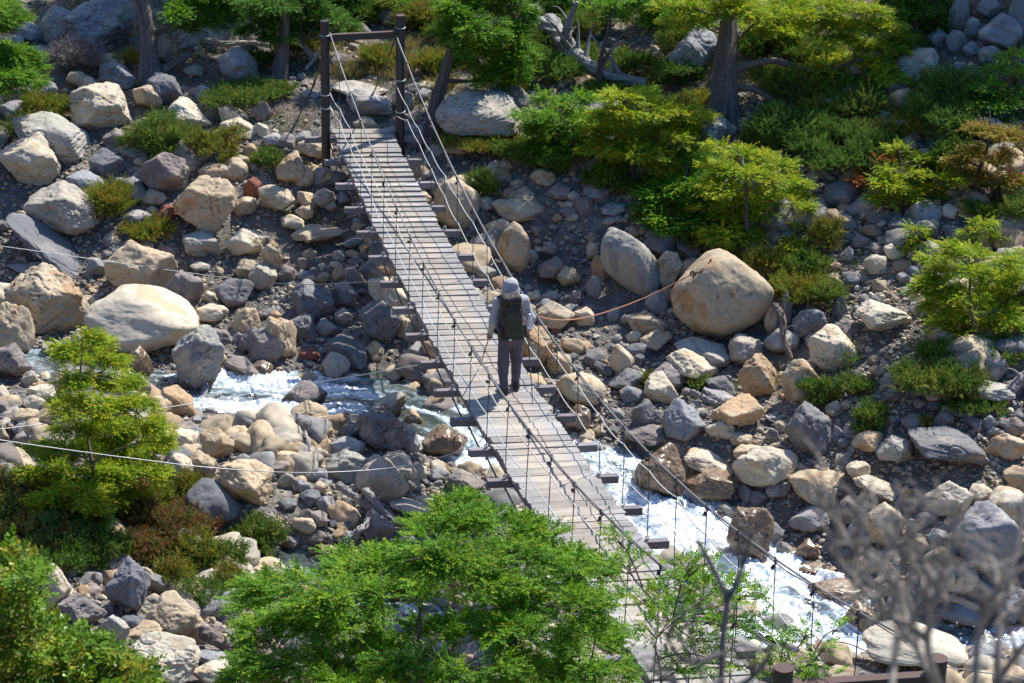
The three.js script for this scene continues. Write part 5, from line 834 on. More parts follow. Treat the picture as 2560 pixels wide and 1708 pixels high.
// ---------------------------------------------------------------- water: dark where it runs clear, white where air is beaten into it
const waterMat = new THREE.MeshPhysicalMaterial({ vertexColors: true, roughness: 0.2, ior: 1.33, clearcoat: 0.6, clearcoatRoughness: 0.05 });
function surfaceY(level, x, z, along, across, wild) {
  const ridge = 1 - 2 * Math.abs(noise(along * 1.3, across * 2.4, 8.8));
  return level + wild * (0.07 * ridge + 0.09 * fbm(x * 2.1, 5.5, z * 2.1, 3)) + 0.02 * noise(x * 8, 3.3, z * 8) + 0.011 * noise(x * 19, 3.9, z * 19);
}
channels.forEach((c, ci) => {
  const P = c.map((p) => V(p[0], p[2], p[1])), L = new THREE.CatmullRomCurve3(P).getLength();
  const step = 0.03, n = Math.floor(L / step), m = Math.round(c[4][3] * 2.4 / step), pos = [], idx = [], col = [];
  for (let i = 0; i <= n; i++) {
    const f = i / n * (c.length - 1), k = Math.min(c.length - 2, Math.floor(f)), u = f - k, A = c[k], B = c[k + 1];
    const at = A.map((v, q) => v + (B[q] - v) * u);
    const o = c[Math.max(0, k - 2)], e = c[Math.min(c.length - 1, k + 3)], tx = e[0] - o[0], tz = e[1] - o[1], tl = Math.hypot(tx, tz);
    for (let j = 0; j <= m; j++) {
      const s = (j / m * 2 - 1) * 1.15, x = at[0] - tz / tl * s * at[3], z = at[1] + tx / tl * s * at[3], along = i * step, across = s * at[3];
      // streaks drawn out along the flow, breaking into lace
      const bend = 0.35 * fbm(along * 0.7, across * 1.1, 9.1, 2), streak = fbm(along * 0.55 + ci * 9, (across + bend) * 4.2, 2.2, 4), lace = 1 - 3.4 * Math.abs(fbm(along * 2.4, (across + bend) * 6, 6.6 + ci, 3)), fine = noise(x * 16, 4.4, z * 16), grain = noise(x * 34, 2.5, z * 34);
      const air = clamp(at[4] * 1.05 - 0.52 + streak * 1.5 + lace * 0.26 + fine * 0.2 + grain * 0.13, 0, 1.1), w = smooth(0.0, 0.85, air), stones = smooth(0.0, 0.25, fbm(x * 2.4, 3.1, z * 2.4, 3));
      const clear = [0.05 + 0.05 * stones, 0.066 + 0.02 * stones, 0.062 - 0.01 * stones], white = [0.80, 0.84, 0.87];
      const aqua = smooth(0.05, 0.5, w) * (1 - smooth(0.4, 0.95, w)) * 0.12;
      col.push(clear[0] + (white[0] - clear[0]) * w - aqua, clear[1] + (white[1] - clear[1]) * w - aqua * 0.35, clear[2] + (white[2] - clear[2]) * w);
      pos.push(x, surfaceY(at[2], x, z, along, across, 0.25 + 0.85 * Math.min(1.1, at[4])) + w * (0.05 * fine + 0.03 * grain), z);
    }
  }
  for (let i = 0; i < n; i++) for (let j = 0; j < m; j++) {
    const a = i * (m + 1) + j, b = a + 1, d = a + m + 1, e = d + 1, over = (q) => pos[q * 3 + 1] - ground(pos[q * 3], pos[q * 3 + 2]);
    if (over(a) > 0.5 || over(e) < -0.3) continue;
    idx.push(a, b, d, b, e, d);
  }
  structure(numbered('stream_water'), geometryOf(pos, idx, col), waterMat);
});
// flying drops above the broken water
{
  const r = rng(77), spots = [];
  channels.forEach((c) => { for (const p of c) for (let k = 0; k < 22 * p[4] ** 3; k++) { if (Math.abs(p[0]) > 15) continue; const s = (r() * 2 - 1) * p[3] * 0.9, a = r() * 6.3; spots.push([p[0] + Math.cos(a) * s, p[2] + 0.05 + 0.28 * r() ** 3, p[1] + Math.sin(a) * s, 0.004 + 0.011 * r() ** 2]); } });
  const drops = new THREE.InstancedMesh(new THREE.IcosahedronGeometry(1, 1), std(0.85, 0.88, 0.9, 0.3), spots.length), M = new THREE.Matrix4();
  spots.forEach((s, i) => drops.setMatrixAt(i, M.makeScale(s[3], s[3] * 1.4, s[3]).setPosition(s[0], s[1], s[2])));
  drops.name = 'water_spray'; drops.userData.kind = 'stuff'; drops.castShadow = true; scene.add(drops);
}

// ---------------------------------------------------------------- boulders and stones
const icoCache = {};
function ico(detail) {
  if (!icoCache[detail]) { const g = new THREE.IcosahedronGeometry(1, detail); g.deleteAttribute('uv'); g.deleteAttribute('normal'); icoCache[detail] = mergeVertices(g, 1e-5); }
  return icoCache[detail];
}
const CUTS = { a: [13, 0.6, 30, 0.07], r: [13, 0.7, 17, 0.06], s: [12, 0.86, 7, 0.03], f: [12, 0.66, 18, 0.045] };
const STONE = { // base colour, stain, speckle
  D: [[0.235, 0.235, 0.238], [0.3, 0.29, 0.255], 0.35], G: [[0.25, 0.25, 0.255], [0.33, 0.31, 0.28], 0.25], K: [[0.36, 0.33, 0.275], [0.24, 0.225, 0.2], 0.25],
  T: [[0.43, 0.35, 0.24], [0.33, 0.215, 0.12], 0.22], L: [[0.51, 0.45, 0.345], [0.40, 0.32, 0.21], 0.2], S: [[0.15, 0.152, 0.16], [0.22, 0.212, 0.2], 0.3],
  B: [[0.20, 0.172, 0.165], [0.26, 0.22, 0.18], 0.3], R: [[0.21, 0.075, 0.045], [0.14, 0.05, 0.035], 0.2], O: [[0.42, 0.285, 0.165], [0.40, 0.32, 0.21], 0.2],
  W: [[0.2, 0.138, 0.088], [0.28, 0.215, 0.15], 0.3],
};
const rockDry = painted(0.88), rockWet = painted(0.36), rockDark = painted(0.8);
function rockGeometry(seed, detail, cut, code, size) {
  const r = rng(seed * 7 + 3), [count, inner, sharp, rough] = CUTS[cut], base = ico(detail).attributes.position, n = base.count, planes = [];
  for (let k = 0; k < count; k++) { // spread cutting planes over the sphere
    const z = 1 - 2 * (k + 0.5) / count, a = k * 2.39996 + r() * 1.1, q = Math.sqrt(1 - z * z), v = V(q * Math.cos(a) + (r() - 0.5) * 0.5, z + (r() - 0.5) * 0.4, q * Math.sin(a) + (r() - 0.5) * 0.5).normalize();
    planes.push([v.x, v.y, v.z, inner + (1 - inner) * r()]);
  }
  const pos = new Float32Array(n * 3), col = new Float32Array(n * 3), s0 = seed * 1.713 % 97, lo = [9, 9, 9], hi = [-9, -9, -9];
  const strata = cut === 'f' || r() < 0.25, sx = r() - 0.5, sz = r() - 0.5, f0 = Math.max(1, size / 0.35);
  for (let i = 0; i < n; i++) {
    const x = base.getX(i), y = base.getY(i), z = base.getZ(i);
    let sum = 0;
    for (const p of planes) { const d = x * p[0] + y * p[1] + z * p[2]; if (d > 0.02) sum += (d / p[3]) ** sharp; }
    let q = sum ** (-1 / sharp);
    q = Math.min(q, 1.25);
    q *= 1 + 0.16 * fbm(x * 1.1 + s0, y * 1.1, z * 1.1, 2);
    const X = x * q, Y = y * q, Z = z * q;
    let bump = rough * (fbm(X * 2.6 + s0, Y * 2.6, Z * 2.6, 4) * 1.6 - Math.abs(noise(X * 3.1, Y * 3.1 + s0, Z * 3.1)) * 0.9);
    if (detail > 7) bump += rough * 0.5 * noise(X * 11 * Math.sqrt(f0), Y * 11 * Math.sqrt(f0) + s0, Z * 11 * Math.sqrt(f0));
    if (strata) bump += 0.028 * noise(X * 1.2 + s0, (Y + sx * X + sz * Z) * 9, Z * 1.2);
    const crack = Math.abs(noise(X * 1.25 + s0 * 2, Y * 1.25, Z * 1.25 + 4)); if (cut !== 's') bump -= 0.06 * (1 - smooth(0, 0.05, crack)) + 0.03 * (1 - smooth(0, 0.035, Math.abs(noise(X * 2.6 + s0, Y * 2.6 + 7, Z * 2.6))));
    q += bump;
    pos[i * 3] = x * q; pos[i * 3 + 1] = y * q; pos[i * 3 + 2] = z * q;
    for (let c = 0; c < 3; c++) { lo[c] = Math.min(lo[c], pos[i * 3 + c]); hi[c] = Math.max(hi[c], pos[i * 3 + c]); }
  }
  const [main, stain, speck] = STONE[code], tone = 0.9 + 0.22 * r(), warm = (r() - 0.5) * 0.09, stainAt = 0.02 + 0.2 * r(), lichen = 0.16 + 0.2 * r();
  for (let i = 0; i < n; i++) {
    for (let c = 0; c < 3; c++) pos[i * 3 + c] = (pos[i * 3 + c] - (lo[c] + hi[c]) / 2) * 2 / (hi[c] - lo[c]);
    const x = pos[i * 3], y = pos[i * 3 + 1], z = pos[i * 3 + 2];
    const big = fbm(x * 1.3 + s0, y * 1.3 + 3, z * 1.3, 4), fine = noise(x * 8 * f0 ** 0.7 + s0, y * 8 * f0 ** 0.7, z * 8 * f0 ** 0.7), grain = noise(x * 19 * f0 ** 0.7, y * 19 * f0 ** 0.7 + s0, z * 19 * f0 ** 0.7);
    const band = 0.12 * noise(x * 0.8 + s0, (y * 0.8 + sx * 2 * x) * 4, z * 0.8 + s0);
    const m = smooth(stainAt, stainAt + 0.16, big), vein = strata ? 0.09 * noise(x * 2, (y + sx * x + sz * z) * 13 + s0, z * 2) : 0;
    const patch = smooth(0.02, 0.2, fbm(x * 1.7 + s0, y * 1.7 + 21, z * 1.7, 2)), crust = fbm(x * 7 * f0 ** 0.5 + s0, y * 7 * f0 ** 0.5 + 9, z * 7 * f0 ** 0.5, 3);
    const spots = 1 - clamp(speck * 2.6 * patch * smooth(lichen - 0.1, lichen + 0.02, crust) + speck * 1.2 * smooth(lichen + 0.02, lichen + 0.1, crust), 0, 0.7);
    const v = tone * (1 + 0.22 * fine + 0.18 * grain + vein + band + 0.3 * big) * spots;
    col[i * 3] = (main[0] + (stain[0] - main[0]) * m) * v * (1 + warm); col[i * 3 + 1] = (main[1] + (stain[1] - main[1]) * m) * v; col[i * 3 + 2] = (main[2] + (stain[2] - main[2]) * m) * v * (1 - warm);
  }
  const g = new THREE.BufferGeometry();
  g.setAttribute('position', new THREE.BufferAttribute(pos, 3)); g.setAttribute('color', new THREE.BufferAttribute(col, 3)); g.setIndex(ico(detail).index); g.computeVertexNormals();
  return g;
}
ROCKS.forEach(([x, y, z, a, b, c, tilt, code, cut, detail, label], i) => {
  const shared = label.startsWith('smaller'), small = detail <= 5;
  const shape = rockGeometry(i + 1, detail, cut, code, Math.max(a, b));
  if (wetAt(x, z) < 1.7) { // the stream keeps the foot of the stone wet and stained
    const level = water(x, z)[1], p = shape.attributes.position, k = shape.attributes.color;
    for (let q = 0; q < p.count; q++) if (y + p.getY(q) * b < level + 0.1 + 0.16 * noise(p.getX(q) * a * 4 + x, 3, p.getZ(q) * c * 4 + z)) k.setXYZ(q, k.getX(q) * 0.5, k.getY(q) * 0.43, k.getZ(q) * 0.36);
  }
  const m = new THREE.Mesh(shape, code === 'W' ? rockWet : code === 'D' ? rockDark : rockDry);
  m.name = numbered(small ? 'stone' : 'boulder'); m.position.set(x, y, z); m.rotation.z = -tilt * Math.PI / 180; m.scale.set(a, b, c); m.castShadow = m.receiveShadow = true;
  tag(m, label, small ? 'stone' : 'boulder', shared ? label.replace('smaller ', '') + 's'.slice(0, 0) : undefined);
  scene.add(m);
});
// cobbles and gravel, far too many to count
{
  const shapes = [];
  for (let k = 0; k < 6; k++) { const g = rockGeometry(900 + k, k < 3 ? 5 : 2, k % 3 === 1 ? 'r' : 'a', 'G', 0.1), c = g.attributes.color; for (let i = 0; i < c.count; i++) { const v = (c.getX(i) + c.getY(i) + c.getZ(i)) / 0.75; c.setXYZ(i, v, v, v); } shapes.push(g); }
  const tints = [[0.22, 0.215, 0.21], [0.17, 0.168, 0.168], [0.32, 0.29, 0.24], [0.40, 0.325, 0.22], [0.24, 0.20, 0.175], [0.42, 0.33, 0.215], [0.36, 0.25, 0.155], [0.47, 0.41, 0.31]];
  const r = rng(12), M = new THREE.Matrix4(), Q = new THREE.Quaternion(), E = new THREE.Euler(), C = new THREE.Color();
  const tiers = [['rubble', 2100, 0.08, 0.4, 0], ['cobbles', 4500, 0.05, 0.13, 0], ['gravel', 60000, 0.012, 0.05, 3]];
  for (const [name, count, s0, s1, shift] of tiers) for (let k = 0; k < 3; k++) {
    const list = [], big = ROCKS.filter((q) => q[3] > 0.24);
    for (let tries = 0; list.length < count / 3 && tries < count * 6; tries++) {
      const z = -26.5 - r() * 23.5, half = -z * 0.235 + 1.2, x = (r() * 2 - 1) * half;
      if (z > -30 && x > 2 && r() < 0.3) continue;
      const patch = fbm(x * 0.5, 4.1, z * 0.5, 3) + (z < -42 ? -0.3 : 0.06);
      if (r() > smooth(-0.3, 0.25, patch) * 0.9 + 0.1) continue;
      if (s0 > 0.06 && ((z < -42.5 && r() < 0.85) || (x > 4.4 && x < 6.6 && z > -38.5 && z < -32.5 && r() < 0.9) || (x > 0.2 && x < 2.6 && z > -40.6 && z < -38.6))) continue;
      const q = wetAt(x, z); if (q < 0.75 && r() < 0.85) continue;
      const s = s0 + (s1 - s0) * r() ** 2.2;
      if (s0 > 0.04 && big.some((q) => ((x - q[0]) / (q[3] * 1.1 + s)) ** 2 + ((z - q[2] - 0.15 * q[5]) / (q[5] * 1.3 + s)) ** 2 < 1)) continue;
      list.push([x, ground(x, z) + s * 0.25, z, s]);
    }
    const mesh = new THREE.InstancedMesh(shapes[k + shift], painted(0.9), list.length);
    list.forEach(([x, y, z, s], i) => {
      Q.setFromEuler(E.set((r() - 0.5) * 0.9, r() * 6.3, (r() - 0.5) * 0.9));
      mesh.setMatrixAt(i, M.compose(V(x, y, z), Q, V(s * (0.8 + 0.6 * r()), s * (0.5 + 0.4 * r()), s)));
      const t = tints[Math.floor(r() ** 1.3 * tints.length)], v = 0.8 + 0.45 * r(); mesh.setColorAt(i, C.setRGB(t[0] * v, t[1] * v, t[2] * v));
    });
    mesh.name = numbered(name); mesh.userData.kind = 'stuff'; mesh.castShadow = mesh.receiveShadow = true; scene.add(mesh);
  }
}

// ---------------------------------------------------------------- suspension footbridge
const PSI = THREE.MathUtils.degToRad(13.5836), BEAM = 1.10557, SPAN = 24.3, LEAN = -0.0447;
const deckY = (t) => -0.08047 * t + 0.0053029 * t * t;
const bridge = thing('suspension_bridge', 'narrow plank suspension footbridge hung on cables over the rocky stream', 'bridge', [-2.8177, 2.5835, -41.2522], PSI);
const steel = std(0.30, 0.31, 0.33, 0.45, { metalness: 0.6 }), darkSteel = std(0.022, 0.024, 0.03, 0.5), rope = std(0.52, 0.51, 0.48, 0.85), wire = std(0.05, 0.05, 0.058, 0.6), rustTop = std(0.085, 0.05, 0.045, 0.8), galvanised = std(0.5, 0.52, 0.54, 0.4, { metalness: 0.5 });
const frameWood = painted(0.85), plankWood = painted(0.82);
function woodBlock(w, h, d, seed, tones, { nx = 16, nz = 5, ends = 0 } = {}) { // long side along x
  const g = new THREE.BoxGeometry(w, h, d, nx, 1, nz), p = g.attributes.position, col = [], r = rng(seed), s = r() * 50, tone = 0.78 + 0.42 * r();
  for (let i = 0; i < p.count; i++) {
    let x = p.getX(i), y = p.getY(i), z = p.getZ(i);
    const grain = 0.30 * noise(x * 1.6 + s, y * 9, z * 55) + 0.22 * noise(x * 5 + s, y * 9, z * 22), worn = smooth(ends, ends * 0.45, Math.abs(x) / w * 2 + 0.25 * noise(x * 3, s, z * 9)) * (ends ? 1 : 0);
    for (let c = 0; c < 3; c++) col.push((tones[0][c] + (tones[1][c] - tones[0][c]) * worn) * tone * (1 + grain));
    if (Math.abs(Math.abs(x) - w / 2) < 1e-4) x += 0.012 * noise(z * 20, s, 1) * 2;
    if (Math.abs(Math.abs(z) - d / 2) < 1e-4) z += 0.004 * noise(x * 4 + s, 3, z);
    p.setXYZ(i, x, y + 0.004 * noise(x * 2 + s, 1, 5), z);
  }
  g.setAttribute('color', new THREE.Float32BufferAttribute(col, 3)); g.computeVertexNormals(); return g;
}
const PLANK = 0.2327;
const plankShapes = Array.from({ length: 16 }, (_, k) => woodBlock(1.10 + 0.04 * (rng(k + 60)() - 0.5), 0.045, 0.19, k + 40, [[0.285, 0.275, 0.27], [0.345, 0.305, 0.255]], { nx: 30, nz: 6, ends: 0.78 }));
{
  const r = rng(8), nails = [], dot = new THREE.CylinderGeometry(0.008, 0.008, 0.004, 6);
  for (let k = 0, t = -0.12; t < SPAN + 0.1; k++, t += PLANK) {
    const m = part('plank', plankShapes[Math.floor(r() * 16)], plankWood, bridge), slope = Math.atan(-0.08047 + 2 * 0.0053029 * t);
    m.position.set((r() - 0.5) * 0.035, deckY(t) + 0.04 + (r() - 0.5) * 0.008, t + (r() - 0.5) * 0.016);
    m.rotation.set(-slope + (r() - 0.5) * 0.02, (r() - 0.5) * 0.016, LEAN + (r() - 0.5) * 0.012);
    if (r() < 0.5) m.rotation.y += Math.PI, m.rotation.x *= -1, m.rotation.z *= -1;
    for (const sx of [-0.5, -0.47, 0.47, 0.5]) if (r() < 0.8) { const x = sx + (r() - 0.5) * 0.02, z = t + (r() - 0.5) * 0.1; nails.push(dot.clone().translate(x, deckY(z) + 0.0615 + LEAN * x, z)); }
  }
  const n = part('nail_heads', mergeGeometries(nails), darkSteel, bridge); n.userData.kind = 'stuff';
}
const beamShapes = Array.from({ length: 5 }, (_, k) => woodBlock(1.75, 0.10, 0.095, k + 140, [[0.20, 0.185, 0.20], [0.2, 0.18, 0.17]], { nx: 20, nz: 3 }));
const stringerShapes = Array.from({ length: 4 }, (_, k) => woodBlock(BEAM - 0.11, 0.115, 0.05, k + 190, [[0.17, 0.155, 0.165], [0.2, 0.18, 0.17]], { nx: 12, nz: 2 }));
const hangTop = (t) => 1.05 + 0.9 * ((t - SPAN / 2) / (SPAN / 2)) ** 2;
const spot = (t, s, up) => V(s, deckY(t) + up + LEAN * s, t);
{
  const r = rng(21), low = { '-1': [], 1: [] }, high = { '-1': [], 1: [] };
  for (let i = 0; i <= 22; i++) {
    const t = i * BEAM, m = part('crossbeam', beamShapes[i % 5], frameWood, bridge);
    m.position.set((r() - 0.5) * 0.03, deckY(t) - 0.05, t); m.rotation.set(0, (r() - 0.5) * 0.02, LEAN + (r() - 0.5) * 0.01);
    if (i === 0) m.scale.x = 1.22;
    if (i < 22) for (const s of [-0.5, 0.5]) { const q = part('stringer', stringerShapes[i % 4], frameWood, bridge), u = t + BEAM / 2; q.position.copy(spot(u, s, -0.039)); q.rotation.order = 'YXZ'; q.rotation.set(0, -Math.PI / 2, Math.atan(deckY(t + BEAM) - deckY(t)) / BEAM); }
    for (const s of [-1, 1]) {
      const hc = hangTop(t), lo = hc * 0.43 + (r() - 0.5) * 0.1, up = Math.min(hc * 0.8, 0.98) + (r() - 0.5) * 0.07;
      low[s].push(spot(t, s * 0.615, i === 0 ? (s < 0 ? 0.59 : 0.4) : i === 22 ? 0.5 : lo)); high[s].push(spot(t, s * 0.61, i === 0 ? (s < 0 ? 0.84 : 1.0) : i === 22 ? 0.9 : up));
      if (i > 0 && i < 22) {
        const a = spot(t, s * 0.625, 0.0), b = spot(t + (r() - 0.5) * 0.05, s * 0.6, hc), mid = a.clone().lerp(b, 0.5).add(V((r() - 0.5) * 0.02, 0, (r() - 0.5) * 0.02));
        const h = part('hanger', tube([a, mid, b], () => 0.0062, { segments: 10, sides: 6 }), wire, bridge);
        const loop = part('hanger_loop', new THREE.TorusGeometry(0.035, 0.008, 6, 14), wire, h); loop.position.copy(b).add(V(0, -0.02, 0)); loop.rotation.set(0.2, 1.2 + r(), 0);
        const clamp = part('clamp', new THREE.BoxGeometry(0.055, 0.03, 0.03), wire, h); clamp.position.copy(b).add(V(-0.02, -0.09, 0)); clamp.rotation.set(r(), r() * 3, r());
        const bolt = part('eye_bolt', mergeGeometries([new THREE.TorusGeometry(0.026, 0.008, 6, 12).translate(0, 0.03, 0), new THREE.CylinderGeometry(0.02, 0.02, 0.02, 8), new THREE.CylinderGeometry(0.008, 0.008, 0.2, 6).translate(0, -0.09, 0)]), galvanised, h); bolt.position.copy(a).add(V(0, 0.01, 0));
        for (const [q, w] of [[lo, 0.014], [up, 0.014]]) { const k = part('rope_knot', new THREE.IcosahedronGeometry(w, 1), rope, h); k.position.copy(spot(t, s * 0.613, q)); }
      }
    }
  }
  const sagged = (list, sag) => { const out = []; for (let i = 0; i + 1 < list.length; i++) for (let k = 0; k < 5; k++) { const p = list[i].clone().lerp(list[i + 1], k / 5), u = k / 5; p.y -= sag[i] * 4 * u * (1 - u); out.push(p); } out.push(list[list.length - 1]); return out; };
  const polyline = (list, rad, sides = 6) => { // keeps the kinks at the knots
    const pos = [], idx = [];
    list.forEach((p, i) => { for (let k = 0; k < sides; k++) { const a = k / sides * 6.2832; pos.push(p.x + rad * Math.cos(a), p.y + rad * Math.sin(a), p.z); if (i + 1 < list.length) { const c = i * sides + k, d = i * sides + (k + 1) % sides; idx.push(c, d, c + sides, d, d + sides, c + sides); } } });
    return geometryOf(pos, idx);
  };
  for (const s of [-1, 1]) {
    const top = []; for (let k = 0; k <= 60; k++) { const t = k / 60 * SPAN; top.push(spot(t, s * 0.6, hangTop(t))); }
    part('main_cable', tube(top, () => 0.0105, { segments: 120, sides: 8 }), steel, bridge);
    const second = top.map((p, k) => p.clone().add(V(s * -0.006, -0.03 - 0.012 * Math.sin(k * 1.7), 0)));
    part('main_cable', tube(second, () => 0.006, { segments: 120, sides: 6 }), wire, bridge);
    part('hand_rope', polyline(sagged(high[s], high[s].map(() => 0.01 + 0.05 * r())), 0.0076), rope, bridge);
    part('hand_rope', polyline(sagged(low[s], low[s].map(() => 0.01 + 0.06 * r())), 0.0076), rope, bridge);
    const under = []; for (let k = 0; k <= 44; k++) { const t = k / 44 * SPAN; under.push(spot(t, s * 0.62, -0.125 - 0.05 * Math.abs(Math.sin(t / BEAM * Math.PI)))); }
    part('under_cable', tube(under, () => 0.012, { segments: 88, sides: 6 }), wire, bridge);
  }
}
// portals: two steel posts, a crossbar, rope lashings and back stays
for (const [t, up, back, far] of [[0, 2.2, -2.5, true], [24.75, 2.0, 2.4, false]]) {
  const y0 = deckY(Math.min(t, SPAN)), frame = part('portal_frame', new THREE.BoxGeometry(1.215, 0.115, 0.10), darkSteel, bridge, [0, y0 + up - (far ? 0.3 : 0.2), t]);
  frame.rotation.z = far ? -LEAN * 0.2 : LEAN;
  part('rusty_face', new THREE.BoxGeometry(1.2, 0.004, 0.098), rustTop, frame, [0, 0.0595, 0]);
  for (const s of [-1, 1]) {
    const post = part('post', new THREE.CylinderGeometry(0.083, 0.083, up + 1.0, 28), darkSteel, bridge, [s * 0.69, y0 + up / 2 - 0.5 + (far && s > 0 ? 0.05 : 0) + (far ? 0 : LEAN * s * 0.69), t]);
    part('post_cap', new THREE.CylinderGeometry(0.0835, 0.0835, 0.012, 28), s > 0 || !far ? rustTop : darkSteel, post, [0, (up + 1.0) / 2 + 0.004, 0]);
    if (far) for (const h of s < 0 ? [0.59, 0.84, 1.95] : [0.4, 1.0, 1.98]) { const l = part('lashing', new THREE.TorusGeometry(0.088, 0.011, 6, 24), h > 1.5 ? steel : rope, post, [0, h - up / 2 + 0.5, 0]); l.rotation.set(Math.PI / 2 + 0.06, 0, 0); }
    const a = V(s * 0.63, y0 + up - 0.27, t), foot = V(s * 0.63, 0, t + back), wp = bridge.localToWorld(foot.clone()); 
    foot.y = ground(wp.x, wp.z) - 2.5835 - 0.1;
    const stay = part('back_stay', tube([a, a.clone().lerp(foot, 0.5).add(V(0, -0.06, 0)), foot], () => 0.014, { segments: 16, sides: 6 }), wire, bridge);
    const turn = part('turnbuckle', new THREE.CylinderGeometry(0.026, 0.026, 0.34, 8), wire, stay); turn.position.copy(a.clone().lerp(foot, 0.72).add(V(0, -0.045, 0))); turn.quaternion.setFromUnitVectors(V(0, 1, 0), foot.clone().sub(a).normalize());
    const footing = part('footing', rockGeometry(700 + s, 5, 'a', 'G', 0.3), rockDry, stay); footing.position.copy(foot); footing.scale.set(0.22, 0.16, 0.22);
  }
}
bridge.updateMatrixWorld(true);
// side cables that steady the deck, tied to its beam ends
for (const [key, material, r, label] of [['upper', steel, 0.0062], ['middle', steel, 0.0058], ['lower', steel, 0.007], ['near', steel, 0.007], ['rope', std(0.50, 0.22, 0.12, 0.8), 0.0105]]) {
  const list = SIDE_CABLES[key].map((p) => bridge.worldToLocal(V(...p)));
  part(key === 'rope' ? 'guy_rope' : 'guy_cable', tube(list, () => r, { segments: 70, sides: 6 }), material, bridge);
}
{
  const pin = thing('eyebolt', 'small iron eyebolt and chain set in the giant round boulder', 'eyebolt', SIDE_CABLES.rope[4]);
  part('ring', new THREE.TorusGeometry(0.04, 0.012, 6, 14), darkSteel, pin);
  part('chain', tube([V(0, 0, 0), V(0.12, 0.04, 0.02), V(0.30, 0.17, -0.12)], (t) => 0.012 + 0.006 * Math.abs(Math.sin(t * 20)), { segments: 40, sides: 6 }), std(0.13, 0.06, 0.045, 0.8), pin);
  part('anchor', new THREE.CylinderGeometry(0.02, 0.02, 0.12, 8), std(0.16, 0.06, 0.05, 0.8), pin, [0.30, 0.15, -0.14]);
  part('wire_end', tube([V(0.02, 0, 0), V(0.015, -0.1, 0.06), V(0.04, -0.2, 0.1)], () => 0.008, { segments: 10, sides: 5 }), wire, pin);
}

// ---------------------------------------------------------------- the hiker
// Surface of a signed distance field by surface nets, on a grid of the given cell.
function meshField(field, lo, hi, cell) {
  const n = [0, 1, 2].map((k) => Math.ceil((hi[k] - lo[k]) / cell) + 1), S = n[0] * n[1], F = new Float32Array(S * n[2]);
  for (let k = 0; k < n[2]; k++) for (let j = 0; j < n[1]; j++) for (let i = 0; i < n[0]; i++) F[k * S + j * n[0] + i] = field(lo[0] + i * cell, lo[1] + j * cell, lo[2] + k * cell);
  const id = new Int32Array(F.length).fill(-1), pos = [], idx = [];
  for (let k = 0; k < n[2] - 1; k++) for (let j = 0; j < n[1] - 1; j++) for (let i = 0; i < n[0] - 1; i++) {
    const c = k * S + j * n[0] + i; let x = 0, y = 0, z = 0, m = 0;
    const corner = (a, b, d) => F[c + d * S + b * n[0] + a];
    for (let a = 0; a < 2; a++) for (let b = 0; b < 2; b++) {
      let u = corner(0, a, b), v = corner(1, a, b); if (u < 0 !== v < 0) { x += u / (u - v); y += a; z += b; m++; }
      u = corner(a, 0, b); v = corner(a, 1, b); if (u < 0 !== v < 0) { x += a; y += u / (u - v); z += b; m++; }
      u = corner(a, b, 0); v = corner(a, b, 1); if (u < 0 !== v < 0) { x += a; y += b; z += u / (u - v); m++; }
    }
    if (m) { id[c] = pos.length / 3; pos.push(lo[0] + (i + x / m) * cell, lo[1] + (j + y / m) * cell, lo[2] + (k + z / m) * cell); }
  }
  const quad = (a, b, c, d, flip) => { if (a < 0 || b < 0 || c < 0 || d < 0) return; flip ? idx.push(a, c, b, a, d, c) : idx.push(a, b, c, a, c, d); };
  for (let k = 1; k < n[2] - 1; k++) for (let j = 1; j < n[1] - 1; j++) for (let i = 1; i < n[0] - 1; i++) {
    const c = k * S + j * n[0] + i, f = F[c] < 0;
    if (f !== F[c + 1] < 0) quad(id[c], id[c - n[0]], id[c - n[0] - S], id[c - S], f === false);
    if (f !== F[c + n[0]] < 0) quad(id[c], id[c - S], id[c - S - 1], id[c - 1], f === false);
    if (f !== F[c + S] < 0) quad(id[c], id[c - 1], id[c - 1 - n[0]], id[c - n[0]], f === false);
  }
  return geometryOf(pos, idx);
}
function bone(a, b, ra, rb, sx = 1, sz = 1) { // tapered capsule; sx, sz flatten it
  const d = [b[0] - a[0], b[1] - a[1], b[2] - a[2]], l = d[0] ** 2 + d[1] ** 2 + d[2] ** 2;
  return (x, y, z) => { const u = clamp(((x - a[0]) * d[0] + (y - a[1]) * d[1] + (z - a[2]) * d[2]) / l); return Math.hypot((x - a[0] - d[0] * u) / sx, y - a[1] - d[1] * u, (z - a[2] - d[2] * u) / sz) - (ra + (rb - ra) * u); };
}
const blend = (k, ...fs) => (x, y, z) => { let s = 0; for (const f of fs) s += Math.exp(-f(x, y, z) / k); return -k * Math.log(s); };
const J = { // local axes: x across, y up, -z the way the hiker faces
  hip: 0.93, kneeL: [-0.105, 0.50, 0.03], kneeR: [0.125, 0.50, -0.055], ankleL: [-0.10, 0.09, 0.075], ankleR: [0.13, 0.09, -0.09],
  shL: [-0.195, 1.435, 0.0], shR: [0.195, 1.435, 0.0], elL: [-0.265, 1.17, 0.05], elR: [0.3, 1.165, 0.04], wrL: [-0.275, 0.93, -0.075], wrR: [0.305, 0.925, -0.07],
};
const FEET = [11.36, 0.125];
const hiker = new THREE.Group();
{
  const w = bridge.localToWorld(spot(FEET[0], FEET[1], 0.061));
  hiker.position.copy(w); hiker.rotation.y = PSI + 0.06; hiker.scale.setScalar(0.95); hiker.updateMatrixWorld(true);
}
const own = (o) => { o.position.copy(hiker.position); o.rotation.copy(hiker.rotation); o.scale.copy(hiker.scale); return o; };
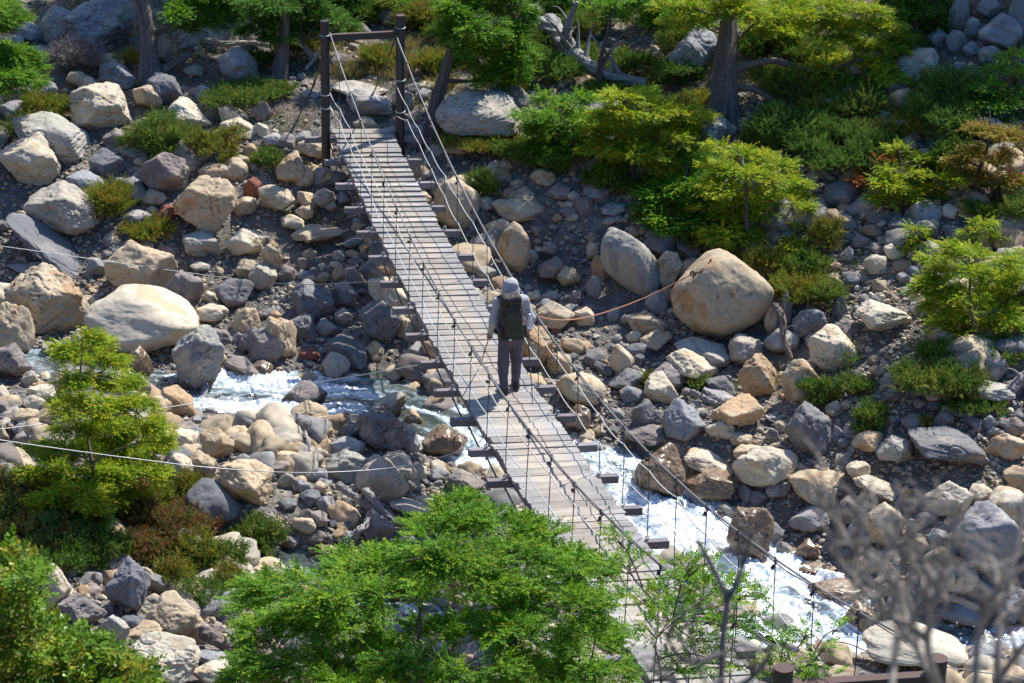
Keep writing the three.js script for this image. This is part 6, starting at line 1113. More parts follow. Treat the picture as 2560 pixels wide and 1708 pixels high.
{
  const hand = (w, s) => { // palm, four curled fingers and a thumb closed round the pole grip
    const c = [w[0] + s * 0.004, w[1] - 0.055, w[2] - 0.035], fs = [bone(w, c, 0.024, 0.034, 0.75, 1), bone([c[0], c[1] - 0.01, c[2]], [c[0], c[1] - 0.03, c[2] - 0.012], 0.034, 0.03, 0.7, 1.1)];
    for (let k = 0; k < 4; k++) { const y = c[1] + 0.012 - k * 0.021, z = c[2] - 0.03 - k * 0.002, q = 1 - 0.1 * Math.abs(k - 1.3); fs.push(bone([c[0] + s * 0.012, y, z], [c[0] + s * 0.002, y - 0.003, z - 0.03 * q], 0.0095, 0.009), bone([c[0] + s * 0.002, y - 0.003, z - 0.03 * q], [c[0] - s * 0.028 * q, y - 0.005, z - 0.026], 0.009, 0.008), bone([c[0] - s * 0.028 * q, y - 0.005, z - 0.026], [c[0] - s * 0.03, y - 0.004, z - 0.004], 0.008, 0.0075)); }
    fs.push(bone([c[0] - s * 0.006, c[1] + 0.028, c[2] - 0.01], [c[0] - s * 0.03, c[1] + 0.026, c[2] - 0.038], 0.0125, 0.011), bone([c[0] - s * 0.03, c[1] + 0.026, c[2] - 0.038], [c[0] - s * 0.028, c[1] + 0.018, c[2] - 0.064], 0.011, 0.009));
    return fs;
  };
  const limbs = [bone([-0.095, 0.9, 0], J.kneeL, 0.075, 0.052), bone(J.kneeL, J.ankleL, 0.052, 0.036), bone([0.095, 0.9, 0], J.kneeR, 0.075, 0.052), bone(J.kneeR, J.ankleR, 0.052, 0.036),
    bone(J.ankleL, [-0.11, 0.045, -0.08], 0.038, 0.03), bone(J.ankleR, [0.145, 0.045, -0.24], 0.038, 0.03),
    bone([0, 0.95, 0], [0, 1.15, 0], 0.14, 0.125, 1.1, 0.8), bone([0, 1.15, 0], [0, 1.38, 0], 0.125, 0.14, 1.15, 0.82), bone(J.shL, J.shR, 0.06, 0.06),
    bone(J.shL, J.elL, 0.05, 0.038), bone(J.elL, J.wrL, 0.038, 0.026), bone(J.shR, J.elR, 0.05, 0.038), bone(J.elR, J.wrR, 0.038, 0.026),
    bone([0, 1.42, 0.01], [0, 1.55, -0.02], 0.055, 0.05), bone([0, 1.6, -0.035], [0, 1.675, -0.03], 0.078, 0.09, 0.86, 1), bone([0, 1.56, -0.07], [0, 1.585, -0.085], 0.045, 0.04), bone([0, 1.615, -0.118], [0, 1.595, -0.135], 0.012, 0.014), bone([-0.08, 1.62, -0.03], [-0.085, 1.645, -0.025], 0.016, 0.018), bone([0.08, 1.62, -0.03], [0.085, 1.645, -0.025], 0.016, 0.018)];
  const skin = meshField((x, y, z) => Math.min(blend(0.014, ...limbs)(x, y, z), blend(0.005, ...(x < 0 ? hand(J.wrL, 1).map((f) => f) : hand(J.wrR, -1)))(x, y, z)), [-0.42, 0.0, -0.34], [0.42, 1.8, 0.24], 0.0095);
  const body = new THREE.Mesh(skin, std(0.36, 0.2, 0.14, 0.6)); body.name = 'person';
  tag(body, 'hooded hiker with a tall dark pack walking across the bridge towards the far portal', 'person');
  own(body); scene.add(body);
  const cloth = (k) => (x, y, z) => k * (noise(x * 9, y * 5, z * 9) + 0.5 * noise(x * 22, y * 9, z * 22));
  // hooded top
  const topF = blend(0.022, bone([0, 0.93, 0.0], [0, 1.2, 0], 0.17, 0.155, 1.08, 0.84), bone([0, 1.2, 0], [0, 1.4, 0], 0.155, 0.15, 1.2, 0.82), bone([-0.19, 1.43, 0], [0.19, 1.43, 0], 0.075, 0.075), bone(J.shL, J.elL, 0.072, 0.06), bone(J.elL, J.wrL, 0.06, 0.044), bone(J.shR, J.elR, 0.072, 0.06), bone(J.elR, J.wrR, 0.06, 0.044));
  const hoodF = blend(0.03, bone([0, 1.62, -0.03], [0, 1.68, -0.02], 0.118, 0.112, 0.95, 1.05), bone([0, 1.45, 0.02], [0, 1.56, 0.0], 0.11, 0.1));
  const face = bone([0, 1.58, -0.17], [0, 1.68, -0.18], 0.075, 0.075), foldT = cloth(0.014);
  const cuffL = [J.wrL[0] - J.elL[0], J.wrL[1] - J.elL[1], J.wrL[2] - J.elL[2]];
  const topMesh = meshField((x, y, z) => { let d = Math.min(topF(x, y, z), 9); d = blend(0.025, () => d, hoodF)(x, y, z) + foldT(x, y, z); d = Math.max(d, -face(x, y, z)); d = Math.max(d, Math.abs(x) < 0.215 ? 0.885 - y : 0.925 - y); return d; }, [-0.42, 0.84, -0.3], [0.42, 1.84, 0.24], 0.0095);
  const tc = topMesh.attributes.position, tcol = []; for (let i = 0; i < tc.count; i++) { const hem = tc.getY(i) < 0.965 && Math.abs(tc.getX(i)) < 0.2, v = 1 + 0.08 * noise(tc.getX(i) * 20, tc.getY(i) * 20, tc.getZ(i) * 20); tcol.push(...(hem ? [0.62 * v, 0.60 * v, 0.56 * v] : [0.40 * v, 0.40 * v, 0.415 * v])); }
  topMesh.setAttribute('color', new THREE.Float32BufferAttribute(tcol, 3));
  part('hooded_top', topMesh, painted(0.95), body);
  // trousers
  const legs = blend(0.02, bone([0, 0.95, 0.005], [0, 1.0, 0.005], 0.148, 0.145, 1.12, 0.84), bone([-0.09, 0.9, 0], J.kneeL, 0.098, 0.078), bone(J.kneeL, [J.ankleL[0], 0.07, J.ankleL[2]], 0.078, 0.062), bone([0.09, 0.9, 0], J.kneeR, 0.098, 0.078), bone(J.kneeR, [J.ankleR[0], 0.07, J.ankleR[2]], 0.078, 0.062), bone([0, 0.9, 0.03], [0, 0.95, 0.03], 0.11, 0.11, 1.3, 0.9));
  const foldL = cloth(0.017);
  part('trousers', meshField((x, y, z) => Math.max(legs(x, y, z) + foldL(x, y * 0.8, z), 0.075 - y, y - 1.03), [-0.28, 0.05, -0.24], [0.32, 1.06, 0.22], 0.0095), std(0.105, 0.095, 0.125, 0.92), body);
  for (const [n, a] of [['L', J.ankleL], ['R', J.ankleR]]) {
    const s = n === 'L' ? -1 : 1, toe = [a[0] + s * 0.02, 0.045, a[2] - 0.16];
    part('shoe', meshField((x, y, z) => Math.max(blend(0.02, bone([a[0], 0.055, a[2] + 0.035], toe, 0.05, 0.046, 0.95, 1), bone([a[0], 0.1, a[2] + 0.01], [a[0], 0.06, a[2]], 0.046, 0.05))(x, y, z), 0.002 - y), [a[0] - 0.12, -0.01, a[2] - 0.26], [a[0] + 0.12, 0.18, a[2] + 0.13], 0.008), std(0.05, 0.043, 0.038, 0.8), body);
    part('shoe_sole', meshField((x, y, z) => Math.max(blend(0.02, bone([a[0], 0.03, a[2] + 0.035], toe, 0.057, 0.054, 0.95, 1))(x, y, z), y - 0.022, 0.001 - y), [a[0] - 0.13, -0.01, a[2] - 0.27], [a[0] + 0.13, 0.05, a[2] + 0.14], 0.007), std(0.16, 0.13, 0.1, 0.9), body);
  }
  shadows(body);
}
{
  const pack = own(thing('backpack', 'tall black trekking backpack worn by the hiker on the bridge', 'backpack')), shift = V(-0.045, 0, 0).applyEuler(pack.rotation);
  pack.position.add(shift).add(V(0.095, 0, 0).applyEuler(pack.rotation)); pack.rotation.order = 'YXZ'; pack.rotation.z = 0.085;
  const nylon = painted(0.72), gray = std(0.018, 0.019, 0.02, 0.7);
  const box = (cx, cy, cz, hx, hy, hz, rd, wr, seed) => { const f = (x, y, z) => { const a = Math.max(Math.abs(x - cx) - hx + rd, 0), b = Math.max(Math.abs(y - cy) - hy + rd, 0), c = Math.max(Math.abs(z - cz) - hz + rd, 0); return Math.hypot(a, b, c) - rd + wr * (noise(x * 13 + seed, y * 7, z * 13) + 0.4 * noise(x * 30, y * 18 + seed, z * 30)); };
    const g = meshField(f, [cx - hx - 0.03, cy - hy - 0.03, cz - hz - 0.03], [cx + hx + 0.03, cy + hy + 0.03, cz + hz + 0.03], 0.011), p = g.attributes.position, c = []; for (let i = 0; i < p.count; i++) { const v = 1 + 0.35 * noise(p.getX(i) * 30, p.getY(i) * 30 + seed, p.getZ(i) * 30); c.push(0.024 * v, 0.025 * v, 0.026 * v); } g.setAttribute('color', new THREE.Float32BufferAttribute(c, 3)); return g; };
  part('main_body', box(0, 1.27, 0.26, 0.146, 0.28, 0.115, 0.06, 0.011, 3), nylon, pack);
  part('lid', box(-0.005, 1.585, 0.255, 0.15, 0.075, 0.125, 0.06, 0.012, 9), nylon, pack);
  part('bottom_pocket', box(0, 1.0, 0.25, 0.15, 0.05, 0.12, 0.05, 0.008, 5), nylon, pack);
  for (const s of [-1, 1]) part('side_pocket', box(s * 0.165, 1.06, 0.22, 0.045, 0.11, 0.08, 0.035, 0.008, 20 + s), nylon, pack);
  part('front_panel', box(0, 1.25, 0.372, 0.12, 0.2, 0.018, 0.015, 0.006, 31), painted(0.8, { color: new THREE.Color(1.5, 1.6, 1.1) }), pack);
  for (const s of [-1, 1]) {
    part('compression_strap', tube([V(s * 0.158, 1.42, 0.16), V(s * 0.172, 1.40, 0.26), V(s * 0.15, 1.37, 0.36), V(s * 0.09, 1.35, 0.385)], () => 0.009, { segments: 14, sides: 5 }), gray, pack);
    part('shoulder_strap', tube([V(s * 0.09, 1.52, 0.15), V(s * 0.11, 1.545, 0.03), V(s * 0.12, 1.44, -0.12), V(s * 0.14, 1.25, -0.14), V(s * 0.17, 1.12, 0.0), V(s * 0.15, 1.08, 0.16)], () => 0.024, { segments: 30, sides: 8 }), gray, pack);
    part('lid_strap', tube([V(s * 0.06, 1.66, 0.27), V(s * 0.062, 1.62, 0.38), V(s * 0.06, 1.5, 0.384)], () => 0.008, { segments: 12, sides: 5 }), gray, pack);
  }
  part('hip_belt', tube([V(-0.15, 1.02, 0.18), V(-0.2, 1.015, 0.06), V(-0.13, 1.0, -0.14), V(0, 1.0, -0.165), V(0.13, 1.0, -0.14), V(0.2, 1.015, 0.06), V(0.15, 1.02, 0.18)], () => 0.026, { segments: 40, sides: 8 }), gray, pack);
  part('buckle', new THREE.BoxGeometry(0.05, 0.025, 0.012), std(0.6, 0.6, 0.6, 0.5), pack, [-0.08, 1.0, 0.378]);
  const bottle = own(thing('water_bottle', 'clear plastic water bottle in the side pocket of the black backpack', 'bottle'));
  const b = part('bottle_body', new THREE.LatheGeometry([[0, 0], [0.034, 0], [0.036, 0.02], [0.035, 0.13], [0.03, 0.16], [0.016, 0.185], [0.015, 0.2]].map(([x, y]) => new THREE.Vector2(x, y)), 20), new THREE.MeshPhysicalMaterial({ color: new THREE.Color(0.86, 0.9, 0.95), roughness: 0.12, transmission: 0.55, thickness: 0 }), bottle, [0.235, 1.07, 0.2]);
  part('bottle_cap', new THREE.CylinderGeometry(0.018, 0.018, 0.025, 16), std(0.75, 0.77, 0.8, 0.5), bottle, [0.235, 1.28, 0.2]);
  b.rotation.z = 0;
}
for (const [label, grip, tip] of [['thin trekking pole held upstream of the hiker, tip planted ahead', [-0.275, 0.875, -0.125], [-0.17, 0.012, -0.98]], ['thin trekking pole held downstream of the hiker, tip beside the rope', [0.305, 0.87, -0.12], [0.19, 0.02, 0.60]]]) {
  const p = own(thing('trekking_pole', label, 'trekking pole')), a = V(...grip), b = V(...tip), d = b.clone().sub(a).normalize(), top = a.clone().addScaledVector(d, -0.06);
  part('shaft', tube([a, b.clone().addScaledVector(d, -0.04)], (t) => 0.0095 - 0.003 * t, { segments: 8, sides: 8 }), std(0.03, 0.03, 0.035, 0.4), p);
  part('grip', tube([top, a.clone().addScaledVector(d, 0.07)], (t) => 0.017 - 0.004 * Math.abs(t - 0.4), { segments: 8, sides: 10 }), std(0.04, 0.035, 0.035, 0.9), p);
  part('lock', tube([a.clone().lerp(b, 0.5), a.clone().lerp(b, 0.56)], () => 0.014, { segments: 4, sides: 8 }), std(0.05, 0.05, 0.055, 0.5), p);
  part('tip', tube([b.clone().addScaledVector(d, -0.04), b], (t) => 0.006 - 0.003 * t, { segments: 4, sides: 6 }), std(0.4, 0.4, 0.42, 0.4), p);
  part('wrist_strap', new THREE.TorusGeometry(0.035, 0.005, 5, 16), std(0.16, 0.03, 0.05, 0.9), p, [top.x, top.y - 0.02, top.z + 0.03]);
}

// ---------------------------------------------------------------- plants
function sprig({ leaves, length, leaf, wide, fold = 0.25, droop = 0.1, upright = 0, spread = 1.0, seed = 1, tipped = 0.65 }) {
  const pos = [], r = rng(seed);
  for (let k = 0; k < leaves; k++) {
    const t = (k + 0.5) / leaves, side = k % 2 ? 1 : -1, a = (spread * (0.75 + 0.4 * r())) * (1 - 0.55 * t ** 3) * side, l = leaf * (0.75 + 0.5 * r()) * (1 - 0.3 * t), w = wide * (0.8 + 0.4 * r());
    const cx = length * t, y0 = -droop * length * t * t + upright * 0.02 * (r() - 0.5), dx = Math.cos(a), dz = Math.sin(a), dy = (r() - 0.5) * 0.9 * fold * 3 + upright * (r() - 0.2), n = Math.hypot(dx, dy, dz);
    const ex = dx / n, ey = dy / n, ez = dz / n, tw = (r() - 0.5) * fold * 4, px = -ez, py = tw, pz = ex, pn = Math.hypot(px, py, pz), mid = [cx + ex * l * 0.5, y0 + ey * l * 0.5, ez * l * 0.5];
    const A = [cx, y0, 0], B = [cx + ex * l, y0 + ey * l, ez * l], C = [mid[0] + px / pn * w / 2, mid[1] + py / pn * w / 2 + w * 0.12, mid[2] + pz / pn * w / 2], D = [mid[0] - px / pn * w / 2, mid[1] - py / pn * w / 2 + w * 0.12, mid[2] - pz / pn * w / 2];
    pos.push(...A, ...C, ...B, ...A, ...B, ...D);
  }
  const g = geometryOf(pos); return g;
}
const leafMat = (spec = 0.35) => new THREE.MeshPhysicalMaterial({ color: 0xffffff, roughness: 0.92, transmission: 0.4, thickness: 0, side: THREE.DoubleSide, specularIntensity: 0.35, clearcoat: spec, clearcoatRoughness: 0.3 });
const LEAF = leafMat(0.1), FINE = leafMat(0.0), GLOSS = leafMat(0.3), TWIG = std(0.23, 0.205, 0.195, 0.9);
const beechSprigs = [1, 2, 3].map((s) => sprig({ leaves: 13, length: 0.13, leaf: 0.027, wide: 0.018, fold: 0.32, seed: s }));
const shrubSprigs = [4, 5].map((s) => sprig({ leaves: 12, length: 0.09, leaf: 0.022, wide: 0.014, fold: 0.5, upright: 0.6, spread: 1.2, seed: s }));
const heathSprigs = [6, 7].map((s) => sprig({ leaves: 16, length: 0.13, leaf: 0.03, wide: 0.0095, fold: 0.5, upright: 0.7, spread: 0.7, seed: s }));
const broadSprigs = [8, 9].map((s) => sprig({ leaves: 9, length: 0.13, leaf: 0.046, wide: 0.028, fold: 0.4, upright: 0.5, spread: 0.95, seed: s }));
const drySprigs = [10].map((s) => sprig({ leaves: 14, length: 0.14, leaf: 0.055, wide: 0.0045, fold: 0.6, upright: 0.8, spread: 0.8, seed: s }));
// leaf colours (linear): a few tones each, mixed leaf by leaf
const KIND = {
  beech: [beechSprigs, LEAF, [[0.105, 0.275, 0.006], [0.165, 0.36, 0.005], [0.07, 0.2, 0.008], [0.24, 0.37, 0.005]]],
  beechY: [beechSprigs, LEAF, [[0.26, 0.40, 0.005], [0.36, 0.46, 0.005], [0.17, 0.32, 0.006], [0.46, 0.45, 0.006]]],
  beechD: [beechSprigs, LEAF, [[0.085, 0.21, 0.01], [0.12, 0.26, 0.01], [0.065, 0.16, 0.012]]],
  beechO: [beechSprigs, LEAF, [[0.30, 0.22, 0.016], [0.36, 0.19, 0.018], [0.2, 0.215, 0.016], [0.32, 0.26, 0.016]]],
  rust: [beechSprigs, LEAF, [[0.45, 0.14, 0.03], [0.5, 0.19, 0.035], [0.36, 0.1, 0.025]]],
  broad: [broadSprigs, GLOSS, [[0.14, 0.28, 0.010], [0.20, 0.34, 0.010], [0.10, 0.21, 0.012], [0.36, 0.34, 0.02]]],
  shrub: [shrubSprigs, LEAF, [[0.09, 0.18, 0.018], [0.13, 0.23, 0.018], [0.07, 0.14, 0.02], [0.19, 0.24, 0.025]]],
  shrubB: [shrubSprigs, LEAF, [[0.10, 0.22, 0.02], [0.15, 0.26, 0.02], [0.2, 0.25, 0.03]]],
  shrubY: [shrubSprigs, LEAF, [[0.2, 0.24, 0.018], [0.27, 0.26, 0.02], [0.12, 0.2, 0.02], [0.25, 0.18, 0.03]]],
  shrubD: [shrubSprigs, LEAF, [[0.09, 0.18, 0.018], [0.13, 0.23, 0.018], [0.07, 0.14, 0.02]]],
  shrubO: [shrubSprigs, LEAF, [[0.10, 0.18, 0.03], [0.13, 0.22, 0.035], [0.08, 0.15, 0.03], [0.15, 0.21, 0.07], [0.42, 0.24, 0.04]]],
  rustshrub: [shrubSprigs, LEAF, [[0.22, 0.10, 0.03], [0.10, 0.15, 0.03], [0.28, 0.12, 0.04], [0.14, 0.16, 0.03], [0.17, 0.09, 0.03]]],
  heath: [heathSprigs, FINE, [[0.12, 0.22, 0.03], [0.16, 0.26, 0.03], [0.09, 0.17, 0.03], [0.24, 0.25, 0.04]]],
  heathY: [heathSprigs, FINE, [[0.2, 0.25, 0.02], [0.27, 0.27, 0.025], [0.13, 0.21, 0.02], [0.3, 0.21, 0.03]]],
  heathD: [heathSprigs, FINE, [[0.12, 0.22, 0.03], [0.16, 0.26, 0.03], [0.09, 0.17, 0.03]]],
  dry: [drySprigs, TWIG, [[1.0, 0.95, 0.95], [1.35, 1.3, 1.3], [0.7, 0.66, 0.66]]],
};
const M4 = new THREE.Matrix4(), TINT = new THREE.Color();
function foliage(name, parent, kind, pads, density, scale, seed, { centre, dome = false, lay = 0.35 } = {}) {
  const [shapes, mat, tones] = KIND[kind], r = rng(seed), lists = shapes.map(() => []);
  const ax = V(0, 0, 0), up = V(0, 0, 0), az = V(0, 0, 0);
  for (const [PX, PY, PZ, RX, RY, RZ] of pads) {
    // a pad of foliage is a few dozen separate flat clumps with gaps between them
    const clumps = [], count = dome ? 10 : 17;
    for (let k = 0; k < count; k++) {
      const u = r() * 2 - 1, a = r() * 6.2832, q = Math.sqrt(1 - u * u), rad = 0.35 + 0.62 * r() ** 0.6, f = (dome ? 0.3 : 0.19) + 0.17 * r();
      clumps.push([PX + q * Math.cos(a) * RX * rad, PY + (dome ? Math.abs(u) * 0.9 - 0.15 : u) * RY * rad - (dome ? 0 : 0.15 * RY * rad * rad), PZ + q * Math.sin(a) * RZ * rad, RX * f, RY * (dome ? f : 0.35 + 0.25 * r()), RZ * f, r() - 0.5]);
    }
    const total = density * (RX * RZ + 0.6 * (RX + RZ) * RY) * 3.1 / (0.00085 * scale * scale), area = clumps.reduce((t, c) => t + c[3] * c[5], 0);
    for (const [px, py, pz, rx, ry, rz, shift] of clumps) {
      const n = Math.round(total * rx * rz / area), bare = r() * 50;
      for (let k = 0; k < n; k++) {
        const u = r() * 2 - 1, a = r() * 6.2832, q = Math.sqrt(1 - u * u), rad = r() ** 0.5, dx = q * Math.cos(a), dy = u, dz = q * Math.sin(a), lobe = 1 + 0.4 * noise(dx * 2.2 + bare, dy * 2.2, dz * 2.2);
        const x = px + dx * rx * rad * lobe, y = py + dy * ry * rad * lobe - (dome ? 0 : 0.25 * ry * rad * rad), z = pz + dz * rz * rad * lobe;
        const ox = (x - PX) / RX, oy = (y - PY) / RY, oz = (z - PZ) / RZ;
        if (dome) { ax.set(ox * 0.6 + dx * 0.4 + (r() - 0.5), oy * 0.5 + 0.5 + (r() - 0.5) * 0.9, oz * 0.6 + dz * 0.4 + (r() - 0.5)).normalize(); up.set(r() - 0.5, r() * 0.8, r() - 0.5).normalize(); }
        else { const cx = centre ? x - centre[0] : dx, cz = centre ? z - centre[1] : dz, cl = Math.hypot(cx, cz) || 1; ax.set(0.4 * ox + 0.5 * dx + 0.5 * cx / cl + (r() - 0.5) * 1.0, 0.2 * dy + 0.14 + (r() - 0.5) * 0.5, 0.4 * oz + 0.5 * dz + 0.5 * cz / cl + (r() - 0.5) * 1.0).normalize(); up.set((r() - 0.5) * lay * 2 + dx * 0.2, 1, (r() - 0.5) * lay * 2 + dz * 0.2).normalize(); }
        az.crossVectors(ax, up).normalize(); up.crossVectors(az, ax);
        const s = scale * (0.75 + 0.55 * r());
        const m = new Float32Array(16); M4.makeBasis(ax, up, az).scale(V(s, s, s)).setPosition(x, y, z).toArray(m);
        const tone = tones[Math.floor(clamp(r() + shift * 0.7, 0, 0.999) * tones.length)], v = 0.8 + 0.4 * r();
        lists[Math.floor(r() * shapes.length)].push([m, tone, v]);
      }
    }
  }
  lists.forEach((list, i) => {
    if (!list.length) return;
    const mesh = new THREE.InstancedMesh(shapes[i], mat, list.length);
    list.forEach(([m, t, v], k) => { mesh.instanceMatrix.array.set(m, k * 16); mesh.setColorAt(k, TINT.setRGB(t[0] * v, t[1] * v, t[2] * v)); });
    mesh.name = name; mesh.userData.kind = 'stuff'; mesh.castShadow = mesh.receiveShadow = true; parent.add(mesh);
    leafCount += list.length;
  });
}
let leafCount = 0;
const barkMat = painted(0.95);
const bark = (tone, seed) => (t, a, x, y, z) => { const v = 1 + 0.7 * noise(Math.cos(a) * 6 + seed, y * 0.9 + t, Math.sin(a) * 6) + 0.35 * noise(x * 26, y * 7, z * 26) + 0.2 * noise(x * 60, y * 20, z * 60); return [tone[0] * v, tone[1] * v, tone[2] * v]; };
function limb(a, b, r0, r1, r, tone, sag = 0.12, sides = 6) {
  const l = a.distanceTo(b), k = V((r() - 0.5) * 0.25, sag * (r() * 1.4 - 0.2), (r() - 0.5) * 0.25).multiplyScalar(l);
  return tube([a, a.clone().lerp(b, 0.33).add(k.clone().multiplyScalar(0.8)), a.clone().lerp(b, 0.68).add(k), b], (t) => r0 + (r1 - r0) * t, { segments: Math.max(5, Math.round(l * 10)), sides, color: bark(tone, r() * 9), closed: false });
}
const rel = (root, p) => V(p[0] - root.position.x, p[1] - root.position.y, p[2] - root.position.z);
function plantTree({ name, label, category, group, leaf, r0, dens, lr, trunk, limbs, pads }, i) {
  const root = thing(name, label, category, [trunk[0][0], ground(trunk[0][0], trunk[0][2]), trunk[0][2]], 0, group || undefined), r = rng(300 + i), old = r0 > 0.1;
  const tone = old ? [0.115, 0.10, 0.09] : leaf === 'broad' ? [0.13, 0.09, 0.06] : [0.105, 0.085, 0.07];
  const axis = trunk.map((p, k) => rel(root, p).add(old || !k ? V(0, 0, 0) : V((r() - 0.5) * 0.16, 0, (r() - 0.5) * 0.16))); axis[0].y = -0.15;
  const curve = new THREE.CatmullRomCurve3(axis, false, 'centripetal');
  const flutes = 3 + Math.floor(r() * 3), ph = r() * 6;
  part('trunk', tube(axis, (t) => r0 * (1 - (old ? 0.62 : 0.88) * t) * (1 + (old ? 0.75 : 0.4) * Math.exp(-t * 9)), { segments: old ? 70 : 30, sides: old ? 40 : 9, color: bark(tone, i), ridge: (t, a) => 1 + (old ? 0.10 : 0.05) * Math.sin(a * flutes + ph + t * 3) + (old ? 0.2 * noise(Math.cos(a) * 3.2, t * 5 + i, Math.sin(a) * 3.2) + 0.2 * noise(Math.cos(a) * 9, t * 3 + i, Math.sin(a) * 9) : 0) }), barkMat, root);
  const wood = [], local = pads.map((p) => { const v = rel(root, p); return [v.x, v.y, v.z, p[3], p[4], p[5]]; });
  for (const l of limbs) wood.push(tube(l.map((p) => rel(root, p)), (t) => lr * (1 - 0.7 * t), { segments: 40, sides: 14, color: bark(tone, i + 5), ridge: (t, a) => 1 + 0.2 * noise(Math.cos(a) * 3, t * 9, Math.sin(a) * 3) }));
  const hubs = []; for (let k = 0; k <= 14; k++) hubs.push([curve.getPointAt(k / 14), r0 * (1 - 0.62 * k / 14)]);
  for (const l of limbs) l.slice(1).forEach((p, k) => hubs.push([rel(root, p), lr * 0.6]));
  const grown = [...hubs];
  [...local].sort((a, b) => a[1] - b[1]).forEach((p) => {
    const end = V(p[0], p[1] - p[4] * 0.4, p[2]); let best = null, score = 1e9;
    for (const h of grown) { const d = h[0].distanceTo(end) + (h[0].y > end.y ? 1.6 * (h[0].y - end.y) : 0) + (h[1] < 0.012 ? 0.25 : 0); if (d < score) { score = d; best = h; } }
    const w0 = Math.max(0.008, Math.min(best[1] * 0.62, r0 * 0.42)); wood.push(limb(best[0], end, w0, 0.006, r, tone, 0.15, 7)); grown.push([best[0].clone().lerp(end, 0.6), w0 * 0.55]);
    const twigs = leaf === 'broad' ? 6 : 7;
    for (let k = 0; k < twigs; k++) { const a = r() * 6.28, e = V(p[0] + Math.cos(a) * p[3] * 0.85, p[1] + (r() - 0.4) * p[4], p[2] + Math.sin(a) * p[5] * 0.85); wood.push(limb(end.clone().lerp(best[0], 0.25 * r()), e, 0.006, 0.0022, r, tone, 0.1, 4)); }
  });
  part('branches', mergeGeometries(wood), barkMat, root);
  const far = Math.abs(root.position.z) > 30;
  foliage('crown', root, leaf, local, dens * (far ? 0.9 : 0.72), far ? 1.3 : 1.0, 500 + i, { centre: [curve.getPointAt(0.7).x, curve.getPointAt(0.7).z] });
  return root;
}
TREES.forEach(plantTree);
SHRUBS.forEach(([x, y, z, a, b, c, dens, kind, label, group], i) => {
  const g = ground(x, z), root = thing(kind === 'dry' ? 'dry_bush' : 'shrub', label, 'shrub', [x, g, z], 0, group || undefined), r = rng(800 + i), stems = [];
  for (let k = 0; k < 9; k++) { const u = r() * 6.28, q = Math.sqrt(r()) * 0.8; stems.push(limb(V((r() - 0.5) * 0.1, Math.min(-0.05, y - g - b), (r() - 0.5) * 0.1), V(Math.cos(u) * a * q, y - g + b * (0.2 + 0.6 * r()), Math.sin(u) * c * q), 0.014, 0.003, r, [0.12, 0.095, 0.075], 0.15, 5)); }
  part('stems', mergeGeometries(stems), barkMat, root);
  const clumps = [[0, y - g, 0, a * 0.8, b * 0.85, c * 0.8]];
  for (let k = 0; k < 7; k++) { const u = k / 7 * 6.28 + r(), q = 0.5 + 0.3 * r(); clumps.push([Math.cos(u) * a * q, y - g + (r() - 0.45) * b * 0.8, Math.sin(u) * c * q, a * (0.28 + 0.2 * r()), b * (0.3 + 0.25 * r()), c * (0.28 + 0.2 * r())]); }
  foliage('foliage', root, kind, clumps, dens * 0.85, kind.startsWith('heath') || kind === 'dry' ? 1.5 : 1.25, 850 + i, { dome: true });
});
// tall old beeches beyond the top of the slope: their shade falls on the heap of dark boulders and on the hillside
[[10.3, -44.7, 4.3, 1.6], [11.6, -46.2, 4.0, 1.4], [-5.0, -51, 8, 2.2]].forEach(([x, z, h, w], i) => {
  const g = ground(x, z), r = rng(950 + i), pads = [];
  for (let k = 0; k < 22; k++) { const u = r(), a = r() * 6.28, q = w * Math.sqrt(r()) * (1.05 - 0.5 * u); pads.push([x + Math.cos(a) * q, g + h * (0.38 + 0.6 * u), z + Math.sin(a) * q, 0.7 + 0.5 * r(), 0.25 + 0.15 * r(), 0.7 + 0.5 * r()]); }
  plantTree({ name: 'tall_beech', label: ['tall beech above the heap of dark shaded boulders', 'tall beech on the steep slope beyond the dark boulders', 'tall beech on the hillside above the lichen-speckled boulder'][i], category: 'tree', group: '', leaf: 'beechD', r0: h > 5 ? 0.24 : 0.12, dens: h > 5 ? 0.6 : 0.9, lr: 0.05, trunk: [[x, g - 0.2, z], [x + 0.1, g + h * 0.35, z], [x - 0.1, g + h * 0.7, z + 0.1], [x, g + h * 0.95, z]], limbs: [], pads }, 60 + i);
});
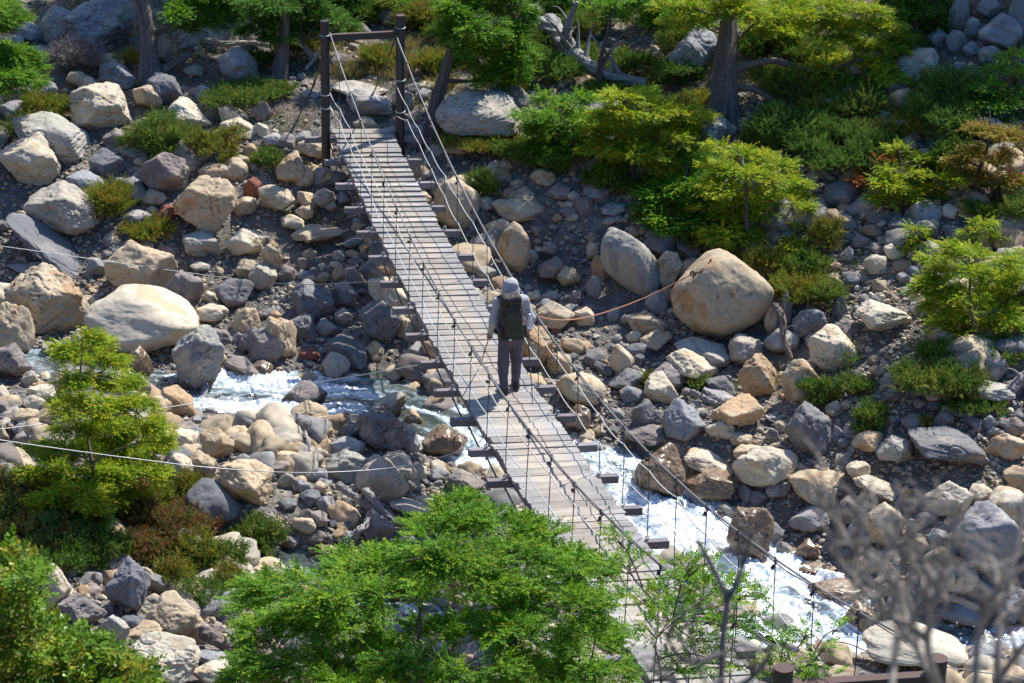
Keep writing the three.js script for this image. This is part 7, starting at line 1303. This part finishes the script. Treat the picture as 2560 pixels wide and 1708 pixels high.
// low green and straw-coloured growth between the stones
{
  const r = rng(31), lists = [[], []];
  const put = (k, x, z, s, tone) => { const a = r() * 6.28; const ax = V(Math.cos(a) * 0.5, 0.9, Math.sin(a) * 0.5).normalize(), up = V(r() - 0.5, 0.3, r() - 0.5).normalize(), az = V(0, 0, 0).crossVectors(ax, up).normalize(); up.crossVectors(az, ax); lists[k].push([M4.makeBasis(ax, up, az).scale(V(s, s, s)).setPosition(x, ground(x, z) - 0.01, z).clone(), tone]); };
  for (let k = 0; k < 60000; k++) {
    const z = -28 - r() * 23, half = -z * 0.235 + 1, x = (r() * 2 - 1) * half, hill = z < -42.3 + (x > 3 ? 0.35 * (x - 3) : 0);
    const n = fbm(x * 0.9 + 40, 2.2, z * 0.9, 3) + (hill ? 0.06 + (x > 2 ? 0.14 : 0) : -0.2) + (x > 2.5 && z < -38.5 ? 0.16 : 0);
    if (n < 0.05 || wetAt(x, z) < 1.5) continue;
    const straw = fbm(x * 0.7, 7.7, z * 0.7, 2) > 0.04; put(straw ? 0 : 1, x, z, 0.7 + 1.0 * r(), straw ? [[0.30, 0.23, 0.09], [0.24, 0.21, 0.07], [0.16, 0.18, 0.05]][Math.floor(r() * 3)] : [[0.08, 0.14, 0.03], [0.11, 0.17, 0.03], [0.15, 0.17, 0.04]][Math.floor(r() * 3)]);
  }
  for (const [x0, z0, a, c] of DRY_GRASS) for (let k = 0; k < 240; k++) { const u = r() * 6.28, q = Math.sqrt(r()); put(0, x0 + Math.cos(u) * a * q, z0 + Math.sin(u) * c * q * 0.5, 0.9 + r(), [[0.36, 0.27, 0.10], [0.30, 0.25, 0.09], [0.22, 0.22, 0.07]][Math.floor(r() * 3)]); }
  lists.forEach((list, k) => {
    const mesh = new THREE.InstancedMesh(k ? shrubSprigs[0] : heathSprigs[0], k ? LEAF : FINE, list.length);
    list.forEach(([m, t], i) => { mesh.setMatrixAt(i, m); mesh.setColorAt(i, TINT.setRGB(...t)); });
    mesh.name = k ? 'ground_cover' : 'dry_grass'; mesh.userData.kind = 'stuff'; mesh.castShadow = mesh.receiveShadow = true; scene.add(mesh); leafCount += list.length;
  });
}
// ---------------------------------------------------------------- driftwood, roots and bare foreground twigs
const WOODTONE = { pale: [0.36, 0.34, 0.31], dark: [0.15, 0.14, 0.135], silver: [0.235, 0.225, 0.22], brown: [0.17, 0.135, 0.115] };
WOOD.forEach(([name, label, pts, r0, r1, tone], i) => {
  const root = thing(name, label, 'driftwood', pts[0]), r = rng(70 + i), list = pts.map((p) => rel(root, p)), board = name === 'weathered_board' || name === 'weathered_post';
  const ridge = board ? (t, a) => 1 / Math.max(Math.abs(Math.cos(a)) / 0.45, Math.abs(Math.sin(a))) ** 1 * 0.75 : (t, a) => 1 + 0.4 * noise(Math.cos(a + t * 4) * 2.2 + i, t * 8, Math.sin(a + t * 4) * 2.2) + 0.3 * noise(Math.cos(a + t * 4) * 6, t * 9 + i, Math.sin(a + t * 4) * 6);
  part('stem', tube(list, (t) => r0 + (r1 - r0) * t, { segments: 60, sides: 26, color: bark(WOODTONE[tone], i), ridge }), barkMat, root);
  if (!board) { const curve = new THREE.CatmullRomCurve3(list); for (let k = 0; k < (name === 'fallen_trunk' ? 9 : 3); k++) { const a = curve.getPointAt(0.15 + 0.8 * r()); part('snag', limb(a, a.clone().add(V((r() - 0.5) * 7 * r0, (0.3 + r()) * 3 * r0, (r() - 0.5) * 6 * r0)), r0 * 0.35, 0.006, r, WOODTONE[tone], 0.2, 6), barkMat, root); } }
});
BARE_STEMS.forEach((stems, i) => {
  const low = stems[0][0], root = thing('bare_shrub', ['bare grey twiggy shrub on the slope above the near portal', 'single dark dead stem standing near the bare grey twiggy shrub'][i], 'shrub', [low[0], ground(low[0], low[2]), low[2]]), r = rng(42 + i), twigs = [], tone = i ? [0.09, 0.085, 0.085] : [0.25, 0.22, 0.19];
  stems.forEach((s, k) => {
    const pts = s.map((p) => rel(root, p)); if (k === 0 || pts[0].y < 0.6) pts.unshift(V(pts[0].x + 0.05, -0.1, pts[0].z));
    const w = k === 0 ? 0.012 : 0.0065, curve = new THREE.CatmullRomCurve3(pts, false, 'centripetal');
    part('stem', tube(pts, (t) => w * (1 - 0.65 * t) + 0.0015, { segments: 40, sides: 8, color: bark(k === 0 ? [0.12, 0.11, 0.105] : tone, k) }), barkMat, root);
    for (let q = 0; q < (i ? 3 : 6); q++) { const a = curve.getPointAt(0.4 + 0.6 * r()), d = V((r() - 0.5) * 0.22, 0.02 + r() * 0.14, (r() - 0.5) * 0.22).multiplyScalar(0.6 + 0.5 * r()), b = a.clone().add(d); twigs.push(limb(a, b, 0.0045, 0.0018, r, tone, 0.2, 5)); for (let n = 0; n < 2; n++) { const c = a.clone().lerp(b, 0.4 + 0.5 * r()); twigs.push(limb(c, c.clone().add(V((r() - 0.5) * 0.16, r() * 0.1, (r() - 0.5) * 0.14)), 0.003, 0.0015, r, tone, 0.2, 4)); } }
  });
  part('twigs', mergeGeometries(twigs), barkMat, root);
});
console.log('leaf sprigs', leafCount);
renderer.render(scene, camera);
